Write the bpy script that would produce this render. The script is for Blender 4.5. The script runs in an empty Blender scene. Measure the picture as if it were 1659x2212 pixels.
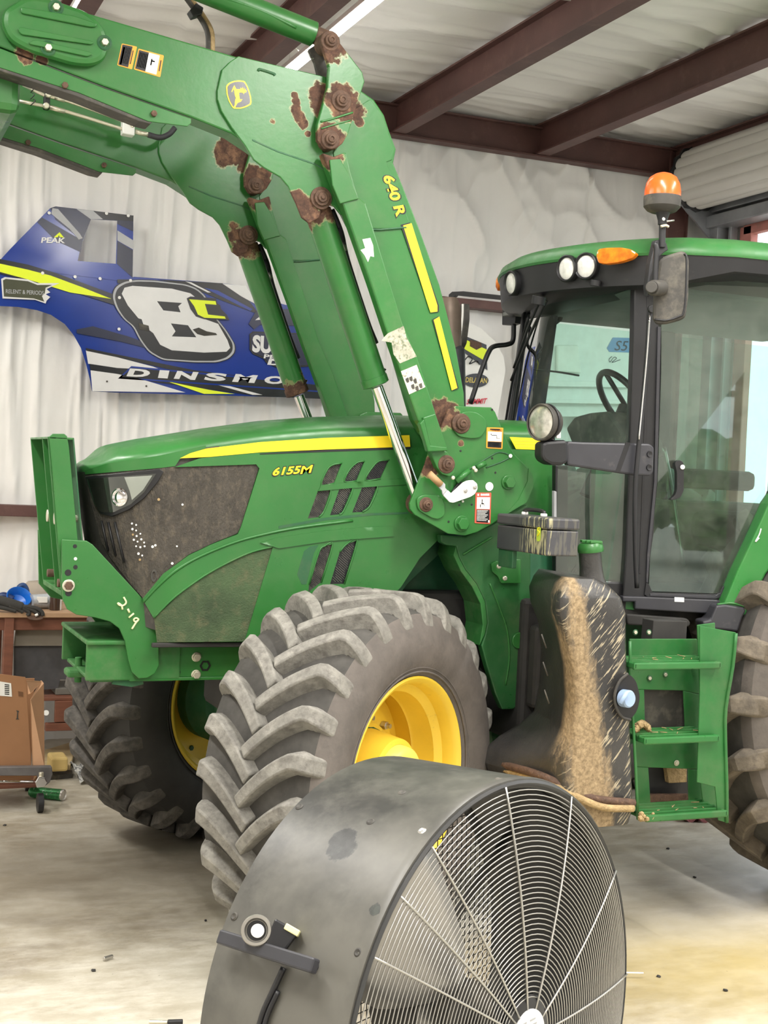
import bpy, bmesh, math, random
import numpy as np
from mathutils import Vector, Matrix
from mathutils.geometry import delaunay_2d_cdt

random.seed(7)
rng = np.random.default_rng(7)
S = bpy.context.scene
COL = S.collection

# ------------------------------------------------------------------ camera
IW, IH, FPX = 1659.0, 2212.0, 2890.0
YAW, PIT, ROL = (math.radians(a) for a in (22.52, -1.667, 2.65))
CAM = np.array([-1.79, -5.30, 1.787])
FW = np.array([math.sin(YAW) * math.cos(PIT), math.cos(YAW) * math.cos(PIT), math.sin(PIT)])
_r = np.array([math.cos(YAW), -math.sin(YAW), 0.0])
_u = np.cross(_r, FW)
RT = _r * math.cos(ROL) + _u * math.sin(ROL)
UP = -_r * math.sin(ROL) + _u * math.cos(ROL)
cd = bpy.data.cameras.new('camera')
cam = bpy.data.objects.new('camera', cd)
COL.objects.link(cam)
cd.sensor_fit = 'VERTICAL'
cd.sensor_height = 24.0
cd.lens = FPX / IH * 24.0
cd.clip_start = 0.05
cd.clip_end = 500
mw = Matrix.Identity(4)
for i in range(3):
    mw[i][0], mw[i][1], mw[i][2], mw[i][3] = RT[i], UP[i], -FW[i], CAM[i]
cam.matrix_world = mw
S.camera = cam

# ------------------------------------------------------------------ world / view
S.view_settings.view_transform = 'Standard'
S.view_settings.look = 'None'
S.view_settings.gamma = 1.0
S.view_settings.use_curve_mapping = False
S.view_settings.exposure = -0.05
wd = bpy.data.worlds.new('overcast_sky')
S.world = wd
wd.use_nodes = True
wn, wl = wd.node_tree.nodes, wd.node_tree.links
bgn = wn['Background']
bgn.inputs['Color'].default_value = (0.93, 0.965, 1.0, 1)
bgn.inputs['Strength'].default_value = 3.0


def area(name, loc, rot, sx, sy, power, col):
    l = bpy.data.lights.new(name, 'AREA')
    l.shape = 'RECTANGLE'
    l.size, l.size_y, l.energy, l.color = sx, sy, power, col
    o = bpy.data.objects.new(name, l)
    COL.objects.link(o)
    o.location, o.rotation_euler = loc, rot
    return o


# unseen LED lamps, added as bare lights behind and above the photographer
for i, (lx, ly, p) in enumerate([(-2.2, -3.0, 150), (0.4, -2.6, 135), (2.6, -2.6, 120), (-2.6, 0.6, 135), (-0.9, -6.6, 110), (2.2, -6.6, 90)]):
    area('unseen_led_light', (lx, ly, 4.0), (0, 0, 0), 0.12, 2.2, p, (1.0, 0.975, 0.93))
    # upward lights added to brighten the ceiling
    area('ceiling_fill_light', (lx, ly, 3.98), (math.pi, 0, 0), 0.12, 2.2, p * 0.07, (1.0, 0.975, 0.93))

# ------------------------------------------------------------------ helpers
WLOC = {}


def V(a):
    return Vector((float(a[0]), float(a[1]), float(a[2])))


def ray(x, y):
    return FW + RT * (x - IW / 2) / FPX - UP * (y - IH / 2) / FPX


def P(x, y, Y):
    d = ray(x, y)
    return V(CAM + d * (Y - CAM[1]) / d[1])


def PX(x, y, X):
    d = ray(x, y)
    return V(CAM + d * (X - CAM[0]) / d[0])


def PZ(x, y, Z):
    d = ray(x, y)
    return V(CAM + d * (Z - CAM[2]) / d[2])


def PP(x, y, p0, n):
    d = ray(x, y)
    n = np.array(n, float)
    return V(CAM + d * ((np.array(p0, float) - CAM) @ n) / (d @ n))


def project(p):
    d = np.array(p, float) - CAM
    z = d @ FW
    return IW / 2 + FPX * (d @ RT) / z, IH / 2 - FPX * (d @ UP) / z


def root(name, loc, label, cat, group=None):
    o = bpy.data.objects.new(name, None)
    o.empty_display_size = 0.1
    COL.objects.link(o)
    o.location = loc
    WLOC[o] = Vector(loc)
    o['label'] = label
    o['category'] = cat
    if group:
        o['group'] = group
    return o


def finish(name, me, mat, parent, smooth=False, bevel=0.0, label=None, recentre=True, angle=35):
    if recentre and len(me.vertices):
        n = len(me.vertices)
        co = np.empty(n * 3)
        me.vertices.foreach_get('co', co)
        co = co.reshape(-1, 3)
        c = (co.min(0) + co.max(0)) / 2
        me.vertices.foreach_set('co', (co - c).ravel())
        c = Vector(c)
    else:
        c = Vector((0, 0, 0))
    o = bpy.data.objects.new(name, me)
    COL.objects.link(o)
    WLOC[o] = c
    if parent is not None:
        o.parent = parent
        o.location = c - WLOC[parent]
    else:
        o.location = c
    if mat is not None:
        if isinstance(mat, (list, tuple)):
            for m in mat:
                me.materials.append(m)
        else:
            me.materials.append(mat)
    if smooth:
        me.polygons.foreach_set('use_smooth', [True] * len(me.polygons))
        if smooth != 'all':
            try:
                me.set_sharp_from_angle(angle=math.radians(angle))
            except Exception:
                pass
    if bevel:
        b = o.modifiers.new('bevel', 'BEVEL')
        b.width = bevel
        b.segments = 2
        b.limit_method = 'ANGLE'
        b.angle_limit = math.radians(40)
        b.harden_normals = False
    if label:
        o['label'] = label
    return o


def mk(name, verts, faces, mat, parent=None, **k):
    me = bpy.data.meshes.new(name)
    me.from_pydata([tuple(v) for v in verts], [], faces)
    me.update()
    return finish(name, me, mat, parent, **k)


def top(o, label, cat, group=None, kind=None):
    if label:
        o['label'] = label
    if cat:
        o['category'] = cat
    if group:
        o['group'] = group
    if kind:
        o['kind'] = kind
    return o


def struct(o):
    o['kind'] = 'structure'
    return o


def prism(pts, off, bm=None):
    """extrude world polygon pts by vector off"""
    own = bm is None
    if own:
        bm = bmesh.new()
    a = [bm.verts.new(p) for p in pts]
    b = [bm.verts.new(Vector(p) + Vector(off)) for p in pts]
    n = len(pts)
    bm.faces.new(a)
    bm.faces.new(list(reversed(b)))
    for i in range(n):
        j = (i + 1) % n
        bm.faces.new((a[j], a[i], b[i], b[j]))
    return bm


def fin_bm(name, bm, mat, parent=None, **k):
    bmesh.ops.recalc_face_normals(bm, faces=bm.faces[:])
    me = bpy.data.meshes.new(name)
    bm.to_mesh(me)
    bm.free()
    return finish(name, me, mat, parent, **k)


def rnd_poly(pts, r, n=4):
    """round the corners of a 3d polygon"""
    out = []
    m = len(pts)
    for i in range(m):
        p, a, b = Vector(pts[i]), Vector(pts[i - 1]), Vector(pts[(i + 1) % m])
        da, db = a - p, b - p
        rr = min(r, da.length * 0.45, db.length * 0.45)
        if da.length < 1e-6 or db.length < 1e-6:
            out.append(p)
            continue
        s, e = p + da.normalized() * rr, p + db.normalized() * rr
        for k in range(n + 1):
            t = k / n
            out.append(s * (1 - t) ** 2 + p * 2 * t * (1 - t) + e * t * t)
    return out


def plate(name, px, Y, th, mat, parent=None, r=0.0, bevel=0.003, mirror=False, **k):
    pts = [P(x, y, Y) for x, y in px]
    if r:
        pts = rnd_poly(pts, r)
    off = Vector((0, th, 0))
    if mirror == 'shift':
        pts = [p + Vector((0, 0.94, 0)) for p in pts]
    elif mirror:
        pts = [Vector((p.x, -p.y, p.z)) for p in pts]
        off = -off
    return fin_bm(name, prism(pts, off), mat, parent, bevel=bevel, **k)


def plateN(name, px, p0, n, th, mat, parent=None, r=0.0, bevel=0.002, **k):
    """plate on plane through p0 with outward normal n, thickness goes inward"""
    n = Vector(n).normalized()
    pts = [PP(x, y, p0, n) for x, y in px]
    if r:
        pts = rnd_poly(pts, r)
    return fin_bm(name, prism(pts, -n * th), mat, parent, bevel=bevel, **k)


def box(name, x0, x1, y0, y1, z0, z1, mat, parent=None, bevel=0.004, **k):
    pts = [Vector((x0, y0, z0)), Vector((x1, y0, z0)), Vector((x1, y1, z0)), Vector((x0, y1, z0))]
    return fin_bm(name, prism(pts, (0, 0, z1 - z0)), mat, parent, bevel=bevel, **k)


def frame_of(d):
    d = Vector(d).normalized()
    a = Vector((0, 0, 1)) if abs(d.z) < 0.9 else Vector((1, 0, 0))
    u = d.cross(a).normalized()
    return u, d.cross(u).normalized(), d


def cyl_bm(a, b, r0, r1=None, n=24, bm=None):
    if r1 is None:
        r1 = r0
    if bm is None:
        bm = bmesh.new()
    a, b = Vector(a), Vector(b)
    u, v, d = frame_of(b - a)
    A = [bm.verts.new(a + (u * math.cos(t) + v * math.sin(t)) * r0) for t in [2 * math.pi * i / n for i in range(n)]]
    B = [bm.verts.new(b + (u * math.cos(t) + v * math.sin(t)) * r1) for t in [2 * math.pi * i / n for i in range(n)]]
    for i in range(n):
        j = (i + 1) % n
        bm.faces.new((A[i], A[j], B[j], B[i]))
    bm.faces.new(list(reversed(A)))
    bm.faces.new(B)
    return bm


def cyl(name, a, b, r, mat, parent=None, r1=None, n=24, bevel=0.002, **k):
    return fin_bm(name, cyl_bm(a, b, r, r1, n), mat, parent, smooth=True, bevel=bevel, **k)


def lathe(name, c, axis, prof, mat, parent=None, n=48, **k):
    """prof: list of (offset along axis, radius)"""
    c = Vector(c)
    u, v, d = frame_of(axis)
    vs, fs = [], []
    for (o, r) in prof:
        for i in range(n):
            t = 2 * math.pi * i / n
            vs.append(c + d * o + (u * math.cos(t) + v * math.sin(t)) * r)
    for j in range(len(prof) - 1):
        for i in range(n):
            i2 = (i + 1) % n
            fs.append((j * n + i, j * n + i2, (j + 1) * n + i2, (j + 1) * n + i))
    k.setdefault('smooth', True)
    me = bpy.data.meshes.new(name)
    me.from_pydata([tuple(q) for q in vs], [], fs)
    bm = bmesh.new()
    bm.from_mesh(me)
    bmesh.ops.remove_doubles(bm, verts=bm.verts[:], dist=1e-6)
    bpy.data.meshes.remove(me)
    return fin_bm(name, bm, mat, parent, **k)


def smooth_path(pts, sub=6):
    pts = [Vector(p) for p in pts]
    if len(pts) < 3:
        return pts
    q = [pts[0] * 2 - pts[1]] + pts + [pts[-1] * 2 - pts[-2]]
    out = []
    for i in range(1, len(q) - 2):
        p0, p1, p2, p3 = q[i - 1], q[i], q[i + 1], q[i + 2]
        for k in range(sub):
            t = k / sub
            out.append(0.5 * ((2 * p1) + (-p0 + p2) * t + (2 * p0 - 5 * p1 + 4 * p2 - p3) * t * t + (-p0 + 3 * p1 - 3 * p2 + p3) * t ** 3))
    out.append(pts[-1])
    return out


def tube_bm(pts, r, n=10, bm=None, closed=False):
    if bm is None:
        bm = bmesh.new()
    m = len(pts)
    rings = []
    uprev = None
    for i in range(m):
        a = pts[(i - 1) % m] if (i > 0 or closed) else pts[0]
        b = pts[(i + 1) % m] if (i < m - 1 or closed) else pts[-1]
        d = (Vector(b) - Vector(a)).normalized()
        if uprev is None:
            u, v, _ = frame_of(d)
        else:
            u = (uprev - d * uprev.dot(d)).normalized()
            v = d.cross(u)
        uprev = u
        rr = r[i] if isinstance(r, (list, tuple)) else r
        rings.append([bm.verts.new(Vector(pts[i]) + (u * math.cos(2 * math.pi * k / n) + v * math.sin(2 * math.pi * k / n)) * rr) for k in range(n)])
    for i in range(m if closed else m - 1):
        A, B = rings[i], rings[(i + 1) % m]
        for k in range(n):
            k2 = (k + 1) % n
            bm.faces.new((A[k], A[k2], B[k2], B[k]))
    if not closed:
        bm.faces.new(list(reversed(rings[0])))
        bm.faces.new(rings[-1])
    return bm


def tube(name, pts, r, mat, parent=None, n=10, sub=6, **k):
    p = smooth_path(pts, sub) if sub else [Vector(q) for q in pts]
    return fin_bm(name, tube_bm(p, r, n), mat, parent, smooth='all', **k)


def dup(o, parent, world=None, label=None):
    """copy object o (with its children) under parent; world = pure translation delta or matrix"""
    c = o.copy()
    COL.objects.link(c)
    c.parent = parent
    return c


# ------------------------------------------------------------------ materials
def nodes(name):
    m = bpy.data.materials.new(name)
    m.use_nodes = True
    nt = m.node_tree
    return m, nt, nt.nodes['Principled BSDF']


def noise(nt, scale, detail=4, rough=0.55, vec=None, stretch=None, seed=0):
    tc = nt.nodes.new('ShaderNodeNewGeometry')
    src = tc.outputs['Position'] if vec is None else vec
    if stretch or seed:
        mp = nt.nodes.new('ShaderNodeMapping')
        mp.inputs['Scale'].default_value = stretch or (1, 1, 1)
        mp.inputs['Location'].default_value = (seed * 3.1, seed * 1.7, seed)
        nt.links.new(src, mp.inputs['Vector'])
        src = mp.outputs['Vector']
    n = nt.nodes.new('ShaderNodeTexNoise')
    n.inputs['Scale'].default_value = scale
    n.inputs['Detail'].default_value = detail
    n.inputs['Roughness'].default_value = rough
    nt.links.new(src, n.inputs['Vector'])
    return n.outputs['Fac']


def ramp(nt, fac, lo, hi, a=0.0, b=1.0):
    m = nt.nodes.new('ShaderNodeMapRange')
    m.inputs['From Min'].default_value = lo
    m.inputs['From Max'].default_value = hi
    m.inputs['To Min'].default_value = a
    m.inputs['To Max'].default_value = b
    m.clamp = True
    nt.links.new(fac, m.inputs['Value'])
    return m.outputs['Result']


def mixc(nt, fac, a, b):
    m = nt.nodes.new('ShaderNodeMix')
    m.data_type = 'RGBA'
    for s, v in ((m.inputs['Factor'], fac), (m.inputs['A'], a), (m.inputs['B'], b)):
        if isinstance(v, (tuple, list)):
            s.default_value = (*v[:3], 1)
        elif isinstance(v, (int, float)):
            s.default_value = v
        else:
            nt.links.new(v, s)
    # colour sockets share names: use the typed ones
    return m


def mix(nt, fac, a, b):
    m = nt.nodes.new('ShaderNodeMix')
    m.data_type = 'RGBA'
    ins = [i for i in m.inputs if i.type == 'RGBA']
    f = [i for i in m.inputs if i.type == 'VALUE'][0]
    for s, v in ((f, fac), (ins[0], a), (ins[1], b)):
        if isinstance(v, (tuple, list)):
            s.default_value = (*v[:3], 1)
        elif isinstance(v, (int, float)):
            s.default_value = v
        else:
            nt.links.new(v, s)
    return [o for o in m.outputs if o.type == 'RGBA'][0]


def bump(nt, bs, fac, strength=0.2, dist=0.01):
    b = nt.nodes.new('ShaderNodeBump')
    b.inputs['Strength'].default_value = strength
    b.inputs['Distance'].default_value = dist
    nt.links.new(fac, b.inputs['Height'])
    nt.links.new(b.outputs['Normal'], bs.inputs['Normal'])


def simple(name, col, rough=0.5, metal=0.0, var=0.12, scale=6.0, dirt=None, dirt_lo=0.55, dirt_hi=0.75, bmp=0.0, bscale=60, coat=0.0, stretch=None, spec=0.5, seed=0):
    m, nt, bs = nodes(name)
    f = noise(nt, scale, 5, 0.6, stretch=stretch, seed=seed)
    d = [max(0, c * (1 - var)) for c in col]
    h = [min(1, c * (1 + var)) for c in col]
    c = mix(nt, ramp(nt, f, 0.3, 0.7), d, h)
    if dirt is not None:
        f2 = noise(nt, scale * 2.3, 6, 0.7, stretch=stretch, seed=seed + 3)
        c = mix(nt, ramp(nt, f2, dirt_lo, dirt_hi, 0, 0.85), c, dirt)
    nt.links.new(c, bs.inputs['Base Color'])
    bs.inputs['Roughness'].default_value = rough
    bs.inputs['Metallic'].default_value = metal
    bs.inputs['Specular IOR Level'].default_value = spec
    if coat:
        bs.inputs['Coat Weight'].default_value = coat
        bs.inputs['Coat Roughness'].default_value = 0.15
    if bmp:
        bump(nt, bs, noise(nt, bscale, 4, 0.6, stretch=stretch), bmp, 0.01)
    return m


def spots(nt, c, lst, col, seed=0, wob=0.045, scale=22, edgec=(0.22, 0.24, 0.10)):
    """worn patches fixed on the thing: (x,y,z,radius[,sx,sz]) in its own place"""
    g = nt.nodes.new('ShaderNodeNewGeometry')
    nz = nt.nodes.new('ShaderNodeTexNoise')
    nz.inputs['Scale'].default_value = scale
    nz.inputs['Detail'].default_value = 5
    nz.inputs['Roughness'].default_value = 0.7
    nt.links.new(g.outputs['Position'], nz.inputs['Vector'])
    acc = None
    for (p, r) in lst:
        dd = nt.nodes.new('ShaderNodeVectorMath')
        dd.operation = 'DISTANCE'
        nt.links.new(g.outputs['Position'], dd.inputs[0])
        dd.inputs[1].default_value = p
        a = nt.nodes.new('ShaderNodeMath')
        a.operation = 'DIVIDE'
        nt.links.new(dd.outputs['Value'], a.inputs[0])
        a.inputs[1].default_value = r
        if acc is None:
            acc = a.outputs[0]
        else:
            mn = nt.nodes.new('ShaderNodeMath')
            mn.operation = 'MINIMUM'
            nt.links.new(acc, mn.inputs[0])
            nt.links.new(a.outputs[0], mn.inputs[1])
            acc = mn.outputs[0]
    ad = nt.nodes.new('ShaderNodeMath')
    ad.operation = 'MULTIPLY_ADD'
    nt.links.new(nz.outputs['Fac'], ad.inputs[0])
    ad.inputs[1].default_value = 1.5
    nt.links.new(acc, ad.inputs[2])
    f = ramp(nt, ad.outputs[0], 1.70, 1.80, 1, 0)
    rc = mix(nt, ramp(nt, noise(nt, 45, 5, 0.7), 0.35, 0.65), [x * 0.5 for x in col], [min(1, x * 1.3) for x in col])
    rc = mix(nt, ramp(nt, noise(nt, 19, 5, 0.7, seed=4), 0.50, 0.64), rc, (col[0] * 2.3, col[1] * 2.6, col[2] * 2.4))
    edge = ramp(nt, ad.outputs[0], 1.80, 1.92, 1, 0)
    c = mix(nt, edge, c, edgec)
    return mix(nt, f, c, rc), f


GREEN = (0.026, 0.150, 0.030)


def green(name, lst=(), dusty=0.0, col=GREEN, rough=0.33, var=0.10):
    m, nt, bs = nodes(name)
    c = mix(nt, ramp(nt, noise(nt, 3.0, 5), 0.3, 0.7), [x * (1 - var) for x in col], [x * (1 + var) for x in col])
    sp = ramp(nt, noise(nt, 70, 4, 0.7), 0.66, 0.72)
    c = mix(nt, ramp(nt, noise(nt, 9, 6, 0.7, seed=2), 0.45, 0.8, 0, 0.10 + dusty), c, (0.20, 0.20, 0.12))
    rg = noise(nt, 14, 4)
    if lst:
        c, f = spots(nt, c, lst, (0.085, 0.040, 0.024))
        r = nt.nodes.new('ShaderNodeMath')
        r.operation = 'MULTIPLY_ADD'
        nt.links.new(f, r.inputs[0])
        r.inputs[1].default_value = 0.5
        r.inputs[2].default_value = rough
        nt.links.new(r.outputs[0], bs.inputs['Roughness'])
    else:
        nt.links.new(ramp(nt, rg, 0.3, 0.7, rough - 0.06, rough + 0.12 + dusty), bs.inputs['Roughness'])
    nt.links.new(c, bs.inputs['Base Color'])
    bump(nt, bs, noise(nt, 35, 3), 0.04, 0.01)
    return m


def glass_mat(name, tint=(0.74, 0.93, 0.86), haze=0.06, hazecol=(0.5, 0.52, 0.45), ior=1.5):
    m = bpy.data.materials.new(name)
    m.use_nodes = True
    nt = m.node_tree
    for n in list(nt.nodes):
        nt.nodes.remove(n)
    out = nt.nodes.new('ShaderNodeOutputMaterial')
    tr = nt.nodes.new('ShaderNodeBsdfTransparent')
    tr.inputs['Color'].default_value = (*tint, 1)
    gl = nt.nodes.new('ShaderNodeBsdfGlossy')
    gl.inputs['Roughness'].default_value = 0.015
    df = nt.nodes.new('ShaderNodeBsdfDiffuse')
    df.inputs['Color'].default_value = (*hazecol, 1)
    fr = nt.nodes.new('ShaderNodeFresnel')
    fr.inputs['IOR'].default_value = ior
    m1 = nt.nodes.new('ShaderNodeMixShader')
    m2 = nt.nodes.new('ShaderNodeMixShader')
    f = ramp(nt, noise(nt, 7, 6, 0.7), 0.35, 0.75, haze * 0.4, haze * 2.0)
    nt.links.new(f, m1.inputs[0])
    nt.links.new(tr.outputs[0], m1.inputs[1])
    nt.links.new(df.outputs[0], m1.inputs[2])
    nt.links.new(fr.outputs[0], m2.inputs[0])
    nt.links.new(m1.outputs[0], m2.inputs[1])
    nt.links.new(gl.outputs[0], m2.inputs[2])
    nt.links.new(m2.outputs[0], out.inputs['Surface'])
    return m


def emit(name, col, strength):
    m, nt, bs = nodes(name)
    bs.inputs['Base Color'].default_value = (*col, 1)
    bs.inputs['Emission Color'].default_value = (*col, 1)
    bs.inputs['Emission Strength'].default_value = strength
    return m


M = {}
M['green'] = green('green_paint')
M['green_dusty'] = green('dusty_green_paint', dusty=0.25, rough=0.45)
M['green_dark'] = green('dark_green_casting', col=(0.018, 0.10, 0.038), dusty=0.12, rough=0.5)
M['yellow'] = simple('yellow_paint', (0.86, 0.60, 0.055), 0.35, var=0.06, dirt=(0.35, 0.24, 0.06), dirt_lo=0.62, dirt_hi=0.85)
M['hub_yellow'] = simple('pale_yellow_paint', (0.88, 0.68, 0.13), 0.4, var=0.05)
M['stripe'] = simple('yellow_vinyl_stripe', (0.95, 0.72, 0.02), 0.4, var=0.04)
M['black_vinyl'] = simple('black_vinyl', (0.012, 0.012, 0.014), 0.4)
M['black'] = simple('black_plastic', (0.013, 0.013, 0.015), 0.45, var=0.25, dirt=(0.07, 0.065, 0.055), dirt_lo=0.62, dirt_hi=0.95)
M['charcoal'] = simple('charcoal_plastic', (0.036, 0.036, 0.043), 0.45, var=0.15, dirt=(0.14, 0.13, 0.12), dirt_lo=0.6, dirt_hi=0.95)
M['dusty_black'] = simple('dusty_black_plastic', (0.05, 0.046, 0.040), 0.65, var=0.25, dirt=(0.19, 0.17, 0.13), dirt_lo=0.5, dirt_hi=0.85)
M['rust'] = simple('rusty_steel', (0.10, 0.055, 0.035), 0.75, var=0.4, scale=30, dirt=(0.22, 0.13, 0.07), bmp=0.5)
M['steel'] = simple('bare_steel', (0.55, 0.53, 0.50), 0.35, 0.9, var=0.1)
M['zinc'] = simple('zinc_plated_steel', (0.72, 0.68, 0.55), 0.35, 0.7, var=0.1)
M['chrome'] = simple('chrome_rod', (0.85, 0.85, 0.88), 0.08, 1.0, var=0.02)
M['white'] = simple('white_paint', (0.82, 0.82, 0.80), 0.4, var=0.05)
M['label_white'] = simple('white_label', (0.85, 0.84, 0.80), 0.5, var=0.04)
M['orange'] = simple('orange_label', (0.90, 0.33, 0.03), 0.5, var=0.05)
M['red_label'] = simple('red_label', (0.62, 0.10, 0.06), 0.5, var=0.05)
M['brownsteel'] = simple('red_oxide_primed_steel', (0.105, 0.048, 0.042), 0.55, var=0.2, scale=3, dirt=(0.16, 0.085, 0.07), bmp=0.1)
M['vinyl'] = simple('white_vinyl_insulation', (0.85, 0.84, 0.82), 0.55, var=0.035, scale=1.2, bmp=0.25, bscale=9)
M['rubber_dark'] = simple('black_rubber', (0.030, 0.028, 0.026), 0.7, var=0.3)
M['tread'] = simple('dusty_tyre_tread', (0.225, 0.215, 0.19), 0.85, var=0.3, scale=14, dirt=(0.11, 0.10, 0.09), dirt_lo=0.45, dirt_hi=0.7, bmp=0.35, bscale=45)
M['groove'] = simple('shaded_tyre_groove', (0.062, 0.058, 0.052), 0.85, var=0.35, scale=12, dirt=(0.13, 0.12, 0.10), dirt_lo=0.62, dirt_hi=0.8)  # darkened rubber stands in for the shade between the lugs
M['sidewall'] = simple('dusty_tyre_sidewall', (0.125, 0.108, 0.096), 0.8, var=0.22, scale=9, dirt=(0.085, 0.078, 0.07), dirt_lo=0.5, dirt_hi=0.8, bmp=0.15, bscale=70)
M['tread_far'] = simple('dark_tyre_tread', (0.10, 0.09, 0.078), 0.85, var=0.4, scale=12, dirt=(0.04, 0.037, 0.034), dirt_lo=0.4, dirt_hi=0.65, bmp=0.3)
M['tread_rear'] = simple('mud_brown_tyre_tread', (0.150, 0.125, 0.095), 0.9, var=0.35, scale=12, dirt=(0.08, 0.068, 0.055), dirt_lo=0.45, dirt_hi=0.7, bmp=0.3)
M['glass'] = glass_mat('tinted_cab_glass', ior=1.06)
M['door_glass'] = glass_mat('dusty_door_glass', (0.66, 0.84, 0.76), 0.07, ior=1.75)
M['lens'] = simple('lamp_lens', (0.75, 0.74, 0.70), 0.12, 0.0, var=0.15, scale=40)
M['amber'] = simple('amber_plastic', (0.88, 0.19, 0.006), 0.15, var=0.45, scale=30)
M['beacon'] = simple('orange_beacon_plastic', (0.90, 0.135, 0.02), 0.25, var=0.05)
M['liner'] = simple('grey_headliner', (0.20, 0.21, 0.20), 0.8)
M['seat'] = simple('dark_seat_fabric', (0.035, 0.038, 0.036), 0.85)
M['cardboard'] = simple('cardboard', (0.33, 0.165, 0.078), 0.8, var=0.08, scale=4)
M['wood'] = simple('brown_stained_wood', (0.17, 0.062, 0.035), 0.6, var=0.25, scale=5, stretch=(1, 1, 6))
M['benchtop'] = simple('tan_worktop', (0.42, 0.26, 0.15), 0.6, var=0.15, scale=5)
M['race_blue'] = simple('blue_vinyl_wrap', (0.006, 0.034, 0.27), 0.18, var=0.12, scale=2.5)
M['race_dark'] = simple('dark_blue_vinyl', (0.010, 0.014, 0.045), 0.25, var=0.3, scale=4)
M['race_black'] = simple('black_vinyl_wrap', (0.008, 0.009, 0.012), 0.25)
M['race_white'] = simple('white_vinyl_wrap', (0.72, 0.72, 0.72), 0.35, var=0.05)
M['race_grey'] = simple('grey_vinyl_wrap', (0.42, 0.43, 0.45), 0.35, var=0.08)
M['neon'] = simple('fluorescent_yellow_vinyl', (0.78, 0.92, 0.02), 0.4, var=0.04)
M['olive'] = simple('olive_vinyl', (0.06, 0.065, 0.035), 0.5)
M['concrete_ext'] = simple('outdoor_gravel', (0.45, 0.43, 0.38), 0.9)
M['straw'] = simple('packed_straw_dust', (0.42, 0.30, 0.15), 0.95, var=0.3, scale=40, bmp=0.8, bscale=90)


def text_mesh(s, bold=0.0, spacing=1.0):
    cu = bpy.data.curves.new('lettering', 'FONT')
    cu.body = s
    cu.offset = bold
    cu.space_character = spacing
    cu.resolution_u = 3
    o = bpy.data.objects.new('lettering', cu)
    COL.objects.link(o)
    dg = bpy.context.evaluated_depsgraph_get()
    me = bpy.data.meshes.new_from_object(o.evaluated_get(dg))
    bpy.data.objects.remove(o)
    bpy.data.curves.remove(cu)
    return me


def lettering(name, s, A, B, T, mat, parent, lift=0.001, bold=0.02, spacing=1.0, nrm=(0, -1, 0), label=None):
    """text with its lower-left at A, lower-right at B, upper-left at T (world points)"""
    me = text_mesh(s, bold, spacing)
    n = len(me.vertices)
    co = np.empty(n * 3)
    me.vertices.foreach_get('co', co)
    co = co.reshape(-1, 3)
    lo, hi = co.min(0), co.max(0)
    u = (co[:, 0] - lo[0]) / (hi[0] - lo[0])
    v = (co[:, 1] - lo[1]) / (hi[1] - lo[1])
    A, B, T = (np.array(q, float) for q in (A, B, T))
    w = A + u[:, None] * (B - A) + v[:, None] * (T - A) + np.array(nrm, float) * lift
    me.vertices.foreach_set('co', w.ravel())
    return finish(name, me, mat, parent, label=label)


def hexbolt(name, c, d, r, h, mat, parent, **k):
    c, d = Vector(c), Vector(d).normalized()
    return fin_bm(name, cyl_bm(c, c + d * h, r, r * 0.95, 6), mat, parent, bevel=0.0015, **k)


def disc(name, c, d, r, h, mat, parent, n=28, **k):
    c, d = Vector(c), Vector(d).normalized()
    return fin_bm(name, cyl_bm(c, c + d * h, r, r, n), mat, parent, smooth=True, bevel=min(0.003, h * 0.4), **k)


# ================================================================== ROOM
def lattice(w, h, seed):
    return np.random.default_rng(seed).random((h + 2, w + 2))


def vnoise(x, y, seed):
    L = lattice(512, 512, seed)
    xi, yi = np.floor(x).astype(int), np.floor(y).astype(int)
    fx, fy = x - xi, y - yi
    fx, fy = fx * fx * (3 - 2 * fx), fy * fy * (3 - 2 * fy)
    xi, yi = xi % 512, yi % 512
    a, b, c, d = L[yi, xi], L[yi, xi + 1], L[yi + 1, xi], L[yi + 1, xi + 1]
    return (a * (1 - fx) + b * fx) * (1 - fy) + (c * (1 - fx) + d * fx) * fy


def ridge(n):
    return 1 - np.abs(2 * n - 1)


def sheet(name, x0, x1, y0, y1, nx, ny, fn, mp, mat):
    xs, ys = np.meshgrid(np.linspace(x0, x1, nx), np.linspace(y0, y1, ny))
    h = fn(xs, ys)
    co = mp(xs.ravel(), ys.ravel(), h.ravel())
    idx = np.arange(nx * ny).reshape(ny, nx)
    f = np.stack([idx[:-1, :-1], idx[:-1, 1:], idx[1:, 1:], idx[1:, :-1]], -1).reshape(-1, 4)
    me = bpy.data.meshes.new(name)
    me.from_pydata(co.tolist(), [], f.tolist())
    return finish(name, me, mat, None, smooth='all')


WY = 3.30


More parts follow.
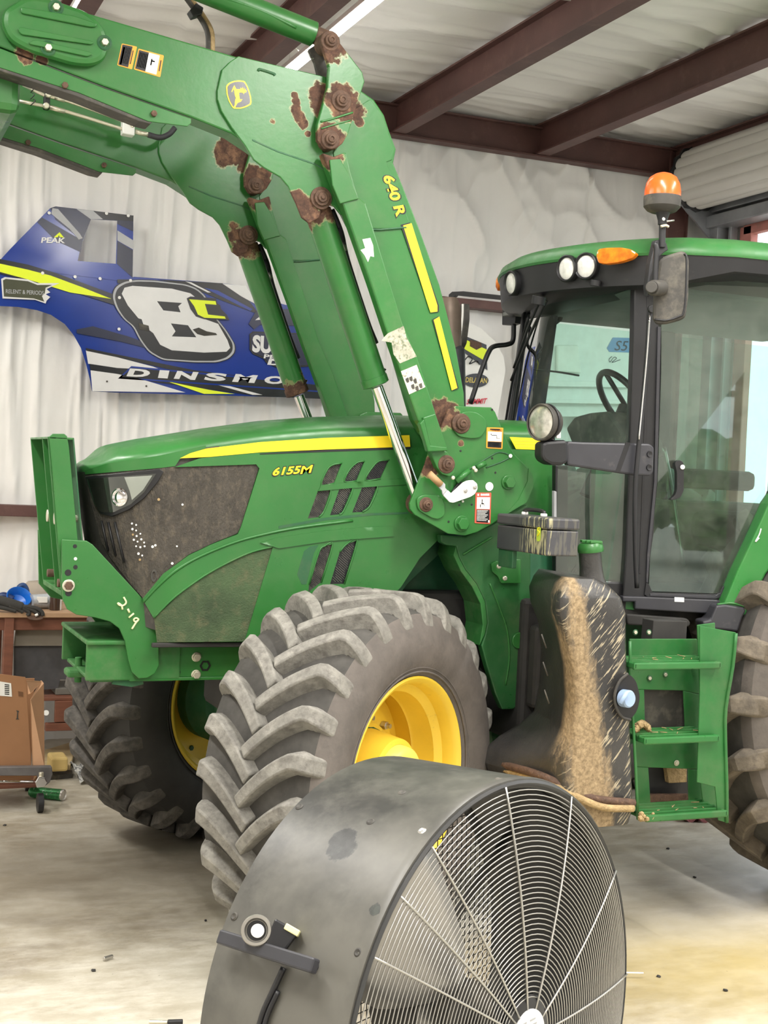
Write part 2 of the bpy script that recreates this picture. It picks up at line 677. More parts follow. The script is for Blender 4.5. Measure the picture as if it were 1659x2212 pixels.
def wall_h(x, z):
    warp = 0.05 * vnoise(x * 1.5 + 9, z * 1.7, 3)
    pleat = ridge(vnoise((x + warp) * 7.5 + 50, z * 0.35 + 5, 11)) ** 5 * 0.036
    crease = ridge(vnoise((x + warp) * 17 + 50, z * 1.1 + 5, 14)) ** 6 * 0.016 + (vnoise(x * 60 + 7, z * 22 + 3, 15) - 0.5) * 0.004
    # loose diagonal folds in the upper right part of the sheet
    w = np.clip((x - 1.2) / 0.6, 0, 1) * np.clip((z - 2.7) / 0.5, 0, 1)
    dg = ridge(vnoise((x + 0.6 * z) * 3.4 + 80, (z - 0.5 * x) * 1.7 + 20, 17)) ** 4 * 0.06
    dg2 = ridge(vnoise((x - 0.5 * z) * 6.5 + 80, (z + 0.5 * x) * 3.4 + 20, 18)) ** 4 * 0.02
    seam = np.zeros_like(x)
    for s in (-0.19, 1.75, 3.25):
        seam -= 0.02 * np.exp(-((x - s - 0.01 * np.sin(z * 2)) / 0.012) ** 2)
    # the sheet is pulled in at the girts
    g = np.exp(-((z - 1.45) / 0.10) ** 2) + np.exp(-((z - 3.01) / 0.10) ** 2) * (x > 1.7)
    return (pleat + crease) * (1 - 0.75 * w) + w * (dg + dg2) + seam - 0.02 * g


w = sheet('wall_back', -5.0, 4.42, 0.0, 4.42, 700, 160, wall_h, lambda a, b, h: np.stack([a, WY - h, b], 1), M['vinyl'])
struct(w)


def ceil_h(x, y):
    p = ridge(vnoise(x * 0.55 + 30, (y + 0.03 * np.sin(x * 3)) * 5.5 + 60, 21)) ** 4 * 0.045
    q = ridge(vnoise(x * 1.3 + 30, y * 13 + 60, 22)) ** 5 * 0.018
    r = vnoise(x * 1.2, y * 1.2, 23) * 0.05
    return p + q + r


w = sheet('ceiling', -5.0, 4.42, -9.0, 3.32, 260, 620, ceil_h, lambda a, b, h: np.stack([a, b, 4.37 - h], 1), simple('white_vinyl_ceiling_insulation', (0.86, 0.84, 0.81), 0.55, var=0.03, scale=1.2, bmp=0.2, bscale=9))
struct(w)

# floor slab with oil stains, dust, pale worn areas and one painted patch of daylight
m, nt, bs = nodes('stained_concrete')
g = nt.nodes.new('ShaderNodeNewGeometry')
base = mix(nt, ramp(nt, noise(nt, 1.1, 7, 0.62), 0.35, 0.66), (0.31, 0.27, 0.195), (0.62, 0.585, 0.49))
fine = noise(nt, 5.0, 8, 0.72, stretch=(1.0, 2.2, 1))
base = mix(nt, ramp(nt, fine, 0.42, 0.72, 0, 0.6), base, (0.74, 0.71, 0.63))
drk = noise(nt, 1.7, 6, 0.65, seed=5, stretch=(0.8, 1.6, 1))
base = mix(nt, ramp(nt, drk, 0.53, 0.70, 0, 0.62), base, (0.15, 0.125, 0.095))


def stain(c, p, sx, sy, col, amt, soft=0.6):
    mp = nt.nodes.new('ShaderNodeMapping')
    mp.vector_type = 'POINT'
    mp.inputs['Scale'].default_value = (1 / sx, 1 / sy, 0)
    mp.inputs['Location'].default_value = (-p[0] / sx, -p[1] / sy, 0)
    nt.links.new(g.outputs['Position'], mp.inputs['Vector'])
    ln = nt.nodes.new('ShaderNodeVectorMath')
    ln.operation = 'LENGTH'
    nt.links.new(mp.outputs['Vector'], ln.inputs[0])
    ad = nt.nodes.new('ShaderNodeMath')
    ad.operation = 'MULTIPLY_ADD'
    nt.links.new(noise(nt, 3.0, 6, 0.7, seed=p[0]), ad.inputs[0])
    ad.inputs[1].default_value = 1.2
    nt.links.new(ln.outputs['Value'], ad.inputs[2])
    return mix(nt, ramp(nt, ad.outputs[0], 0.6 + 0.0, 0.6 + 1.0 + soft, amt, 0), c, col)


base = stain(base, (0.55, -1.1), 0.9, 0.5, (0.15, 0.12, 0.08), 0.75)
base = stain(base, (-0.9, 0.4), 1.2, 0.75, (0.15, 0.12, 0.075), 0.75)
base = stain(base, (1.5, -1.2), 0.8, 0.55, (0.52, 0.40, 0.14), 0.7)
base = stain(base, (-0.1, 0.5), 1.3, 0.7, (0.09, 0.075, 0.055), 0.8)
base = stain(base, (2.6, -0.4), 1.5, 0.5, (0.74, 0.72, 0.70), 0.6)  # whitens the floor colour to imitate daylight from the right door
sp = noise(nt, 60, 3, 0.6)
base = mix(nt, ramp(nt, sp, 0.70, 0.76, 0, 0.6), base, (0.10, 0.09, 0.07))
nt.links.new(base, bs.inputs['Base Color'])
nt.links.new(ramp(nt, fine, 0.3, 0.7, 0.38, 0.62), bs.inputs['Roughness'])
bump(nt, bs, noise(nt, 12, 6, 0.6), 0.08, 0.02)
fl = box('floor', -5.0, 4.42, -9.0, 3.34, -0.12, 0.0, m, bevel=0)
struct(fl)
og = box('ground_outside', -60, 70, -60, 60, -0.3, -0.14, M['concrete_ext'], bevel=0)
struct(og)
top(og, 'pale gravel yard outside the open door', None)


def ibeam(name, a, b, w, h, mat, parent=None, up=(0, 0, 1), lip=0.006):
    """I section from a to b (top-centre line)"""
    a, b, up = Vector(a), Vector(b), Vector(up)
    s = (b - a).cross(up).normalized()
    q = []
    tf, tw = 0.012, 0.010
    for (i, j) in ((-w / 2, 0), (w / 2, 0), (w / 2, -tf), (tw / 2, -tf), (tw / 2, -h + tf), (w / 2, -h + tf), (w / 2, -h), (-w / 2, -h), (-w / 2, -h + tf), (-tw / 2, -h + tf), (-tw / 2, -tf), (-w / 2, -tf)):
        q.append(a + s * i + up * j)
    return fin_bm(name, prism(q, b - a), mat, parent)


BS = M['brownsteel']
n = 1
for X in (-3.95, -2.85, -1.75, -0.65, 0.44, 1.69, 2.80, 3.95):
    o = ibeam('trim_%d' % n, (X, -9, 4.30), (X, 3.22, 4.30), 0.10, 0.21, BS)
    struct(o)
    n += 1
# eave strut along the back wall, girts and corner column
o = ibeam('trim_%d' % n, (-5, 3.19, 4.285), (4.05, 3.19, 4.285), 0.10, 0.21, BS)
struct(o)
n += 1
for z0, z1 in ((1.415, 1.485), (2.97, 3.03)):
    o = box('trim_%d' % n, -5 if z0 < 2 else 1.72, 4.0, 3.17, 3.30, z0, z1, BS)
    struct(o)
    n += 1
o = ibeam('trim_%d' % n, (4.07, 3.2, 0.0), (4.07, 3.2, 4.3), 0.07, 0.18, BS, up=(1, 0, 0))
struct(o)
n += 1

# right wall with the big door opening
DY0, DY1, DZ = -2.6, 2.74, 3.66


def rw_part(y0, y1, z0, z1, nm):
    h = lambda a, b: ridge(vnoise(a * 9 + 70, b * 0.7, 31)) ** 5 * 0.012
    o = sheet(nm, y0, y1, z0, z1, max(8, int((y1 - y0) * 40)), max(8, int((z1 - z0) * 20)), h, lambda a, b, hh: np.stack([4.40 - hh, a, b], 1), M['vinyl'])
    return struct(o)


rw_part(2.76, 3.32, 0, 4.4, 'wall_right')
rw_part(-9, DY0, 0, 4.4, 'wall_right')
rw_part(DY0, 2.80, DZ + 0.05, 4.4, 'wall_right')
o = box('wall_left', -5.06, -5.0, -9, 3.32, 0, 4.4, M['vinyl'], bevel=0)
struct(o)

o = box('wall_front', -5.0, 0.2, -9.06, -9.0, 0, 4.4, M['vinyl'], bevel=0)
struct(o)
o = box('wall_front', 2.64, 4.4, -9.06, -9.0, 0.0, 4.4, M['vinyl'], bevel=0)
struct(o)
o = fin_bm('wall_front', prism([Vector((0.2, -9.0, 4.4)), Vector((0.2, -9.0, 1.2)), Vector((1.6, -9.0, 1.55)), Vector((1.95, -9.0, 1.98)), Vector((2.64, -9.0, 3.0)), Vector((2.64, -9.0, 4.4))], (0, -0.06, 0)), M['vinyl'])  # unseen slanted panel, shaped for the sky triangle mirrored in the door glass
struct(o)
DM = simple('daylit_red_steel', (0.50, 0.20, 0.17), 0.6, var=0.25, scale=6, dirt=(0.35, 0.22, 0.18))  # reddish steel coloured pink as if daylight fell on it
ST = simple('galvanised_steel', (0.30, 0.31, 0.33), 0.45, 0.6, var=0.15)
dr = root('door_1', (4.2, 0, 0), None, None)
dr['kind'] = 'structure'
box('jamb', 4.30, 4.36, 2.71, 2.84, 0, 3.70, DM, dr)
box('lintel', 4.30, 4.36, DY0, 2.80, 3.64, 3.74, DM, dr)
box('jamb', 4.28, 4.46, DY0 - 0.12, DY0, 0, 3.70, DM, dr)
box('guide_track', 4.16, 4.28, 2.92, 3.03, 0, 3.80, ST, dr)
box('guide_track', 4.22, 4.28, 2.84, 2.87, 0, 3.78, ST, dr)
box('header_rail', 4.12, 4.28, DY0, 3.02, 3.70, 3.79, ST, dr, bevel=0.008)
box('header_rail', 4.16, 4.28, DY0, 3.02, 3.82, 3.90, ST, dr, bevel=0.008)
# the rolled up slatted curtain
cx, cz, R0 = 4.02, 4.05, 0.215
prof, vs = [], []
NS = 15
CURT = simple('cream_curtain_steel', (0.66, 0.64, 0.60), 0.42, 0.0, var=0.08, scale=3, stretch=(1, 0.2, 1))
slats = []
for k in range(NS):
    bm = bmesh.new()
    pts = []
    nn = 7
    for i in range(nn + 1):
        t = 2 * math.pi * (k + i / nn) / NS
        rr = R0 + 0.010 * math.sin(math.pi * i / nn) ** 0.7 - (0.006 if i in (0, nn) else 0)
        pts.append(Vector((cx + rr * math.cos(t), DY0, cz + rr * math.sin(t))))
    for i in range(nn, -1, -1):
        t = 2 * math.pi * (k + i / nn) / NS
        pts.append(Vector((cx + (R0 - 0.02) * math.cos(t), DY0, cz + (R0 - 0.02) * math.sin(t))))
    fin_bm('slat', prism(pts, (0, 2.98 - DY0, 0)), CURT, dr, smooth=True)
pts = []
for i in range(60):
    t = 2 * math.pi * i / 60
    rr = R0 + 0.022 + 0.008 * math.sin(t * 15)
    pts.append(Vector((cx + rr * math.cos(t), 2.98, cz + rr * math.sin(t))))
fin_bm('drum_plate', prism(pts, (0, 0.03, 0)), M['black'], dr, bevel=0.004)
fin_bm('end_bracket', prism([Vector((4.28, 3.01, 3.55)), Vector((4.28, 3.01, 4.1)), Vector((4.02, 3.01, 4.05)), Vector((3.9, 3.01, 3.85)), Vector((4.1, 3.01, 3.68))], (0, 0.02, 0)), ST, dr)

# ================================================================== TRACTOR
T = root('tractor', (0.8, 0, 0), 'large green farm tractor with raised front loader, yellow wheel rims and a glazed cab', 'tractor')
G = M['green']


# ---------------- wheels
def wheel_pt(c, a, e1, s, th, r):
    return c + a * s + (e1 * math.cos(th) + Vector((0, 0, 1)) * math.sin(th)) * r


def wheel(kind, c, ang, R, W2, rimR, nl, tmat, smat, lug_h=0.056, lug_w=0.062, sweep=0.25, half=0.20):
    """c: centre of the flange plane that faces the photographer; W2: width between flanges"""
    c = Vector(c)
    a = Vector((math.sin(ang), -math.cos(ang), 0))
    e1 = Vector((math.cos(ang), math.sin(ang), 0))
    Rc = R - lug_h
    hw = W2 / 2
    H = Rc - rimR
    side = [(-0.03, rimR - 0.02), (0.002, rimR + 0.004), (0.016, rimR + 0.08 * H), (0.037, rimR + 0.25 * H), (0.046, rimR + 0.5 * H), (0.034, rimR + 0.75 * H), (0.006, rimR + 0.93 * H), (-0.035, Rc - 0.004), (-0.10, Rc), (-hw, Rc + 0.006)]
    pr = side + [(-W2 - o, r) for (o, r) in reversed(side[:-1])]
    ty = lathe(kind + '_tire', c, a, pr, smat, T, n=72)
    if smat is M['sidewall']:
        ty.data.materials.append(M['groove'])
        o_ = WLOC[ty] - c
        for pf_ in ty.data.polygons:
            s_ = (Vector(pf_.center) + o_).dot(a)
            rr_ = ((Vector(pf_.center) + o_) - a * s_).length
            if rr_ > Rc - 0.012:
                pf_.material_index = 1
    # moulded rings on the sidewall
    for rr, tt in ((rimR + 0.10 * H, 0.0022), (rimR + 0.16 * H, 0.0018)):
        ring = [c + a * (0.018 + 0.16 * (rr - rimR)) + (e1 * math.cos(t) + Vector((0, 0, 1)) * math.sin(t)) * rr for t in [2 * math.pi * i / 64 for i in range(64)]]
        fin_bm('sidewall_ring', tube_bm(ring, tt + 0.002, 5, closed=True), smat, ty, smooth='all')
    # lugs
    protos = []
    for sgn in (1, -1):
        bm = bmesh.new()
        N = 13
        prev = None
        for i in range(N + 1):
            t = i / N
            if t <= 0.65:
                q = t / 0.65
                s = -hw + sgn * (-0.018 + q * (half + 0.002))
                th = -sweep * (1.45 * q - 0.45 * q * q)
                rt, rb = R, Rc - 0.02
                w = lug_w * (0.8 + 0.35 * q)
            else:
                q = (t - 0.65) / 0.35
                s = -hw + sgn * (half - 0.016 + 0.068 * q * (1.5 - 0.5 * q))
                th = -sweep * (1 - 0.06 * q)
                rt = R - 0.012 * q - (R - rimR) * (0.13 * q + 0.20 * q * q)
                rb = rt - 0.06
                w = lug_w * (1.15 + 0.25 * q)
            dth = w / R / 2
            # skew the cross-section so that it stays square to the path near the middle
            sk = sgn * 0.6 * w / 2 * (1 - t)
            ln = 0.010
            ring = [bm.verts.new(wheel_pt(c, a, e1, s + sk, th + dth + ln / R, rb)),
                    bm.verts.new(wheel_pt(c, a, e1, s + sk * 0.7, th + dth * 0.72, rt)),
                    bm.verts.new(wheel_pt(c, a, e1, s - sk * 0.7, th - dth * 0.72, rt)),
                    bm.verts.new(wheel_pt(c, a, e1, s - sk, th - dth - ln / R, rb))]
            if prev:
                for k in range(4):
                    bm.faces.new((prev[k], prev[(k + 1) % 4], ring[(k + 1) % 4], ring[k]))
            else:
                bm.faces.new(ring)
            prev = ring
        bm.faces.new(list(reversed(prev)))
        protos.append(bm)
    k0 = 0
    for si, bm in enumerate(protos):
        p = fin_bm('tread_lug', bm, tmat, ty, smooth=True, bevel=0.006, angle=30)
        base = Matrix.Translation(WLOC[p])
        for k in range(nl):
            phi = 2 * math.pi * (k + 0.5 * si) / nl
            # rotation about a: increase th
            Rm = Matrix.Rotation(-phi, 4, a)
            Mx = Matrix.Translation(-WLOC[ty]) @ Matrix.Translation(c) @ Rm @ Matrix.Translation(-c) @ base
            if k == 0 and si == 0 or k == 0:
                o = p
            else:
                o = p.copy()
                COL.objects.link(o)
                o.parent = ty
            o.matrix_basis = Mx
    return ty, c, a, e1


def rim(kind, c, a, W2, rimR, mat, disc_off, disc_r=None, deep=0.05):
    r = rimR
    pr = [(-0.004, r - 0.014), (0.004, r + 0.004), (0.010, r + 0.008), (0.014, r), (0.008, r - 0.012), (-0.012, r - 0.022), (-0.055, r - 0.028), (-0.062, r - 0.04), (-0.075, r - 0.058), (-0.16, r - 0.062), (-0.17, r - 0.070), (-0.18, r - 0.062), (-W2 + 0.09, r - 0.060), (-W2 + 0.06, r - 0.03), (-W2 + 0.01, r - 0.02), (-W2 - 0.012, r), (-W2 - 0.008, r + 0.008), (-W2 + 0.004, r - 0.012), (-W2 + 0.07, r - 0.02), (-W2 + 0.1, r - 0.05), (-0.09, r - 0.05), (-0.06, r - 0.02), (-0.004, r - 0.014)]
    return lathe(kind + '_rim', c, a, pr, mat, T, n=72, angle=50)


NW = (0.186, -0.863, 0.67)
ty, c, a, e1 = wheel('front', NW, 0.596, 0.685, 0.44, 0.375, 26, M['tread'], M['sidewall'])
front_ty = ty
rm = rim('front', c, a, 0.44, 0.375, M['yellow'], -0.2)
lathe('wheel_disc', c, a, [(-0.215, 0.05), (-0.20, 0.21), (-0.205, 0.235), (-0.235, 0.27), (-0.245, 0.317), (-0.255, 0.317), (-0.25, 0.26), (-0.225, 0.22), (-0.23, 0.05)], M['yellow'], rm, n=48, angle=50)
lathe('hub', c, a, [(-0.20, 0.0), (-0.20, 0.185), (-0.185, 0.185), (-0.18, 0.165), (-0.05, 0.145), (-0.045, 0.125)], M['yellow'], rm, n=40)
lathe('hub_cap', c, a, [(-0.05, 0.125), (-0.012, 0.118), (0.0, 0.106), (0.004, 0.09), (0.004, 0.001)], M['hub_yellow'], rm, n=40)
for t in (0.15, 1.9, 3.4, 5.1):
    p = wheel_pt(c, a, e1, 0.004, t, 0.088)
    hexbolt('cap_bolt', p, a, 0.011, 0.006, M['hub_yellow'], rm)
for i in range(10):
    p = wheel_pt(c, a, e1, -0.20, 0.25 + 2 * math.pi * i / 10, 0.205)
    o = hexbolt('wheel_nut', p, a, 0.017, 0.022, M['steel'], rm)
    cyl('stud', p + a * 0.022, p + a * 0.038, 0.009, M['steel'], rm, n=10, bevel=0)

FWC = (0.03, 0.854, 0.67)
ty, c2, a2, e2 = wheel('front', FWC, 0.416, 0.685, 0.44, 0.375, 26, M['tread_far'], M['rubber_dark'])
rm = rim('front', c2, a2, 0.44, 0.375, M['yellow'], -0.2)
lathe('wheel_disc', c2, a2, [(-0.18, 0.10), (-0.19, 0.22), (-0.17, 0.26), (-0.155, 0.317), (-0.165, 0.317), (-0.18, 0.265), (-0.205, 0.22), (-0.19, 0.10)], M['yellow'], rm, n=48, angle=50)
for i in range(8):
    p = wheel_pt(c2, a2, e2, -0.172, 0.35 + 2 * math.pi * i / 8, 0.275)
    hexbolt('rim_bolt', p, a2, 0.014, 0.012, M['green_dark'], rm)
lathe('hub', c2, a2, [(-0.17, 0.0), (-0.17, 0.21), (-0.10, 0.215), (-0.08, 0.20), (0.02, 0.19), (0.06, 0.13), (0.06, 0.0)], M['green_dark'], rm, n=40)

# rear wheels (only the near one shows, the far one peeps out below)
RC = (2.58, -0.86, 0.95)
ty, c3, a3, e3 = wheel('rear', RC, 0.0, 0.965, 0.50, 0.52, 24, M['tread_rear'], M['sidewall'], lug_h=0.065, lug_w=0.075, sweep=0.22, half=0.235)
rm = rim('rear', c3, a3, 0.50, 0.52, M['yellow'], -0.2)
lathe('wheel_disc', c3, a3, [(-0.2, 0.03), (-0.2, 0.3), (-0.24, 0.462), (-0.25, 0.462), (-0.21, 0.3), (-0.21, 0.03)], M['yellow'], rm)
ty, c4, a4, e4 = wheel('rear', (2.58, 1.30, 0.95), 0.0, 0.965, 0.50, 0.52, 20, M['tread'], M['sidewall'], lug_h=0.065, lug_w=0.075, sweep=0.22, half=0.235)
rm = rim('rear', c4, a4, 0.50, 0.52, M['yellow'], -0.2)
lathe('wheel_disc', c4, a4, [(-0.3, 0.03), (-0.3, 0.3), (-0.34, 0.462), (-0.35, 0.462), (-0.31, 0.3), (-0.31, 0.03)], M['yellow'], rm)

# ---------------- chassis
GD = M['green_dark']
ax = box('front_axle', -0.10, 0.14, -0.50, 0.55, 0.60, 0.76, GD, T, bevel=0.02)
cyl('axle_pivot', (-0.22, 0, 0.72), (0.26, 0, 0.72), 0.13, GD, ax)
na, fa = Vector(NW) - a * 0.28, Vector(FWC) + a2 * 0.02
cyl('steering_knuckle', na + Vector((0, 0, -0.17)), na + Vector((0, 0, 0.20)), 0.07, GD, ax)
cyl('steering_knuckle', Vector((0.01, 0.66, 0.50)), Vector((0.01, 0.66, 0.87)), 0.07, GD, ax)
cyl('hub_housing', na, na + a * 0.10, 0.19, GD, ax, r1=0.17)
cyl('hub_housing', (0.0, 0.55, 0.67), c2 + a2 * 0.05, 0.13, GD, ax, r1=0.14)
tube('steering_rod', [(0.24, -0.52, 0.66), (0.27, 0.0, 0.66), (0.20, 0.56, 0.66)], 0.018, GD, ax)
tube('steering_hose', [(-0.05, 0.2, 0.93), (-0.02, 0.42, 0.86), (0.0, 0.6, 0.88)], 0.012, M['black'], ax)
cyl('drive_housing', (0.14, 0.0, 0.66), (1.0, 0.0, 0.70), 0.10, GD, T, r1=0.16)
box('engine_block', -0.30, 0.95, -0.22, 0.22, 0.78, 1.30, M['rubber_dark'], T, bevel=0.03)
box('transmission', 0.9, 2.9, -0.26, 0.26, 0.62, 1.24, GD, T, bevel=0.05)
cyl('rear_axle', (2.58, -0.9, 0.95), (2.58, 0.9, 0.95), 0.15, GD, T)
for sy in (-1, 1):
    b = box('side_rail', -0.72, 0.66, sy * 0.262 - 0.016, sy * 0.262 + 0.016, 0.965, 1.085, G, T, bevel=0.004)
    box('rail_flange', -0.72, 0.66, min(sy * 0.262, sy * 0.285), max(sy * 0.262, sy * 0.285), 0.955, 0.967, G, b, bevel=0.002)
    if sy < 0:
        for (x, y) in ((424, 1419), (423, 1457)):
            p = P(x, y, -0.278)
            disc('washer', p, (0, -1, 0), 0.019, 0.005, M['zinc'], b)
            hexbolt('rail_bolt', p + Vector((0, -0.005, 0)), (0, -1, 0), 0.016, 0.014, M['zinc'], b)
        for (x, y) in ((386, 1414), (385, 1452)):
            disc('bolt_hole', P(x, y, -0.279), (0, -1, 0), 0.009, 0.0012, M['black_vinyl'], b)
        p = P(443, 1438, -0.278)
        lathe('hex_socket', p, (0, -1, 0), [(0, 0.022), (0.004, 0.022), (0.004, 0.015), (0, 0.015)], M['black_vinyl'], b, n=6)
rub = box('hood_seal', -0.66, 0.45, -0.375, -0.355, 1.095, 1.112, M['rubber_dark'], T)
# front weight bracket: open box
bp = P(188, 1389, -0.285)
bx0 = bp.x
fb = box('front_bracket', bx0, bx0 + 0.36, -0.285, -0.265, 0.958, 1.098, M['green_dusty'], T, bevel=0.006)
box('bracket_side', bx0, bx0 + 0.36, 0.265, 0.285, 0.958, 1.098, M['green_dusty'], fb)
box('bracket_top', bx0 - 0.004, bx0 + 0.40, -0.30, 0.30, 1.094, 1.112, M['green_dusty'], fb, bevel=0.006)
box('bracket_bottom', bx0 + 0.02, bx0 + 0.34, -0.265, 0.265, 0.95, 0.965, M['green_dusty'], fb)
box('bracket_back', bx0 + 0.20, bx0 + 0.22, -0.265, 0.265, 0.965, 1.094, GD, fb)
fin_bm('bracket_gusset', prism([P(x, y, -0.27) for x, y in ((242, 1478), (275, 1395), (300, 1395), (310, 1478), (285, 1484))], (0, 0.02, 0)), GD, fb)
box('tow_hook', bx0 - 0.02, bx0 + 0.10, 0.0, 0.10, 0.925, 0.955, M['green_dusty'], fb, bevel=0.01)
cyl('tow_pin', (bx0 + 0.03, 0.05, 0.90), (bx0 + 0.03, 0.05, 1.0), 0.014, M['green_dusty'], fb)

# ---------------- grille guard
gp = plate('guard_plate', [(134, 1165), (187, 1168), (200, 1176), (310, 1295), (328, 1316), (336, 1345), (343, 1400), (344, 1437), (335, 1455), (318, 1465), (300, 1466), (285, 1452), (277, 1425), (270, 1385), (258, 1358), (238, 1343), (205, 1334), (165, 1328), (145, 1316), (136, 1295), (134, 1250)], -0.318, 0.014, green('guard_green', var=0.05), T, bevel=0.003)
for (x, y, r) in ((162, 1180, .0075), (163, 1225, .008), (147, 1237, .012), (148, 1281, .012)):
    disc('hole', P(x, y, -0.3185), (0, -1, 0), r, 0.001, M['black_vinyl'], gp, n=20)
disc('hole', P(163, 1207, -0.3185), (0, -1, 0), 0.006, 0.001, M['label_white'], gp, n=20)
p = P(148, 1265, -0.320)
disc('washer', p, (0, -1, 0), 0.023, 0.005, M['zinc'], gp)
hexbolt('guard_bolt', p + Vector((0, -0.005, 0)), (0, -1, 0), 0.017, 0.012, M['rust'], gp)
plate('guard_plate', [(134, 1165), (187, 1168), (310, 1295), (343, 1400), (343, 1437), (318, 1465), (285, 1452), (270, 1385), (238, 1343), (165, 1328), (136, 1295)], -0.318, 0.014, G, T, mirror=True)
# chalk writing on the plate
CH = simple('yellow_paint_pen', (0.80, 0.86, 0.45), 0.6)
w = tube('handwriting', [P(x, y, -0.321) for x, y in ((267, 1290), (270, 1294.7), (272.5, 1300.6), (270, 1305.7), (264.3, 1308.3), (257.6, 1307), (254.5, 1303), (258, 1304), (262.8, 1308.7), (264.6, 1316.8))], 0.0036, CH, gp, n=6, sub=3)
w['label'] = 'pale yellow handwritten 2-19'
tube('handwriting', [P(x, y, -0.321) for x, y in ((276, 1315.3), (279.7, 1323.4))], 0.0042, CH, gp, n=6)
tube('handwriting', [P(x, y, -0.321) for x, y in ((289.3, 1324.9), (278.2, 1334.4))], 0.0036, CH, gp, n=6)
tube('handwriting', [P(x, y, -0.321) for x, y in ((300, 1338), (294.4, 1335), (289, 1338), (290.7, 1342.5), (295.9, 1341.5), (300, 1338))], 0.0034, CH, gp, n=6, sub=3)
tube('handwriting', [P(x, y, -0.321) for x, y in ((298, 1340), (293, 1346), (285, 1358.7))], 0.0038, CH, gp, n=6)
# upright frame
gq = [P(x, y, -0.285) for x, y in ((106, 943), (113, 937), (139, 937), (145, 942), (149, 965), (168, 1168), (178, 1300), (136, 1300), (128, 1200), (112, 1000))]
gu = fin_bm('guard_upright', prism(gq, (0, 0.008, 0)), G, T, bevel=0.002)
xf0 = gq[0].x
xf1 = P(136, 1300, -0.285).x
zt, zb = gq[0].z, P(136, 1290, -0.285).z


def gface(y0, y1, z0, z1, dx=0.0, th=0.008, nm='guard_rib', mat=G):
    """piece in the sloping front face of the guard"""
    def X(z):
        return xf0 + (xf1 - xf0) * (zt - z) / (zt - zb) + dx
    q = [Vector((X(z0), y0, z0)), Vector((X(z1), y0, z1)), Vector((X(z1), y1, z1)), Vector((X(z0), y1, z0))]
    return fin_bm(nm, prism(q, (th, 0, 0)), mat, gu, bevel=0.002)


YF = 0.22
gface(YF - 0.008, YF, zb, zt, 0, 0.09)
gface(-0.11, -0.102, zb, zt, 0.0, 0.08)
gface(-0.275, -0.267, zb, zt, -0.004, 0.05)
gface(-0.285, YF, zb - 0.03, zt, 0.085, 0.006, 'guard_back', GD)
gface(-0.285, YF, zt - 0.008, zt + 0.0, 0, 0.09, 'guard_cap')
gface(-0.285, YF, zb, zb + 0.02, 0.0, 0.09, 'guard_shelf', M['green_dusty'])
zz = P(112, 1120, -0.285).z
for yy in (-0.235, -0.05):
    cyl('spacer_stud', Vector((xf0 + (xf1 - xf0) * (zt - zz) / (zt - zb) + 0.0, yy, zz)), Vector((xf0 + (xf1 - xf0) * (zt - zz) / (zt - zb) + 0.09, yy, zz)), 0.024, M['zinc'], gu, r1=0.012)
for dz, yy in ((0.06, 0.06), (0.045, -0.2)):
    cyl('guard_bolt', Vector((xf1 - 0.01, yy, zb + dz)), Vector((xf1 + 0.03, yy, zb + dz)), 0.016, M['rust'], gu)

# ---------------- hood
HW = 0.385
XT = -0.46


def plan(s, z):
    """point of the side of the bodywork; s 0 nose .. 1 end of the corner .. then metres"""
    s = np.asarray(s, float)
    z = np.asarray(z, float)
    xn = -0.915 + 0.20 * np.clip(1.77 - z, 0, 1)
    ph = np.clip(s, 0, 1) * np.pi / 2
    ex = 0.80
    x = XT - (XT - xn) * np.cos(ph).clip(1e-9) ** ex
    y = -HW * np.sin(ph) ** 0.86
    over = np.clip(s - 1, 0, None)
    return x + over, y - 0.02 * np.clip((x + over) / 0.9, 0, 1)


_sg = np.concatenate([np.linspace(0, 1, 500), np.linspace(1, 2.6, 1200)[1:]])


def on_side(px, py):
    z = 1.6
    for _ in range(7):
        xs, ys = plan(_sg, np.full_like(_sg, z))
        d = np.stack([xs, ys, np.full_like(xs, z)], 1) - CAM
        zz_ = d @ FW
        u = IW / 2 + FPX * (d @ RT) / zz_
        i = int(np.argmin(np.abs(u - px) + (np.arange(len(u)) < 60) * 0.0))
        s = _sg[i]
        if 0 < i < len(u) - 1 and u[i + 1] != u[i]:
            s = s + (px - u[i]) / (u[i + 1] - u[i]) * (_sg[i + 1] - _sg[i])
        x, y = plan(s, z)
        # solve z from image height
        a0 = np.array([x, y, z]) - CAM
        den = a0 @ FW
        v = IH / 2 - FPX * (a0 @ UP) / den
        z = z + (v - py) * den / FPX
    return float(s), float(z)


def side_xyz(s, z, off=0.0):
    x, y = plan(s, z)
    x2, y2 = plan(s + 0.01, z)
    x1, y1 = plan(max(s - 0.01, 0), z)
    t = Vector((float(x2 - x1), float(y2 - y1), 0)).normalized()
    n = Vector((t.y, -t.x, 0))
    if n.y > 0 or (abs(n.y) < 1e-3 and n.x > 0):
        n = -n
    return Vector((float(x), float(y), z)) + n * off


def inpoly(x, y, poly):
    r = False
    j = len(poly) - 1
    for i in range(len(poly)):
        if (poly[i][1] > y) != (poly[j][1] > y) and x < (poly[j][0] - poly[i][0]) * (y - poly[i][1]) / (poly[j][1] - poly[i][1]) + poly[i][0]:
            r = not r
        j = i
    return r


def dens(poly, st=12.0):
    out = []
    for i in range(len(poly)):
        a_, b_ = poly[i], poly[(i + 1) % len(poly)]
        n_ = max(1, int(math.hypot(b_[0] - a_[0], b_[1] - a_[1]) / st))
        for k in range(n_):
            out.append((a_[0] + (b_[0] - a_[0]) * k / n_, a_[1] + (b_[1] - a_[1]) * k / n_))
    return out


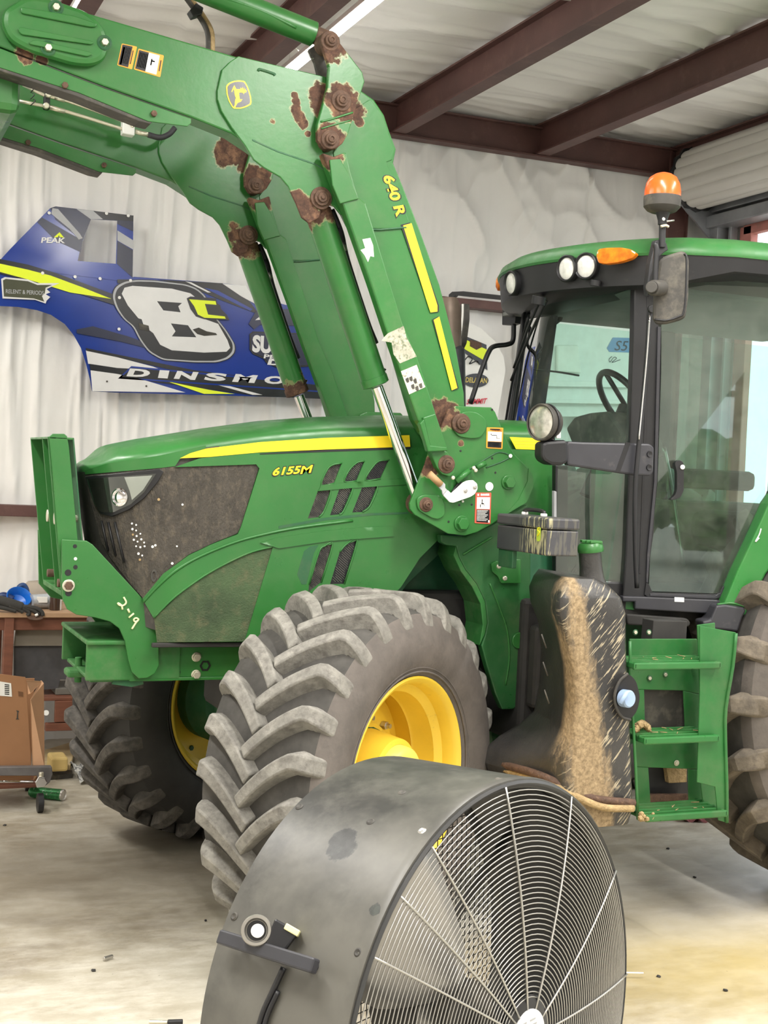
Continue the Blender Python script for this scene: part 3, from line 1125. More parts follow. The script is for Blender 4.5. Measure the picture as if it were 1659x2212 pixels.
def patch(name, px, mat, parent, off=0.004, th=0.004, holes=(), grid=0.03, bevel=0.0, **k):
    """panel that lies on the curved side of the bodywork, outline given where the photograph shows it"""
    loops = [[on_side(*q) for q in dens(l)] for l in [px] + list(holes)]
    vs, ed = [], []
    for l in loops:
        b = len(vs)
        vs += [Vector(q) for q in l]
        ed += [(b + i, b + (i + 1) % len(l)) for i in range(len(l))]
    O = loops[0]
    s0, s1 = min(q[0] for q in O), max(q[0] for q in O)
    z0, z1 = min(q[1] for q in O), max(q[1] for q in O)
    s = s0 + grid / 2
    while s < s1:
        z = z0 + grid / 2
        while z < z1:
            if inpoly(s, z, O):
                vs.append(Vector((s, z)))
            z += grid * 2
        s += grid
    r = delaunay_2d_cdt(vs, ed, [], 0, 1e-6)
    V2, F2 = r[0], r[2]
    keep = []
    for f in F2:
        cx_ = sum(V2[i].x for i in f) / len(f)
        cy_ = sum(V2[i].y for i in f) / len(f)
        if inpoly(cx_, cy_, O) and not any(inpoly(cx_, cy_, h) for h in loops[1:]):
            keep.append(f)
    bm = bmesh.new()
    A = [bm.verts.new(side_xyz(q.x, q.y, off)) for q in V2]
    B = [bm.verts.new(side_xyz(q.x, q.y, off - th)) for q in V2]
    cnt = {}
    for f in keep:
        bm.faces.new([A[i] for i in f])
        bm.faces.new([B[i] for i in reversed(f)])
        for i in range(len(f)):
            e = (f[i], f[(i + 1) % len(f)])
            cnt[e] = cnt.get(e, 0) + 1
    for (i, j) in list(cnt):
        if (j, i) not in cnt:
            bm.faces.new((A[j], A[i], B[i], B[j]))
    bmesh.ops.delete(bm, geom=[v for v in bm.verts if not v.link_faces], context='VERTS')
    return fin_bm(name, bm, mat, parent, smooth=True, bevel=bevel, angle=30, **k)


def interp_tab(tab):
    xs = [q[0] for q in tab]
    zs_ = [q[1] for q in tab]
    return lambda x: float(np.interp(x, xs, zs_))


zs_tab = []
for q in ((186, 1020), (230, 1006), (290, 996), (345, 988), (444, 966), (560, 952), (700, 942), (880, 937), (1170, 941)):
    s, z = on_side(*q)
    zs_tab.append((s, z))
ZS = interp_tab(zs_tab)
zt_tab = []
for q in ((216, 984), (240, 962), (317, 947), (390, 936), (462, 924), (580, 908), (700, 899), (860, 895), (1000, 900), (1170, 909)):
    p = P(q[0], q[1], -0.16)
    zt_tab.append((p.x, p.z))
ZT = interp_tab(zt_tab)
ZBT = interp_tab([(s_q - 0.03, 1.115) if k_q == 0 else (s_q, z_q + 0.01) for k_q, (s_q, z_q) in enumerate([on_side(*q) for q in ((800, 1370), (864, 1266), (905, 1203), (955, 1152), (1000, 1143))])])
svals = np.concatenate([np.linspace(0, 1, 17), np.linspace(1, 2.42, 60)[1:]])
rows = []
for sgn in (1, -1):
    for s in (svals if sgn == 1 else svals[1:]):
        zs_ = ZS(s)
        col_ = []
        zb_ = 1.115 + (0.13 * (1 - s) if s < 1 else 0)
        zb_ = max(zb_, ZBT(s))
        for k in range(7):
            z = zb_ + (zs_ - zb_) * k / 6
            p = side_xyz(s, z, -0.004)
            col_.append(p)
        pt = side_xyz(s, zs_, -0.002)
        xsp = pt.x + 0.13 * max(0, 1 - s) + 0.02
        for k in range(1, 9):
            w_ = k / 8 * math.pi / 2
            y = pt.y * math.cos(w_)
            x = pt.x + (xsp - pt.x) * (1 - math.cos(w_))
            zt_ = max(ZT(x), zs_ + 0.01)
            z = zs_ + (zt_ - zs_) * math.sin(w_) ** 0.85
            col_.append(Vector((x, y, z)))
        rows.append([Vector((q.x, sgn * q.y, q.z)) for q in col_])
ns = len(svals)
near = rows[:ns]
far = [rows[0]] + rows[ns:]
allr = list(reversed(far))[:-1] + near
hv, hf, hm = [], [], []
m_ = len(allr[0])
for r_ in allr:
    hv += r_
for i in range(len(allr) - 1):
    s_here = abs(i - (len(far) - 1))
    for k in range(m_ - 1):
        hf.append((i * m_ + k, (i + 1) * m_ + k, (i + 1) * m_ + k + 1, i * m_ + k + 1))
        hm.append(1 if (k < 6 and s_here < 17) else 0)
me = bpy.data.meshes.new('hood')
me.from_pydata([tuple(q) for q in hv], [], hf)
hood = finish('hood', me, [M['green'], M['dusty_black']], T, smooth=True, angle=60)
for i, mi in enumerate(hm):
    me.polygons[i].material_index = mi

BV0 = M['black_vinyl']
VENTS = [[(692, 1048), (703, 1018), (715, 1005), (737, 1000), (720, 1044)], [(685, 1060), (713, 1059), (698, 1104), (687, 1117), (663, 1120)],
         [(742, 1040), (753, 1015), (770, 999), (786, 996), (768, 1039)], [(732, 1054), (761, 1052), (740, 1104), (731, 1111), (711, 1113)],
         [(787, 1037), (803, 1009), (817, 996), (839, 993), (820, 1034)], [(781, 1051), (814, 1049), (797, 1093), (781, 1106), (759, 1107)],
         [(687, 1192), (700, 1179), (717, 1175), (692, 1258), (664, 1280), (666, 1262)], [(732, 1192), (747, 1175), (770, 1167), (742, 1261), (711, 1262)]]
panel = [(377, 1009), (430, 990), (520, 979), (700, 973), (880, 967), (1000, 966), (1170, 973), (1190, 990), (1196, 1140), (960, 1150), (905, 1205), (864, 1268), (800, 1330), (660, 1385), (527, 1385), (588, 1181), (534, 1193), (462, 1228), (407, 1264), (333, 1334), (310, 1293), (353, 1239), (407, 1199), (462, 1173), (512, 1154), (519, 1139), (559, 1012), (552, 1003)]
RUSTY = (0.1, 0.05, 0.03)
sp_ = patch('side_panel', panel, G, T, off=0.010, th=0.009, holes=VENTS)
for i, v in enumerate(VENTS):
    cxv, cyv = sum(q[0] for q in v) / len(v), sum(q[1] for q in v) / len(v)
    big = [(cxv + (q[0] - cxv) * 1.25, cyv + (q[1] - cyv) * 1.15) for q in v]
    vb = patch('vent_screen', big, M['dusty_black'] if i in (0, 1, 6) else BV0, sp_, off=0.0015, th=0.003)
    # slats
    x0, x1 = min(q[0] for q in v), max(q[0] for q in v)
    y0, y1 = min(q[1] for q in v), max(q[1] for q in v)
    st = 5.5 if i in (7,) else 4.6
    bm = bmesh.new()
    t0 = -60
    while t0 < (y1 - y0) + 60:
        pts = [(x0 + k, y0 + t0 + k * 0.9) for k in np.linspace(0, x1 - x0, 10)]
        seg = [q for q in pts if inpoly(q[0], q[1], v)]
        if len(seg) >= 2:
            pp = [side_xyz(*on_side(*q), 0.004) for q in (seg[0], seg[-1])]
            tube_bm(pp, 0.0009, 4, bm)
        t0 += st
    o = fin_bm('vent_slats', bm, M['steel'] if i in (2, 3, 5, 7) else M['charcoal'], sp_)
    o['kind'] = 'stuff'
    # folded green edge at the left of each opening
    tube('vent_lip', [side_xyz(*on_side(*q), 0.010) for q in (v[-1], v[0], v[1], v[2], v[3])] if i % 2 == 0 else [side_xyz(*on_side(*q), 0.010) for q in v[:3] + [v[3]]], 0.0035, G, sp_, n=6, sub=3)
# horizontal bar across the vents and long creases
patch('vent_bar', [(686, 1060), (691, 1048), (760, 1041), (880, 1034), (880, 1046), (760, 1054)], G, sp_, off=0.014, th=0.006, bevel=0.002)
patch('side_crease', [(600, 1136), (700, 1118), (800, 1108), (880, 1106), (880, 1110), (800, 1113), (700, 1124), (600, 1142)], GD, sp_, off=0.011, th=0.002)
patch('side_step', [(560, 1172), (600, 1160), (700, 1146), (780, 1139), (845, 1136), (848, 1158), (780, 1163), (710, 1168), (600, 1184)], G, sp_, off=0.016, th=0.008, bevel=0.004)
tube('panel_lip', [side_xyz(*on_side(*q), 0.010) for q in ((312, 1300), (340, 1268), (380, 1232), (430, 1202), (500, 1173), (560, 1156), (640, 1140), (760, 1124))], 0.006, G, sp_, n=8)
tube('panel_lip', [side_xyz(*on_side(*q), 0.010) for q in ((334, 1334), (370, 1296), (407, 1266), (462, 1230), (534, 1195), (588, 1180))], 0.004, M['green_dusty'], sp_, n=8)
patch('panel_recess', [(650, 1262), (640, 1240), (655, 1190), (668, 1180), (686, 1177), (676, 1195), (660, 1262)], GD, sp_, off=0.0105, th=0.001)

mesh_m = simple('dusty_perforated_grille', (0.060, 0.052, 0.042), 0.8, var=0.35, scale=18, dirt=(0.15, 0.125, 0.09), dirt_lo=0.5, dirt_hi=0.75, bmp=0.8, bscale=160, stretch=(1, 1, 0.5))
patch('hood_nose_band', [(186, 1025), (345, 1011), (378, 1007), (388, 992), (410, 981), (444, 968), (444, 962), (345, 984), (230, 1002), (186, 1016)], G, T, off=0.005, th=0.006)
gr = patch('grille_screen', [(187, 1027), (377, 1008), (552, 1002), (559, 1009), (519, 1139), (512, 1152), (462, 1172), (407, 1198), (353, 1239), (310, 1292), (290, 1270), (262, 1235), (240, 1205), (220, 1170), (207, 1120), (195, 1075)], mesh_m, T, off=0.003, th=0.004)
for xx in ((222, 1125, 236, 1190), (236, 1128, 252, 1200), (250, 1128, 270, 1215)):
    tube('grille_rib', [side_xyz(*on_side(xx[0], xx[1]), 0.006), side_xyz(*on_side(xx[2], xx[3]), 0.006)], 0.005, M['black'], gr, n=6, sub=0)
# straw stuck in the screen holes
for (x, y) in [(286, 1131), (295, 1134), (287, 1143), (295, 1146), (288, 1155), (296, 1158), (304, 1153), (290, 1166), (298, 1170), (306, 1165), (312, 1172), (295, 1180), (304, 1182), (300, 1196), (308, 1200), (313, 1180), (303, 1209), (330, 1181), (336, 1178), (394, 1090), (343, 1079), (382, 1180), (372, 1217)]:
    s, z = on_side(x, y)
    disc('straw_bit', side_xyz(s, z, 0.003), side_xyz(s, z, 1) - side_xyz(s, z, 0), random.uniform(0.0035, 0.0055), 0.002, M['straw'] if (x + y) % 3 == 0 else M['label_white'], gr, n=8)
patch('lower_screen', [(588, 1181), (534, 1193), (462, 1228), (407, 1264), (334, 1336), (340, 1387), (527, 1385)], simple('dusty_green_screen', (0.050, 0.085, 0.035), 0.75, var=0.35, scale=7, dirt=(0.15, 0.135, 0.07), dirt_lo=0.5, dirt_hi=0.8, bmp=0.5, bscale=170), T, off=0.006, th=0.005)
lt = lathe('latch', side_xyz(*on_side(332, 1243), 0.003), (0, -1, 0), [(0, 0.014), (0.006, 0.014), (0.006, 0.009), (0.0, 0.009), (0.0, 0.0)], M['dusty_black'], gr, n=16)
lt.scale = (0.8, 1, 1.7)

hl = patch('headlight', [(190, 1030), (345, 1013), (354, 1019), (341, 1042), (313, 1076), (281, 1101), (246, 1116), (222, 1110), (207, 1082)], M['black_vinyl'], T, off=0.014, th=0.012, bevel=0.004)
refl = simple('headlight_reflector', (0.78, 0.80, 0.77), 0.3, 0.2, var=0.3, scale=22)
patch('reflector', [(198, 1037), (334, 1025), (312, 1061), (285, 1087), (252, 1104), (226, 1104), (214, 1088)], refl, hl, off=0.012, th=0.003)
s, z = on_side(264, 1074)
nn_ = (side_xyz(s, z, 1) - side_xyz(s, z, 0)).normalized()
lathe('projector_lens', side_xyz(s, z, 0.012), nn_, [(0, 0.034), (0.010, 0.034), (0.012, 0.029), (0.006, 0.026), (0.012, 0.016), (0.015, 0.0)], M['chrome'], hl, n=28)
patch('headlight_glass', [(196, 1035), (338, 1023), (313, 1064), (285, 1090), (250, 1107), (223, 1106), (211, 1088)], glass_mat('clear_lens', (0.93, 0.95, 0.93), 0.03), hl, off=0.0175, th=0.001)
patch('reflector_panel', [(272, 1031), (330, 1027), (311, 1058), (288, 1080), (283, 1060)], M['white'], hl, off=0.0145, th=0.002)

st = patch('stripe', [(388, 990), (410, 979), (444, 969), (560, 955), (700, 946), (882, 940), (884, 965), (700, 971), (560, 977), (450, 987)], M['stripe'], T, off=0.012, th=0.003)
for dy in (6, 11, 16, 21):
    pass
patch('stripe_shadow_line', [(560, 979.5), (700, 972), (884, 966), (884, 970), (700, 976), (560, 981.5)], M['black_vinyl'], T, off=0.012, th=0.003)
patch('stripe', [(1098, 944), (1168, 947), (1170, 972), (1112, 970)], M['stripe'], T, off=0.012, th=0.003)
for yy in (952, 958, 964):
    patch('stripe_groove', [(1102 + (yy - 944) * .5, yy), (1168, yy + 1), (1168, yy + 2.2), (1102 + (yy - 944) * .5, yy + 1.2)], M['yellow'], T, off=0.0128, th=0.001)


def side_text(name, s_, A, B, Tp, mat, parent, off=0.0112, bold=0.03, **k):
    f = lambda q: side_xyz(*on_side(*q), off)
    return lettering(name, s_, f(A), f(B), f(Tp), mat, parent, lift=0.0, bold=bold, **k)


side_text('model_number', '6155', (583, 1031), (645, 1025), (590, 1008), M['black_vinyl'], sp_, off=0.0112, bold=0.07)
side_text('model_number', '6155', (585, 1028), (644, 1023), (591, 1010), M['stripe'], sp_, off=0.0124, bold=0.03)
side_text('model_number', 'M', (644, 1026), (671, 1023), (650, 1005), M['black_vinyl'], sp_, off=0.0112, bold=0.06)
side_text('model_number', 'M', (646, 1024), (669, 1021), (651, 1007), M['stripe'], sp_, off=0.0124, bold=0.02)

# inner frame behind the wheel
plate('inner_frame', [(850, 1130), (1010, 1130), (1200, 1110), (1200, 1400), (1150, 1560), (1050, 1560), (880, 1560), (830, 1262)], -0.12, 0.04, green('shaded_green', col=(0.010, 0.085, 0.035), dusty=0.05), T)  # green darkened to stand for the shade in the wheel well
plate('frame_brace', [(700, 1400), (905, 1200), (950, 1165), (962, 1185), (880, 1262), (780, 1400)], -0.26, 0.02, GD, T)
box('cab_mount', 0.84, 1.25, -0.5, -0.2, 0.7, 1.30, M['rubber_dark'], T, bevel=0.02)

# ================================================================== LOADER (moves with the tractor)
YA = -0.53   # outer face of the near loader arm


def pa(x, y, Y=YA):
    p = P(x, y, Y)
    return (p.x, p.y, p.z)


RST = [(pa(635, 208), 0.018), (pa(637, 222), 0.02), (pa(636, 238), 0.026), (pa(645, 252), 0.026), (pa(653, 270), 0.022), (pa(662, 290), 0.016), (pa(688, 205), 0.045), (pa(690, 235), 0.04), (pa(768, 240), 0.038), (pa(775, 262), 0.02),
       (pa(652, 450), 0.05), (pa(668, 478), 0.06), (pa(640, 430), 0.035), (pa(700, 450), 0.03), (pa(588, 262), 0.015), (pa(950, 895), 0.06), (pa(975, 885), 0.03), (pa(52, 122), 0.03), (pa(90, 130), 0.02)]
RSF = [(tuple([q[0][0], -q[0][1] - 0.10, q[0][2]]), q[1]) for q in RST]
RF2 = []
for (x, y, r) in ((480, 325, .05), (492, 310, .05), (500, 340, .05), (525, 330, .05), (530, 355, .05), (478, 350, .035), (459, 340, .014), (448, 378, .012), (508, 510, .04), (500, 490, .03), (530, 530, .05), (515, 540, .05)):
    p = P(x, y, 0.42)
    RF2.append(((p.x, p.y, p.z), r))
gA = green('loader_green_near', RST, dusty=0.04)
gB = green('loader_green_far', RF2, dusty=0.06)


def both(fn):
    """build a near piece and its mirrored far twin"""
    fn(False, gA)
    fn(True, gB)


def lplate(name, px, Y, th, parent, near=True, far=True, mats=None, **k):
    r = []
    for mir, m in ((False, gA), (True, gB)):
        if (mir and not far) or (not mir and not near):
            continue
        mm = mats[1 if mir else 0] if mats else m
        par = parent[1 if mir else 0] if isinstance(parent, (list, tuple)) else parent
        r.append(plate(name, px, Y, th, mm, par, mirror='shift' if mir else False, **k))
    return r


boom_px = [(-110, -60), (240, 43), (510, 122), (620, 148), (700, 166), (775, 192), (808, 215), (830, 248), (842, 285), (856, 322), (850, 352), (872, 405), (905, 490), (950, 615), (985, 750), (1003, 850), (1005, 905), (985, 925), (960, 935), (925, 940), (905, 905), (860, 752), (815, 610), (775, 500), (745, 440), (700, 420), (600, 360), (545, 318), (500, 288), (413, 253), (224, 186), (0, 101), (-110, 60)]
arms = lplate('loader_arm', boom_px, YA, 0.10, T, bevel=0.006)
# lower arm: side plate that stands proud with its step lines
lplate('arm_plate', [(800, 214), (826, 248), (838, 285), (852, 322), (847, 345), (835, 350), (900, 520), (878, 492), (822, 494), (765, 492), (735, 420), (720, 330), (760, 240)], YA - 0.004, 0.006, arms, bevel=0.002)
lplate('arm_rib', [(765, 492), (822, 494), (878, 489), (880, 493), (822, 498), (765, 496)], YA - 0.008, 0.006, arms, mats=[M['green_dark'], M['green_dark']])
# gusset at the knee
gus = [(497, 133), (515, 121), (620, 146), (705, 166), (706, 230), (690, 290), (700, 340), (728, 420), (752, 470), (735, 462), (722, 446), (703, 440), (694, 452), (690, 470), (668, 482), (652, 470), (640, 440), (622, 402), (605, 382), (570, 362), (548, 345), (530, 315), (500, 275), (478, 240), (470, 215), (470, 195), (480, 150)]
gp = lplate('knee_gusset', gus, YA - 0.012, 0.012, arms, bevel=0.003)
lplate('knee_gusset', gus, -0.430, 0.012, arms, bevel=0.003)
# crease below the badge
lplate('gusset_crease', [(545, 300), (600, 325), (680, 352), (703, 366), (702, 369), (680, 356), (600, 329), (545, 304)], YA - 0.0135, 0.003, gp, mats=[M['green_dark']] * 2)
# the folded channel under the boom and the steel pipes in it
lplate('pipe_guard', [(-110, 65), (0, 104), (224, 190), (395, 250), (413, 256), (413, 266), (405, 273), (320, 262), (170, 200), (0, 146), (-110, 105)], YA - 0.008, 0.008, arms, bevel=0.002)
lplate('pipe_guard_lip', [(-110, 105), (0, 146), (170, 200), (320, 262), (330, 262), (325, 268), (300, 262), (165, 208), (0, 153), (-110, 110)], YA - 0.006, 0.09, arms, mats=[M['dusty_black']] * 2)
for i, par in enumerate(arms):
    for x, y in ((332, 246), (140, 185)):
        p = P(x, y, YA - 0.008)
        p.y += 0.94 * i
        hexbolt('guard_bolt', p, (0, -1, 0), 0.012, 0.012, M['rust'], par)

# far inner side with its own pipes (seen from below)
pip = []
Yp = 0.30
tube('steel_pipe', [P(x, y, Yp) for x, y in ((50, 183), (98, 207), (130, 213), (200, 237), (268, 262))], 0.007, M['zinc'], arms[1], sub=2)
tube('steel_pipe', [P(x, y, Yp) for x, y in ((40, 218), (95, 229), (112, 232), (190, 255), (268, 280))], 0.007, M['zinc'], arms[1], sub=2)
for (x, y) in ((104, 206), (99, 230)):
    disc('pipe_clamp_bolt', P(x, y, Yp - 0.012), (0, -1, 0), 0.013, 0.02, M['zinc'], arms[1], n=8)
box('pipe_clamp', P(95, 215, Yp).x, P(108, 215, Yp).x, Yp - 0.01, Yp + 0.03, P(100, 235, Yp).z, P(100, 200, Yp).z, M['black'], arms[1])
plate('pipe_block', [(266, 257), (292, 262), (291, 293), (265, 288)], Yp - 0.02, 0.05, M['white'], arms[1], bevel=0.004)
disc('block_bolt', P(286, 271, Yp - 0.02), (0, -1, 0), 0.009, 0.008, M['zinc'], arms[1])
for q in ([(292, 284), (305, 288), (322, 291)], [(118, 210), (140, 217)], [(108, 232), (140, 241)]):
    tube('pipe_fitting', [P(x, y, Yp) for x, y in q], 0.010, M['zinc'], arms[1], sub=0, n=8)
tube('hydraulic_hose', [P(x, y, Yp) for x, y in ((320, 291), (345, 297), (365, 290), (378, 276))], 0.012, M['charcoal'], arms[1])
for k in range(3):
    tube('wire_tie', [P(66 + 3 * k, 186 + 14 * k, Yp), P(72 + 2 * k, 192 + 13 * k, Yp - .02), P(66, 200 + 14 * k, Yp)], 0.002, M['black'], arms[1], n=5)
# cross tube joining both arms at the left
ct = box('cross_tube', -1.62, -1.22, -0.45, 0.45, 2.98, 3.22, M['green'], T, bevel=0.03)

# ribbed oval cover on the near boom
cvc = [(8, 20), (60, -12), (110, -5), (190, 22), (225, 55), (238, 95), (228, 128), (200, 140), (160, 138), (60, 108), (20, 85), (4, 50)]
cv = plate('boom_cover', cvc, YA - 0.045, 0.045, gA, arms[0], r=0.06, bevel=0.018)
for q in ([(45, 28), (195, 58), (208, 58), (210, 50), (160, 33), (45, 14)], [(38, 62), (45, 58), (198, 88), (203, 92), (198, 96), (45, 74)], [(60, 94), (75, 85), (195, 112), (200, 117), (190, 122)]):
    plate('cover_rib', q, YA - 0.055, 0.012, gA, cv, r=0.01, bevel=0.004)
for (x, y) in ((104, 104), (226, 92), (121, 16)):
    lathe('cover_recess', P(x, y, YA - 0.046), (0, -1, 0), [(0.001, 0.026), (0.004, 0.022), (0.001, 0.016)], M['green_dark'], cv, n=20)
    hexbolt('cover_bolt', P(x, y, YA - 0.046), (0, -1, 0), 0.013, 0.014, M['zinc'], cv)


def sticker(parent, quad, Y, base, parts, name='decal', lift=0.0012, label=None):
    """quad: UL, UR, LR, LL in the photo; parts: list of (u0,u1,v0,v1,mat)"""
    def at(u, v, l):
        (a, b, c_, d_) = [P(x, y, Y) for x, y in quad]
        p = (a * (1 - u) + b * u) * (1 - v) + (d_ * (1 - u) + c_ * u) * v
        return p + Vector((0, -l, 0))
    o = fin_bm(name, prism(rnd_poly([at(0, 0, lift), at(1, 0, lift), at(1, 1, lift), at(0, 1, lift)], 0.004), (0, lift * 0.8, 0)), base, parent, label=label)
    bms = {}
    for (u0, u1, v0, v1, m) in parts:
        bm = bms.setdefault(m.name, (m, bmesh.new()))[1]
        prism([at(u0, v0, lift * 1.6), at(u1, v0, lift * 1.6), at(u1, v1, lift * 1.6), at(u0, v1, lift * 1.6)], (0, lift * 0.5, 0), bm)
    for m, bm in bms.values():
        fin_bm('decal_print', bm, m, o)
    return o, at


BV, LW, OR = M['black_vinyl'], M['label_white'], M['orange']
ln = [(0.12, 0.55, 0.10 + 0.055 * i, 0.125 + 0.055 * i, LW) for i in range(1, 14)]
sticker(arms[0], [(263, 94), (296, 101), (285, 150), (253, 141)], YA, OR, [(0.06, 0.72, 0.04, 0.96, BV)] + [(0.16, 0.20 + 0.035 * i, 0.14, 0.86, LW) for i in range(1, 2)] + [(0.14 + 0.09 * i, 0.18 + 0.09 * i, 0.12, 0.86, M['race_grey']) for i in range(6)] + [(0.14, 0.26, 0.86, 0.93, LW), (0.78, 0.84, 0.2, 0.8, BV)], label='orange framed black and white warning decal')
sticker(arms[0], [(299, 105), (354, 120), (346, 167), (289, 150)], YA, OR, [(0.04, 0.42, 0.06, 0.94, BV), (0.42, 0.84, 0.06, 0.94, LW), (0.90, 0.94, 0.25, 0.75, BV), (0.55, 0.60, 0.3, 0.6, BV), (0.60, 0.70, 0.36, 0.42, BV)] + [(0.09 + 0.055 * i, 0.12 + 0.055 * i, 0.14, 0.84, M['race_grey']) for i in range(6)])

# leaping deer badge
YB = YA - 0.012
bq = [(488.4, 185), (495, 178.5), (505, 174.7), (516, 173.4), (528.3, 174.7), (533.8, 183.5), (538.8, 196), (542.6, 210.4), (543.4, 221.3), (542.2, 226), (532, 231.4), (520.3, 234.8), (505.2, 234.8), (501.8, 231.4), (494.3, 218.8), (489.2, 202)]
bd = plate('badge', bq, YB - 0.002, 0.002, M['stripe'], gp[0], r=0.006, bevel=0)
bc = (516, 204)
bd2 = plate('badge_field', [(bc[0] + (x - bc[0]) * 0.89, bc[1] + (y - bc[1]) * 0.91) for x, y in bq], YB - 0.003, 0.001, M['race_black'], bd, r=0.006, bevel=0)
deer = [(499.7, 198.7), (502, 192), (506, 184), (509, 189.4), (510.7, 192.4), (518.7, 192.6), (520, 189), (522, 191.8), (524.5, 188), (526.5, 193), (529, 194.5), (527, 189.4), (531, 193.8), (531, 196), (533.8, 195.7), (531.5, 199.5), (528, 200.5), (526.6, 203.3), (524.5, 200.3), (516.6, 199.5), (517, 207), (518.2, 214.6), (523.7, 214.2), (520.3, 219.5), (513.6, 222.2), (510.7, 226.4), (508.2, 232.3), (505.2, 231.4), (507.3, 225.5), (507.7, 218), (509.4, 211.3), (506.9, 203.7), (505.6, 193.6), (504.5, 193), (501.4, 198.5)]
plate('deer_emblem', deer, YB - 0.004, 0.001, M['stripe'], bd, bevel=0)
tube('lifting_slot', [P(x, y, YB - 0.001) for x, y in ((558, 153), (562, 150), (590, 159), (594, 163))], 0.005, GD, gp[0], n=6)

# 640R and the long stripe on the lower arm
YT = YA - 0.0045
lettering('model_number', '640 R', P(823, 379, YT), P(855, 473, YT), P(852, 375, YT), BV, arms[0], lift=0.0005, bold=0.06)
lettering('model_number', '640 R', P(826, 381, YT), P(856, 469, YT), P(849, 377, YT), M['stripe'], arms[0], lift=0.0015, bold=0.03)
for q in ([(871, 487), (889, 482), (945, 660), (945, 673), (930, 675), (925, 660)], [(937, 691), (949, 684), (988, 838), (976, 843)]):
    cxq, cyq = sum(p[0] for p in q) / len(q), sum(p[1] for p in q) / len(q)
    plate('stripe_edge', [(cxq + (x - cxq) * 1.12 , cyq + (y - cyq) * 1.012) for x, y in q], YT - 0.0006, 0.0006, BV, arms[0], bevel=0)
    plate('stripe', q, YT - 0.0018, 0.001, M['stripe'], arms[0], bevel=0)

# ---------------- level linkage (near and mirrored far)
lk = [(697, 101), (703, 78), (713, 68), (725, 72), (732, 89), (783, 156), (788, 176), (775, 215), (752, 290), (740, 310), (725, 322), (700, 322), (686, 303), (685, 269), (707, 190), (711, 144)]
link = lplate('bell_crank', lk, YA - 0.055, 0.025, T, bevel=0.004, mats=[green('crank_green', [(pa(738, 217, YA - .055), 0.06), (pa(745, 235, YA - .055), 0.05), (pa(714, 305, YA - .055), 0.065), (pa(714, 90, YA - .055), 0.07)]), green('far_crank_green', [(tuple(P(557, 400, .355)), 0.07), (tuple(P(548, 375, .355)), 0.04), (tuple(P(575, 372, .355)), 0.03)])])
lplate('crank_rear_link', [(668, 105), (690, 92), (704, 110), (708, 160), (702, 190), (690, 176), (680, 135), (668, 112)], YA + 0.055, 0.02, link, mats=[M['dusty_black']] * 2)


def boss(x, y, Y, r, h, m, par, name='pivot_pin'):
    for i, pr_ in enumerate(par):
        p = P(x, y, Y)
        p.y += 0.94 * i
        d = Vector((0, -1, 0))
        cyl(name, p - d * h, p + d * 0.002, r, m, pr_, bevel=0.004)
        cyl(name, p, p + d * 0.014, r * 0.62, M['rust'], pr_, bevel=0.003)
        lathe('grease_cap', p + d * 0.014, d, [(0, r * 0.4), (0.006, r * 0.36), (0.008, r * 0.2), (0.004, r * 0.15), (0.004, 0.0)], M['rust'], pr_, n=16)


boss(714, 88, YA - 0.055, 0.038, 0.08, M['rust'], link)
boss(738, 217, YA - 0.058, 0.040, 0.10, M['rust'], link)
boss(714, 301, YA - 0.060, 0.036, 0.10, M['rust'], link)
tube('crank_crease', [P(x, y, YA - 0.056) for x, y in ((693, 263), (720, 256), (762, 243))], 0.004, G, link[0], n=6)
tube('crank_crease', [P(x, y, YA - 0.056) for x, y in ((694, 278), (720, 270), (757, 260))], 0.003, G, link[0], n=6)

rod_px = [(697, 330), (722, 338), (748, 328), (758, 372), (774, 425), (790, 438), (870, 698), (903, 775), (942, 893), (925, 938), (903, 908), (835, 715), (800, 610), (742, 445), (722, 400)]
rod = lplate('leveling_rod', rod_px, YA - 0.075, 0.05, T, bevel=0.006, mats=[green('rod_green', [(pa(712, 335, YA - .075), 0.055)], dusty=0.15), green('far_rod_green', [(tuple(P(562, 425, .335)), 0.06)], dusty=0.08)])
lplate('rod_channel', [(712, 345), (735, 343), (752, 372), (775, 430), (765, 432), (735, 440), (718, 400)], YA - 0.083, 0.008, rod)
# pale worn patches where stickers were torn off
plate('torn_sticker', [(783, 517), (800, 514), (806, 530), (808, 555), (800, 553), (795, 566), (788, 552), (779, 540), (789, 536)], YA - 0.076, 0.001, LW, rod[0], bevel=0)
RS = simple('worn_paper_sticker', (0.42, 0.41, 0.32), 0.7, var=0.35, scale=25, dirt=(0.12, 0.15, 0.08), dirt_lo=0.5, dirt_hi=0.62)
plate('torn_sticker', [(838, 720), (872, 704), (878, 728), (900, 770), (864, 785), (850, 765), (846, 740), (824, 736), (830, 728)], YA - 0.0765, 0.001, RS, rod[0], bevel=0)
plate('torn_sticker', [(866, 802), (900, 788), (919, 836), (884, 852)], YA - 0.0765, 0.001, simple('faded_paper_sticker', (0.62, 0.60, 0.50), 0.7, var=0.15, scale=25, dirt=(0.2, 0.18, 0.12), dirt_lo=0.56, dirt_hi=0.62), rod[0], bevel=0)
for k, (x, y) in enumerate(((876, 818), (884, 815), (893, 820), (888, 832), (897, 836), (905, 830))):
    plate('sticker_print', [(x, y), (x + 6, y - 3), (x + 8, y + 7), (x + 4, y + 9), (x + 1, y + 5)], YA - 0.0775, 0.001, M['dusty_black'], rod[0], bevel=0)
# foot of the rod
lplate('rod_foot', [(914, 902), (941, 893), (967, 968), (930, 968), (926, 955)], YA - 0.09, 0.03, rod, bevel=0.004)
lplate('rod_foot', [(907, 915), (916, 905), (930, 962), (966, 966), (968, 974), (925, 976)], YA - 0.095, 0.03, rod, bevel=0.004)

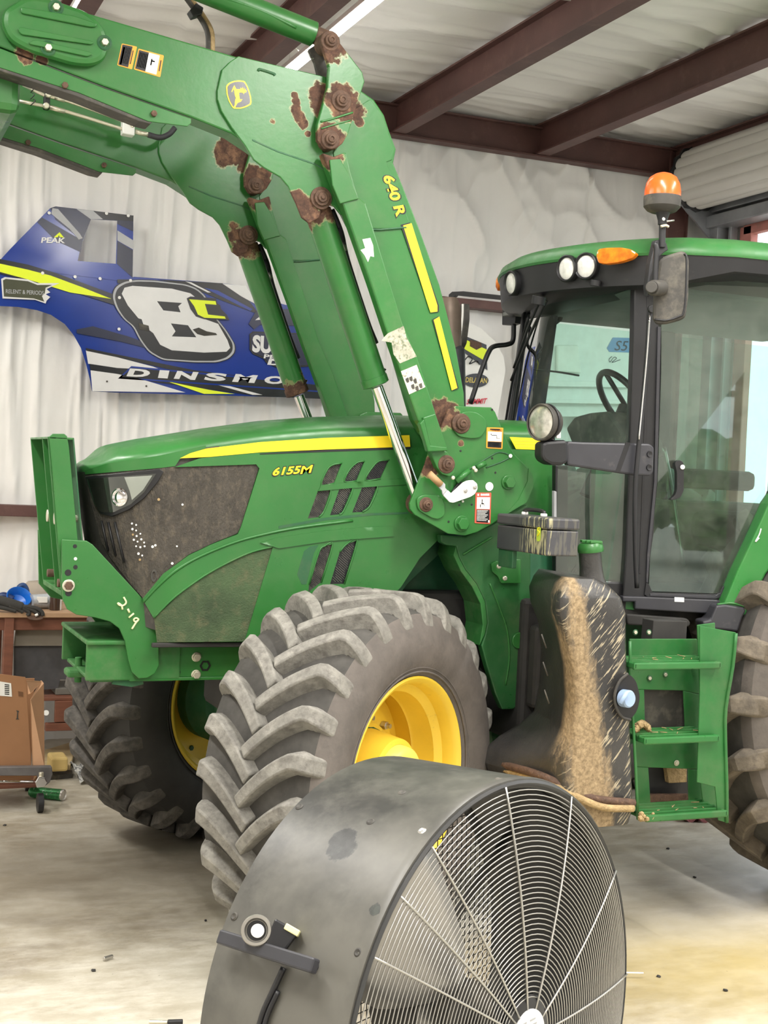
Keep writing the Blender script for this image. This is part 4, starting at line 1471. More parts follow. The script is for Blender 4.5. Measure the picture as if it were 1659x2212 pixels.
# ---------------- lift cylinders
YC = -0.475
for i in range(2):
    def C_(x, y, dy=0.0):
        p = P(x, y, YC)
        return Vector((p.x, p.y + dy + 0.94 * i, p.z))
    gm = green('cylinder_green' + str(i), [(tuple(C_(680, 440)), 0.09)] + ([(tuple(C_(815, 838)), 0.085)] if i else []), dusty=0.08)
    b = cyl('lift_cylinder', C_(686, 455), C_(812, 832), 0.051, gm, T, bevel=0.004, n=36)
    lathe('cylinder_gland', C_(806, 815), C_(812, 832) - C_(806, 815), [(0, 0.0515), (0.001, 0.054), (0.03, 0.054), (0.034, 0.045), (0.034, 0.02)], gm, b, n=36)
    cyl('cylinder_eye', C_(680, 435, -0.075), C_(680, 435, 0.04), 0.042, M['rust'], b)
    for hh, rr in ((0.075, 0.030), (0.083, 0.018), (0.088, 0.008)):
        cyl('eye_pin', C_(680, 435, -hh - 0.01), C_(680, 435, 0), rr, M['rust'], b)
    cyl('cylinder_rod', C_(814, 835), C_(905, 1083), 0.0235, M['chrome'], b, n=32)
    cyl('rod_eye', C_(907, 1088, -0.04), C_(907, 1088, 0.04), 0.045, M['rust'], b)
    tube('cylinder_pipe', [C_(715, 470, 0.05), C_(735, 500, 0.06), C_(770, 600, 0.065), C_(830, 780, 0.06), C_(842, 800, 0.05)], 0.009, M['black'], b)
    tube('cylinder_hose', [C_(722, 450, 0.03), C_(742, 500, 0.03), C_(758, 560, 0.04), C_(800, 690, 0.04), C_(822, 740, 0.05)], 0.012, M['charcoal'], b)
    tube('hose_fitting', [C_(735, 490, 0.03), C_(745, 520, 0.035)], 0.017, M['charcoal'], b, sub=0, n=8)
    tube('hose_fitting', [C_(746, 522, 0.035), C_(752, 540, 0.035)], 0.013, M['steel'], b, sub=0, n=8)

# bucket cylinder at the top and its hoses
tc = cyl('bucket_cylinder', P(380, -45, -0.46), P(678, 74, -0.46), 0.046, gA, T, n=32)
cyl('cylinder_rod_end', P(670, 72, -0.46), P(712, 88, -0.46), 0.034, M['rust'], tc)
cyl('bucket_cylinder', P(380, -45, -0.46) * 1 + Vector((0, 0.92, 0)), P(678, 74, -0.46) + Vector((0, 0.92, 0)), 0.046, gB, T, n=32)
tube('cylinder_pipe', [P(440, -20, -0.50), P(560, 22, -0.50), P(640, 60, -0.50)], 0.006, G, tc)
tube('safety_pin_wire', [P(664, 110, -0.5), P(667, 118, -0.5), P(672, 127, -0.5), P(678, 126, -0.5)], 0.0025, M['steel'], tc, n=5)
for dx in (0, 9):
    tube('boom_hose', [P(398 + dx, -10, -0.30), P(430 + dx, 35, -0.30), P(448 + dx, 70, -0.32), P(450 + dx, 115, -0.36)], 0.010, M['dusty_black'] if dx == 0 else M['straw'], arms[0])
plate('hose_clamp', [(410, 22), (424, 6), (440, 16), (437, 30), (418, 36)], -0.33, 0.05, M['black'], arms[0])

# ---------------- mast
ms = [(968, 884), (985, 877), (1062, 880), (1070, 890), (1084, 925), (1100, 962), (1112, 982), (1142, 1012), (1151, 1028), (1152, 1052), (1138, 1085), (1092, 1112), (1062, 1133), (1030, 1150), (1005, 1157), (968, 1153), (896, 1112), (886, 1100), (885, 1088), (918, 1006), (932, 960), (950, 930)]
gm_ = green('mast_green', [(pa(958, 895, -.56), 0.06), (pa(940, 910, -.56), 0.03), (pa(995, 958, -.56), 0.014), (pa(925, 1010, -.56), 0.04)], dusty=0.02)
mast = lplate('mast_plate', ms, -0.565, 0.014, T, bevel=0.003, mats=[gm_, gB])
lplate('mast_plate', ms, -0.42, 0.014, T, bevel=0.003)
lplate('mast_knuckle', [(912, 935), (920, 918), (936, 968), (966, 975), (985, 1005), (983, 1022), (972, 1030), (955, 1024), (944, 1010)], -0.60, 0.035, mast, bevel=0.004)
lplate('pin_plate', [(978, 925), (985, 900), (1005, 888), (1030, 890), (1050, 905), (1052, 925), (1040, 945), (1020, 948), (990, 943)], -0.575, 0.010, mast, bevel=0.003, r=0.02)
lplate('pin_plate', [(900, 1076), (915, 1068), (950, 1070), (960, 1082), (962, 1112), (950, 1122), (935, 1120), (903, 1102)], -0.575, 0.010, mast, bevel=0.003, r=0.02)
lplate('mast_shadow_plate', [(1142, 1012), (1151, 1028), (1152, 1052), (1138, 1085), (1092, 1112), (1120, 1080), (1140, 1040)], -0.568, 0.004, mast, bevel=0)
boss(997, 915, -0.578, 0.040, 0.05, M['rust'], mast)
boss(965, 1003, -0.602, 0.036, 0.05, M['rust'], mast)
boss(921, 1090, -0.578, 0.029, 0.05, M['rust'], mast)
for (x, y, r) in ((1098, 1042, 0.030), (997, 1131, 0.032)):
    p = P(x, y, -0.567)
    disc('mast_washer', p, (0, -1, 0), r, 0.006, gm_, mast[0])
    hexbolt('mast_nut', p + Vector((0, -0.006, 0)), (0, -1, 0), r * 0.8, 0.018, gm_, mast[0])
for (x, y) in ((1063, 885), (995, 974), (1063, 990), (1070, 1021), (992, 1091), (1019, 1090), (1028, 1058), (969, 1127)):
    disc('small_hole', P(x, y, -0.5655), (0, -1, 0), 0.0045, 0.001, BV, mast[0], n=10)
disc('reflector_stud', P(1102, 985, -0.567), (0, -1, 0), 0.008, 0.006, LW, mast[0], n=16)
disc('reflector_stud', P(999, 1083, -0.567), (0, -1, 0), 0.005, 0.006, LW, mast[0], n=16)
disc('round_sticker', P(1057, 1051, -0.566), (0, -1, 0), 0.0175, 0.001, M['white'], mast[0])
# parking latch with tan grip
lv = plate('latch_lever', [(957, 1069), (967, 1058), (975, 1066), (1001, 1042), (1010, 1038), (1022, 1037), (1031, 1045), (1032, 1056), (1026, 1067), (1017, 1073), (980, 1086), (972, 1085)], -0.60, 0.008, M['white'], mast[0], r=0.006, bevel=0.001)
plate('lever_neck', [(948, 1052), (957, 1041), (962, 1046), (962, 1054), (966, 1058), (957, 1069), (955, 1060)], -0.605, 0.008, M['race_grey'], lv, bevel=0.001)
tube('lever_grip', [P(927, 1023, -0.60), P(952, 1047, -0.60)], 0.014, simple('tan_grip', (0.47, 0.29, 0.14), 0.6), lv, sub=0, n=12)
for (x, y) in ((1025, 1052), (1005, 1060)):
    disc('lever_bolt', P(x, y, -0.60), (0, -1, 0), 0.008, 0.008, M['steel'], lv, n=12)
plate('latch_shadow_slot', [(977, 1060), (975, 1066), (1000, 1043), (994, 1037)], -0.58, 0.01, BV, mast[0])
for a_, b_ in (((986, 1040), (1014, 1016)), ((1030, 1010), (1048, 1000))):
    tube('latch_bar', [P(*a_, -0.585), P(*b_, -0.585)], 0.012, G, mast[0], sub=0, n=6)
for (x, y) in ((1022, 1011), (1026, 1016), (977, 1032)):
    disc('latch_bolt', P(x, y, -0.59), (0, -1, 0), 0.008, 0.012, M['zinc'], mast[0], n=12)
tube('latch_crease', [P(x, y, -0.566) for x, y in ((1010, 1016), (1060, 985), (1080, 977), (1102, 985), (1085, 997), (1050, 1010))], 0.003, GD, mast[0], n=5)
# warning labels
sticker(mast[0], [(1051, 923), (1087, 924), (1085, 970), (1050, 968)], -0.566, OR, [(0.08, 0.92, 0.20, 0.66, LW), (0.08, 0.92, 0.68, 0.95, BV), (0.2, 0.8, 0.06, 0.12, BV)] + [(0.13, 0.8, 0.71 + 0.045 * i, 0.73 + 0.045 * i, LW) for i in range(5)] + [(0.25, 0.30, 0.30, 0.36, BV), (0.30, 0.62, 0.36, 0.39, BV), (0.6, 0.63, 0.39, 0.5, BV), (0.6, 0.82, 0.5, 0.52, BV)])
sticker(mast[0], [(1027, 1064), (1061, 1064), (1059, 1132), (1025, 1130)], -0.566, M['red_label'], [(0.10, 0.92, 0.15, 0.53, LW), (0.10, 0.92, 0.55, 0.96, BV), (0.32, 0.85, 0.05, 0.10, LW), (0.12, 0.22, 0.04, 0.11, LW), (0.84, 0.94, 0.88, 0.96, LW)] + [(0.13, 0.82 - 0.08 * (i % 3), 0.57 + 0.045 * i, 0.59 + 0.045 * i, LW) for i in range(8)] + [(0.4, 0.45, 0.22, 0.34, BV), (0.38, 0.55, 0.34, 0.38, BV), (0.3, 0.35, 0.38, 0.48, BV), (0.55, 0.58, 0.38, 0.44, BV)])
lettering('warning_text', 'DANGER', P(1038, 1071, -.567), P(1057, 1071, -.567), P(1038, 1066, -.567), M['label_white'], mast[0], lift=0.003, bold=0.01)
lettering('warning_text', 'WARNING', P(1061, 931, -.567), P(1083, 932, -.567), P(1061, 926, -.567), BV, mast[0], lift=0.003, bold=0.01)
# mount that carries the mast down to the tractor
mt = [(952, 1155), (1005, 1160), (1065, 1133), (1140, 1090), (1147, 1140), (1147, 1310), (1150, 1400), (1140, 1470), (1130, 1510), (1110, 1532), (1085, 1533), (1070, 1500), (1052, 1440), (1040, 1395), (1048, 1370), (1053, 1345), (1048, 1300), (1030, 1262), (1005, 1230), (992, 1205), (985, 1180), (965, 1178), (953, 1172)]
mo = lplate('loader_mount', mt, -0.46, 0.04, T, bevel=0.006, mats=[green('mount_green', dusty=0.15, col=(0.021, 0.115, 0.030)), gB])
lplate('mount_flange', [(985, 1180), (992, 1205), (1005, 1230), (1030, 1262), (1048, 1300), (1053, 1345), (1048, 1370), (1036, 1395), (1043, 1350), (1038, 1305), (1020, 1268), (996, 1235), (980, 1200)], -0.46, 0.16, mo, bevel=0.003, mats=[M['green_dusty']] * 2)
tube('mount_crease', [P(x, y, -0.461) for x, y in ((1058, 1260), (1078, 1310), (1095, 1360), (1100, 1420), (1092, 1480))], 0.004, G, mo[0], n=6)
tube('mount_crease', [P(x, y, -0.462) for x, y in ((1000, 1198), (1030, 1180), (1062, 1161))], 0.005, G, mo[0], n=6)
disc('mount_boss', P(1120, 1383, -0.46), (0, -1, 0), 0.034, 0.012, G, mo[0])
plate('mount_bracket', [(1062, 1218), (1072, 1212), (1125, 1208), (1125, 1260), (1083, 1260), (1076, 1245), (1064, 1235)], -0.475, 0.012, G, mo[0], bevel=0.002)
for (x, y) in ((1076, 1223), (1089, 1249)):
    disc('bracket_bolt', P(x, y, -0.487), (0, -1, 0), 0.010, 0.012, M['zinc'], mo[0], n=14)
plate('side_frame', [(1125, 1195), (1192, 1196), (1200, 1300), (1190, 1330), (1165, 1350), (1150, 1320), (1136, 1290), (1127, 1262)], -0.44, 0.03, green('frame_blue_green', col=(0.03, 0.16, 0.075), dusty=0.1), T)

# ================================================================== CAB
cabg = root  # noqa
BK = M['black']
DN0 = np.array([1.325, -0.56, 2.0])                       # front edge of the door
DT = Vector((0.97, -0.27, 0)).normalized()                # door runs back and outward
DNrm = Vector((DT.y, -DT.x, 0))
if DNrm.y > 0:
    DNrm = -DNrm


def D(x, y, off=0.0):
    return PP(x, y, DN0 + np.array(DNrm) * off, DNrm)


def dplate(name, px, th, mat, parent, off=0.0, r=0.0, bevel=0.002, holes=None, **k):
    return plateN(name, px, Vector(DN0) + DNrm * off, DNrm, th, mat, parent, r=r, bevel=bevel, **k)


def ws(y, z, off=0.0):
    """windshield surface"""
    lean = 0.10 * (2.65 - z)
    return Vector((1.215 + 0.42 * y * y - lean - off, y, z))


# windshield glass
zb_, zt_ = 1.36, 2.62
vs, fs = [], []
ny, nz = 17, 9
for j in range(nz):
    for i in range(ny):
        vs.append(ws(-0.535 + 1.07 * i / (ny - 1), zb_ + (zt_ - zb_) * j / (nz - 1)))
for j in range(nz - 1):
    for i in range(ny - 1):
        a_ = j * ny + i
        fs.append((a_, a_ + 1, a_ + ny + 1, a_ + ny))
wsh = mk('windshield', vs, fs, M['glass'], T, smooth='all')
vs, fs = [], []
for j in range(nz):
    for i in range(5):
        vs.append(ws(0.44 + 0.10 * i / 4, zb_ + (zt_ - zb_) * j / (nz - 1), 0.006))
for j in range(nz - 1):
    for i in range(4):
        a_ = j * 5 + i
        fs.append((a_, a_ + 1, a_ + 6, a_ + 5))
bd0 = mk('windshield_border', vs, fs, BK, wsh, smooth='all')
bd0.modifiers.new('t', 'SOLIDIFY').thickness = 0.012



def pillar(name, pts, w, d, mat, parent):
    """rectangular bar following points; w across x, d across y"""
    vs, fs = [], []
    for p in pts:
        for (i, j) in ((-1, -1), (1, -1), (1, 1), (-1, 1)):
            vs.append(Vector(p) + Vector((i * w / 2, j * d / 2, 0)))
    for k in range(len(pts) - 1):
        for i in range(4):
            j = (i + 1) % 4
            fs.append((k * 4 + i, k * 4 + j, k * 4 + 4 + j, k * 4 + 4 + i))
    fs.append((3, 2, 1, 0))
    b = (len(pts) - 1) * 4
    fs.append((b, b + 1, b + 2, b + 3))
    return mk(name, vs, fs, mat, parent, bevel=0.006)


# near front pillar as a traced plate on the door plane, far one mirrored
fp = dplate('front_pillar', [(1371, 586), (1420, 598), (1424, 700), (1420, 960), (1413, 1150), (1398, 1250), (1395, 1300), (1345, 1292), (1352, 1200), (1356, 1080), (1362, 900), (1368, 740)], 0.06, BK, T, off=0.004, bevel=0.006)
dplate('pillar_seal', [(1421, 705), (1428, 706), (1420, 1040), (1404, 1200), (1400, 1260), (1396, 1258), (1398, 1200), (1413, 1040)], 0.01, M['charcoal'], fp, off=0.014)
dplate('pillar_groove', [(1398, 640), (1402, 640), (1398, 900), (1384, 1240), (1380, 1240), (1392, 900)], 0.004, BV, fp, off=0.006)
pillar('front_pillar', [ws(0.53, 1.33) + Vector((0.10, 0, 0)), ws(0.53, 2.64) + Vector((0.10, 0, 0))], 0.14, 0.05, BK, T)
# front lower side window frame and glass, between bonnet and door
q0 = ws(-0.53, 1.4)
dg = dplate('door', [(1428, 600), (1700, 606), (1700, 1000), (1660, 1060), (1640, 1110), (1602, 1190), (1566, 1262), (1560, 1280), (1545, 1283), (1408, 1278), (1401, 1270), (1404, 1200), (1420, 1040), (1428, 800)], 0.004, M['door_glass'], T, off=0.0)
for q in ([(1396, 1258), (1402, 1262), (1410, 1280), (1548, 1284), (1562, 1276), (1570, 1262), (1604, 1192), (1642, 1112), (1662, 1062), (1700, 1002), (1700, 1020), (1668, 1075), (1650, 1118), (1612, 1200), (1575, 1275), (1562, 1294), (1545, 1298), (1405, 1293), (1392, 1285)],):
    dplate('door_frame', q, 0.03, BK, dg, off=0.012)
dplate('door_frame', [(1420, 588), (1700, 594), (1700, 608), (1430, 604)], 0.03, BK, dg, off=0.012)
dplate('door_trim', [(1404, 1282), (1545, 1287), (1556, 1281), (1560, 1270), (1565, 1264), (1563, 1280), (1556, 1291), (1545, 1294), (1404, 1288)], 0.006, M['charcoal'], dg, off=0.016)
hd = dplate('door_handle', [(1457, 1000), (1466, 993), (1476, 997), (1478, 1010), (1477, 1060), (1470, 1075), (1456, 1080), (1447, 1080), (1458, 1070), (1462, 1058), (1462, 1020)], 0.03, BK, dg, off=0.05, r=0.01, bevel=0.006)
disc('door_lock', D(1474, 1009, 0.052), DNrm, 0.010, 0.005, M['white'], hd)
# cab sill under the door
sl = dplate('cab_sill', [(1345, 1288), (1405, 1290), (1545, 1296), (1566, 1298), (1560, 1318), (1556, 1322), (1525, 1325), (1372, 1316), (1372, 1300), (1345, 1300)], 0.10, M['charcoal'], T, off=0.03, bevel=0.005)
dplate('sill_label', [(1457, 1290), (1478, 1291), (1478, 1301), (1457, 1300)], 0.002, M['white'], sl, off=0.032)
dplate('sill_bracket', [(1348, 1280), (1368, 1284), (1370, 1318), (1350, 1316)], 0.03, G, sl, off=0.0)
dplate('sill_tube', [(1352, 1326), (1485, 1336), (1492, 1345), (1490, 1352), (1480, 1356), (1355, 1350)], 0.06, M['rubber_dark'], sl, off=0.03, r=0.01, bevel=0.01)
# wheel fender strip rising at the right
fd = dplate('fender', [(1700, 1030), (1660, 1088), (1625, 1165), (1592, 1235), (1574, 1280), (1562, 1308), (1556, 1322), (1610, 1330), (1625, 1300), (1655, 1240), (1700, 1180)], 0.10, green('fender_green', col=(0.028, 0.185, 0.036)), T, off=0.08, bevel=0.008)
dplate('fender_end', [(1548, 1308), (1566, 1306), (1606, 1312), (1613, 1318), (1604, 1335), (1594, 1365), (1575, 1362), (1520, 1356), (1518, 1342), (1535, 1338)], 0.10, M['charcoal'], fd, off=0.10, bevel=0.008)
tube('fender_scratch', [D(x, y, 0.082) for x, y in ((1644, 1142), (1640, 1155), (1632, 1170), (1640, 1162))], 0.003, LW, fd, n=5)
tube('fender_lip', [D(x, y, 0.083) for x, y in ((1549, 1306), (1580, 1303), (1610, 1310))], 0.005, G, fd, n=6)

# roof shell
def roof_plan(t):
    """outline, t 0..1 around; front edge curved"""
    pts = []
    for i in range(25):
        y = -0.66 + 1.32 * i / 24
        pts.append((1.00 + 0.62 * y * y, y))
    left = [(1.36, 0.74), (1.55, 0.82), (1.9, 0.86), (2.9, 0.88), (3.0, 0.80)]
    right = [(3.0, -0.80), (2.9, -0.88), (1.9, -0.86), (1.55, -0.82), (1.36, -0.74)]
    return pts + left + right


base = roof_plan(0)
rc_ = (2.0, 0.0)


def ring_at(z, k, dx=0.0):
    return [Vector((rc_[0] + (x - rc_[0]) * k + dx, rc_[1] + (y - rc_[1]) * k, z)) for x, y in base]


def loft(name, rings, mat, parent, cap=True, **k):
    n_ = len(rings[0])
    vs = [p for r_ in rings for p in r_]
    fs = []
    for j in range(len(rings) - 1):
        for i in range(n_):
            i2 = (i + 1) % n_
            fs.append((j * n_ + i, j * n_ + i2, (j + 1) * n_ + i2, (j + 1) * n_ + i))
    if cap:
        fs.append(tuple(range(n_)))
        fs.append(tuple((len(rings) - 1) * n_ + i for i in reversed(range(n_))))
    me = bpy.data.meshes.new(name)
    me.from_pydata([tuple(p) for p in vs], [], fs)
    bm = bmesh.new()
    bm.from_mesh(me)
    bpy.data.meshes.remove(me)
    return fin_bm(name, bm, mat, parent, smooth=True, **k)


rf = loft('roof_shell', [ring_at(2.722, 0.995), ring_at(2.732, 1.0), ring_at(2.765, 0.985), ring_at(2.795, 0.94), ring_at(2.815, 0.86), ring_at(2.83, 0.7), ring_at(2.835, 0.3)], green('roof_green', col=(0.034, 0.17, 0.042), dusty=0.12), T, angle=50)
fr_ = [ring_at(2.59, 0.955), ring_at(2.605, 0.975), ring_at(2.722, 0.990)]
for k_, r_ in enumerate(fr_[:2]):
    for p in r_:
        t_ = min(1, max(0, (p.x - 1.30) / 0.25))
        p.z += (0.066 if k_ == 0 else 0.062) * t_ * t_ * (3 - 2 * t_)
fa = loft('roof_fascia', fr_, BK, T, angle=40)
box('headliner', 1.30, 2.9, -0.55, 0.72, 2.60, 2.62, M['liner'], T)
dplate('gutter', [(1440, 567), (1700, 577), (1700, 592), (1440, 586)], 0.03, M['charcoal'], fa, off=0.10, bevel=0.004)


def on_front(x, y, off=0.0):
    """point on the curved front of the roof"""
    X = 1.1
    for _ in range(12):
        p = PX(x, y, X)
        X = 1.02 + 0.62 * min(0.7, abs(p.y)) ** 2 - off
    return PX(x, y, X)


def worklight(x, y, parent, dirv, r=0.052):
    p = on_front(x, y, 0.03)
    d = Vector(dirv).normalized()
    o = lathe('work_light', p, d, [(-0.10, 0.03), (-0.09, r * 0.8), (-0.03, r * 1.08), (0.0, r * 1.1), (0.004, r * 1.0), (0.0, r * 0.9), (-0.004, r * 0.88)], BK, parent, n=32)
    lathe('work_light_lens', p, d, [(-0.006, r * 0.9), (-0.001, r * 0.7), (0.001, 0.0)], M['lens'], o, n=32)
    return o


worklight(1222, 580, fa, (-1, -0.25, -0.1))
worklight(1264, 575, fa, (-1, -0.45, -0.1))
worklight(1102, 612, fa, (-1, -0.05, -0.1))
# amber corner marker
am = [(1287, 552), (1291, 538), (1305, 535), (1340, 534), (1362, 538), (1376, 547), (1365, 558), (1340, 566), (1310, 570), (1292, 568)]
vsn = Vector((-0.75, -0.66, 0)).normalized()
ap = on_front(1310, 552, 0.02)
o = plateN('marker_lamp', am, ap, vsn, 0.04, M['amber'], fa, r=0.01, bevel=0.008)
pf = PX(1080, 612, 1.30)
lathe('marker_lamp', pf, (-1, 0.4, 0), [(-0.02, 0.04), (0.01, 0.038), (0.02, 0.02), (0.022, 0.0)], M['amber'], fa, n=20)
cyl('lamp_bolt', on_front(1287, 605), on_front(1285, 618), 0.022, BK, fa)
cyl('wiper_motor', on_front(1165, 640), on_front(1162, 658), 0.03, BK, fa)

# wipers
wp = tube('wiper', [ws(0.27, 2.56, 0.03), ws(0.42, 2.3, 0.03), ws(0.52, 2.0, 0.03)], 0.006, BV, T, n=6)
wa = wp
for (a_, b_) in (((1186, 607), (1110, 795)), ((1190, 632), (1104, 822))):
    tube('wiper_arm', [PX(*a_, 1.15), PX((a_[0] + b_[0]) / 2 - 4, (a_[1] + b_[1]) / 2, 1.13), PX(*b_, 1.12)], 0.007, BV, wp, n=6)
# mirror and blind inside, phone holder rod
tube('visor_stem', [PX(1196, 655, 1.5), PX(1192, 676, 1.5)], 0.012, BV, T, n=8)
fin_bm('inside_mirror', prism(rnd_poly([PX(x, y, 1.52) for x, y in ((1199, 665), (1214, 654), (1213, 672), (1206, 692), (1190, 704), (1192, 680))], 0.01), (0.02, 0, 0)), BV, T)
tube('antenna_rod', [PX(1138, 797, 1.3), PX(1200, 803, 1.3), PX(1250, 811, 1.3)], 0.005, BV, T, n=6)

# inside of the cab
box('cab_floor', 1.25, 2.9, -0.55, 0.7, 1.22, 1.30, M['rubber_dark'], T)
for sy in (0.70,):
    pillar('centre_pillar', [(2.25, sy, 1.3), (2.25, sy, 2.6)], 0.10, 0.06, BK, T)
    pillar('rear_pillar', [(3.02, sy, 1.3), (3.02, sy, 2.6)], 0.05, 0.06, M['charcoal'], T)
    pillar('front_pillar_trim', [(1.42, sy - 0.12, 1.3), (1.42, sy - 0.12, 2.6)], 0.05, 0.05, M['liner'], T)
pillar('rear_pillar', [(2.9, -0.72, 1.3), (2.9, -0.72, 2.6)], 0.06, 0.06, M['charcoal'], T)
mk('side_window', [(1.44, 0.62, 1.35), (2.99, 0.74, 1.35), (2.99, 0.74, 2.58), (1.44, 0.62, 2.58)], [(0, 1, 2, 3)], M['glass'], T)
box('dash_console', 1.46, 1.62, -0.26, 0.10, 1.32, 1.80, M['dusty_black'], T, bevel=0.05)
fin_bm('instrument_hood', prism(rnd_poly([PX(x, y, 1.42) for x, y in ((1221, 925), (1240, 900), (1270, 892), (1312, 888), (1335, 918), (1352, 955), (1352, 985), (1245, 985))], 0.02), (0.2, 0, 0)), M['dusty_black'], T, bevel=0.02)
swc = PX(1352, 878, 1.80)
swd = Vector((0.80, -0.10, 0.60)).normalized()
ring = []
u_, v_, _d = frame_of(swd)
for i in range(40):
    t = 2 * math.pi * i / 40
    ring.append(swc + (u_ * math.cos(t) + v_ * math.sin(t)) * 0.20)
sw = fin_bm('steering_wheel', tube_bm(ring, 0.016, 10, closed=True), BV, T, smooth='all')
for t in (0.5, 2.6, 4.7):
    tube('wheel_spoke', [swc, swc + (u_ * math.cos(t) + v_ * math.sin(t)) * 0.19], 0.012, BV, sw, sub=0)
cyl('steering_column', (1.60, swc.y, 1.72), swc, 0.035, BV, sw)
se = box('driver_seat', 2.12, 2.62, -0.30, 0.22, 1.50, 1.68, M['seat'], T, bevel=0.05)
sb = fin_bm('seat_backrest', prism(rnd_poly([Vector((2.60, -0.28, 1.62)), Vector((2.60, 0.20, 1.62)), Vector((2.72, 0.24, 2.05)), Vector((2.78, 0.18, 2.35)), Vector((2.78, -0.24, 2.35)), Vector((2.72, -0.32, 2.05))], 0.08), (0.12, 0, 0)), M['seat'], se, bevel=0.04)
box('armrest', 2.15, 2.55, 0.25, 0.38, 1.78, 1.88, M['seat'], se, bevel=0.03)
box('side_console', 1.75, 2.7, 0.35, 0.66, 1.3, 1.72, M['dusty_black'], T, bevel=0.03)
for i in range(3):
    cyl('control_knob', (1.85 + 0.13 * i, 0.42, 1.72), (1.85 + 0.13 * i, 0.42, 1.76), 0.02, BV, T)
box('seat_base', 2.2, 2.55, -0.2, 0.15, 1.3, 1.5, M['rubber_dark'], se)
tube('side_grab_rail', [(1.6, -0.50, 1.45), (1.50, -0.52, 1.8), (1.47, -0.5, 1.95)], 0.010, M['steel'], T)
box('cab_front_wall', 1.14, 1.30, -0.53, 0.53, 1.22, 1.38, BK, T, bevel=0.01)
# lower front quarter panel left of the door (glass down to the floor)
qg = mk('quarter_glass', [P(1205, 1005, -0.50), P(1356, 1000, -0.53), P(1348, 1292, -0.53), P(1200, 1292, -0.50)], [(0, 1, 2, 3)], M['door_glass'], T)
plate('quarter_frame', [(1200, 1005), (1227, 1005), (1227, 1240), (1200, 1240)], -0.50, 0.03, BK, qg)
plate('cab_front_edge', [(1197, 1060), (1203, 1062), (1203, 1200), (1197, 1200)], -0.52, 0.02, M['race_grey'], T)
box('quarter_backing', 1.18, 1.40, -0.44, -0.40, 1.22, 1.9, M['green_dark'], T)

# ================================================================== TANK, TOOLBOX, STEPS, MIRROR, BEACON
# fuel tank: stacked cross-sections  (z, x_front_outer, x_front_inner, x_rear, y_out, y_in)
MUD = M['straw']
m, nt, bs = nodes('mud_caked_black_tank')
g_ = nt.nodes.new('ShaderNodeNewGeometry')
sx = nt.nodes.new('ShaderNodeSeparateXYZ')
nt.links.new(g_.outputs['Position'], sx.inputs[0])
c_ = mix(nt, ramp(nt, noise(nt, 6, 5), 0.3, 0.7), (0.028, 0.027, 0.027), (0.055, 0.052, 0.048))
# thin straw scratches that run down and back over the side
mp = nt.nodes.new('ShaderNodeMapping')
mp.vector_type = 'TEXTURE'
mp.inputs['Rotation'].default_value = (0, math.radians(-50), 0)
mp.inputs['Scale'].default_value = (1 / 14, 1 / 12, 1 / 150)
nt.links.new(g_.outputs['Position'], mp.inputs['Vector'])
nz = nt.nodes.new('ShaderNodeTexNoise')
nz.inputs['Scale'].default_value = 1.0
nz.inputs['Detail'].default_value = 3
nt.links.new(mp.outputs['Vector'], nz.inputs['Vector'])
sc = ramp(nt, nz.outputs['Fac'], 0.575, 0.625, 0, 1)
side_f = ramp(nt, sx.outputs['Y'], -0.98, -1.03, 0, 1)
mm_ = nt.nodes.new('ShaderNodeMath')
mm_.operation = 'MULTIPLY'
nt.links.new(sc, mm_.inputs[0])
nt.links.new(side_f, mm_.inputs[1])
c_ = mix(nt, mm_.outputs[0], c_, (0.42, 0.36, 0.25))
# caked band of chaff that follows the outer front corner
bx = nt.nodes.new('ShaderNodeMath')      # x - (line of the corner)
bx.operation = 'MULTIPLY_ADD'
nt.links.new(sx.outputs['Z'], bx.inputs[0])
bx.inputs[1].default_value = 0.145
bx.inputs[2].default_value = -0.955
b2 = nt.nodes.new('ShaderNodeMath')
b2.operation = 'ADD'
nt.links.new(bx.outputs[0], b2.inputs[0])
nt.links.new(sx.outputs['X'], b2.inputs[1])
b3 = nt.nodes.new('ShaderNodeMath')
b3.operation = 'ABSOLUTE'
nt.links.new(b2.outputs[0], b3.inputs[0])
b4 = nt.nodes.new('ShaderNodeMath')
b4.operation = 'MULTIPLY_ADD'
nt.links.new(noise(nt, 26, 6, 0.75, stretch=(1, 1, 0.35)), b4.inputs[0])
b4.inputs[1].default_value = 0.13
nt.links.new(b3.outputs[0], b4.inputs[2])
wz = ramp(nt, sx.outputs['Z'], 0.62, 1.40, 0.155, 0.095)
b5 = nt.nodes.new('ShaderNodeMath')
b5.operation = 'SUBTRACT'
nt.links.new(b4.outputs[0], b5.inputs[0])
nt.links.new(wz, b5.inputs[1])
band = ramp(nt, b5.outputs[0], -0.022, 0.018, 1, 0)
b6 = nt.nodes.new('ShaderNodeMath')
b6.operation = 'MULTIPLY'
nt.links.new(band, b6.inputs[0])
nt.links.new(ramp(nt, sx.outputs['Y'], -0.90, -0.95, 0, 1), b6.inputs[1])
mudc = mix(nt, ramp(nt, noise(nt, 55, 5, 0.7), 0.35, 0.65), (0.19, 0.135, 0.075), (0.42, 0.31, 0.18))
c_ = mix(nt, b6.outputs[0], c_, mudc)
nt.links.new(c_, bs.inputs['Base Color'])
nt.links.new(ramp(nt, b6.outputs[0], 0, 1, 0.30, 0.95), bs.inputs['Roughness'])
bump(nt, bs, noise(nt, 70, 5, 0.7), 0.25, 0.01)
TM = m

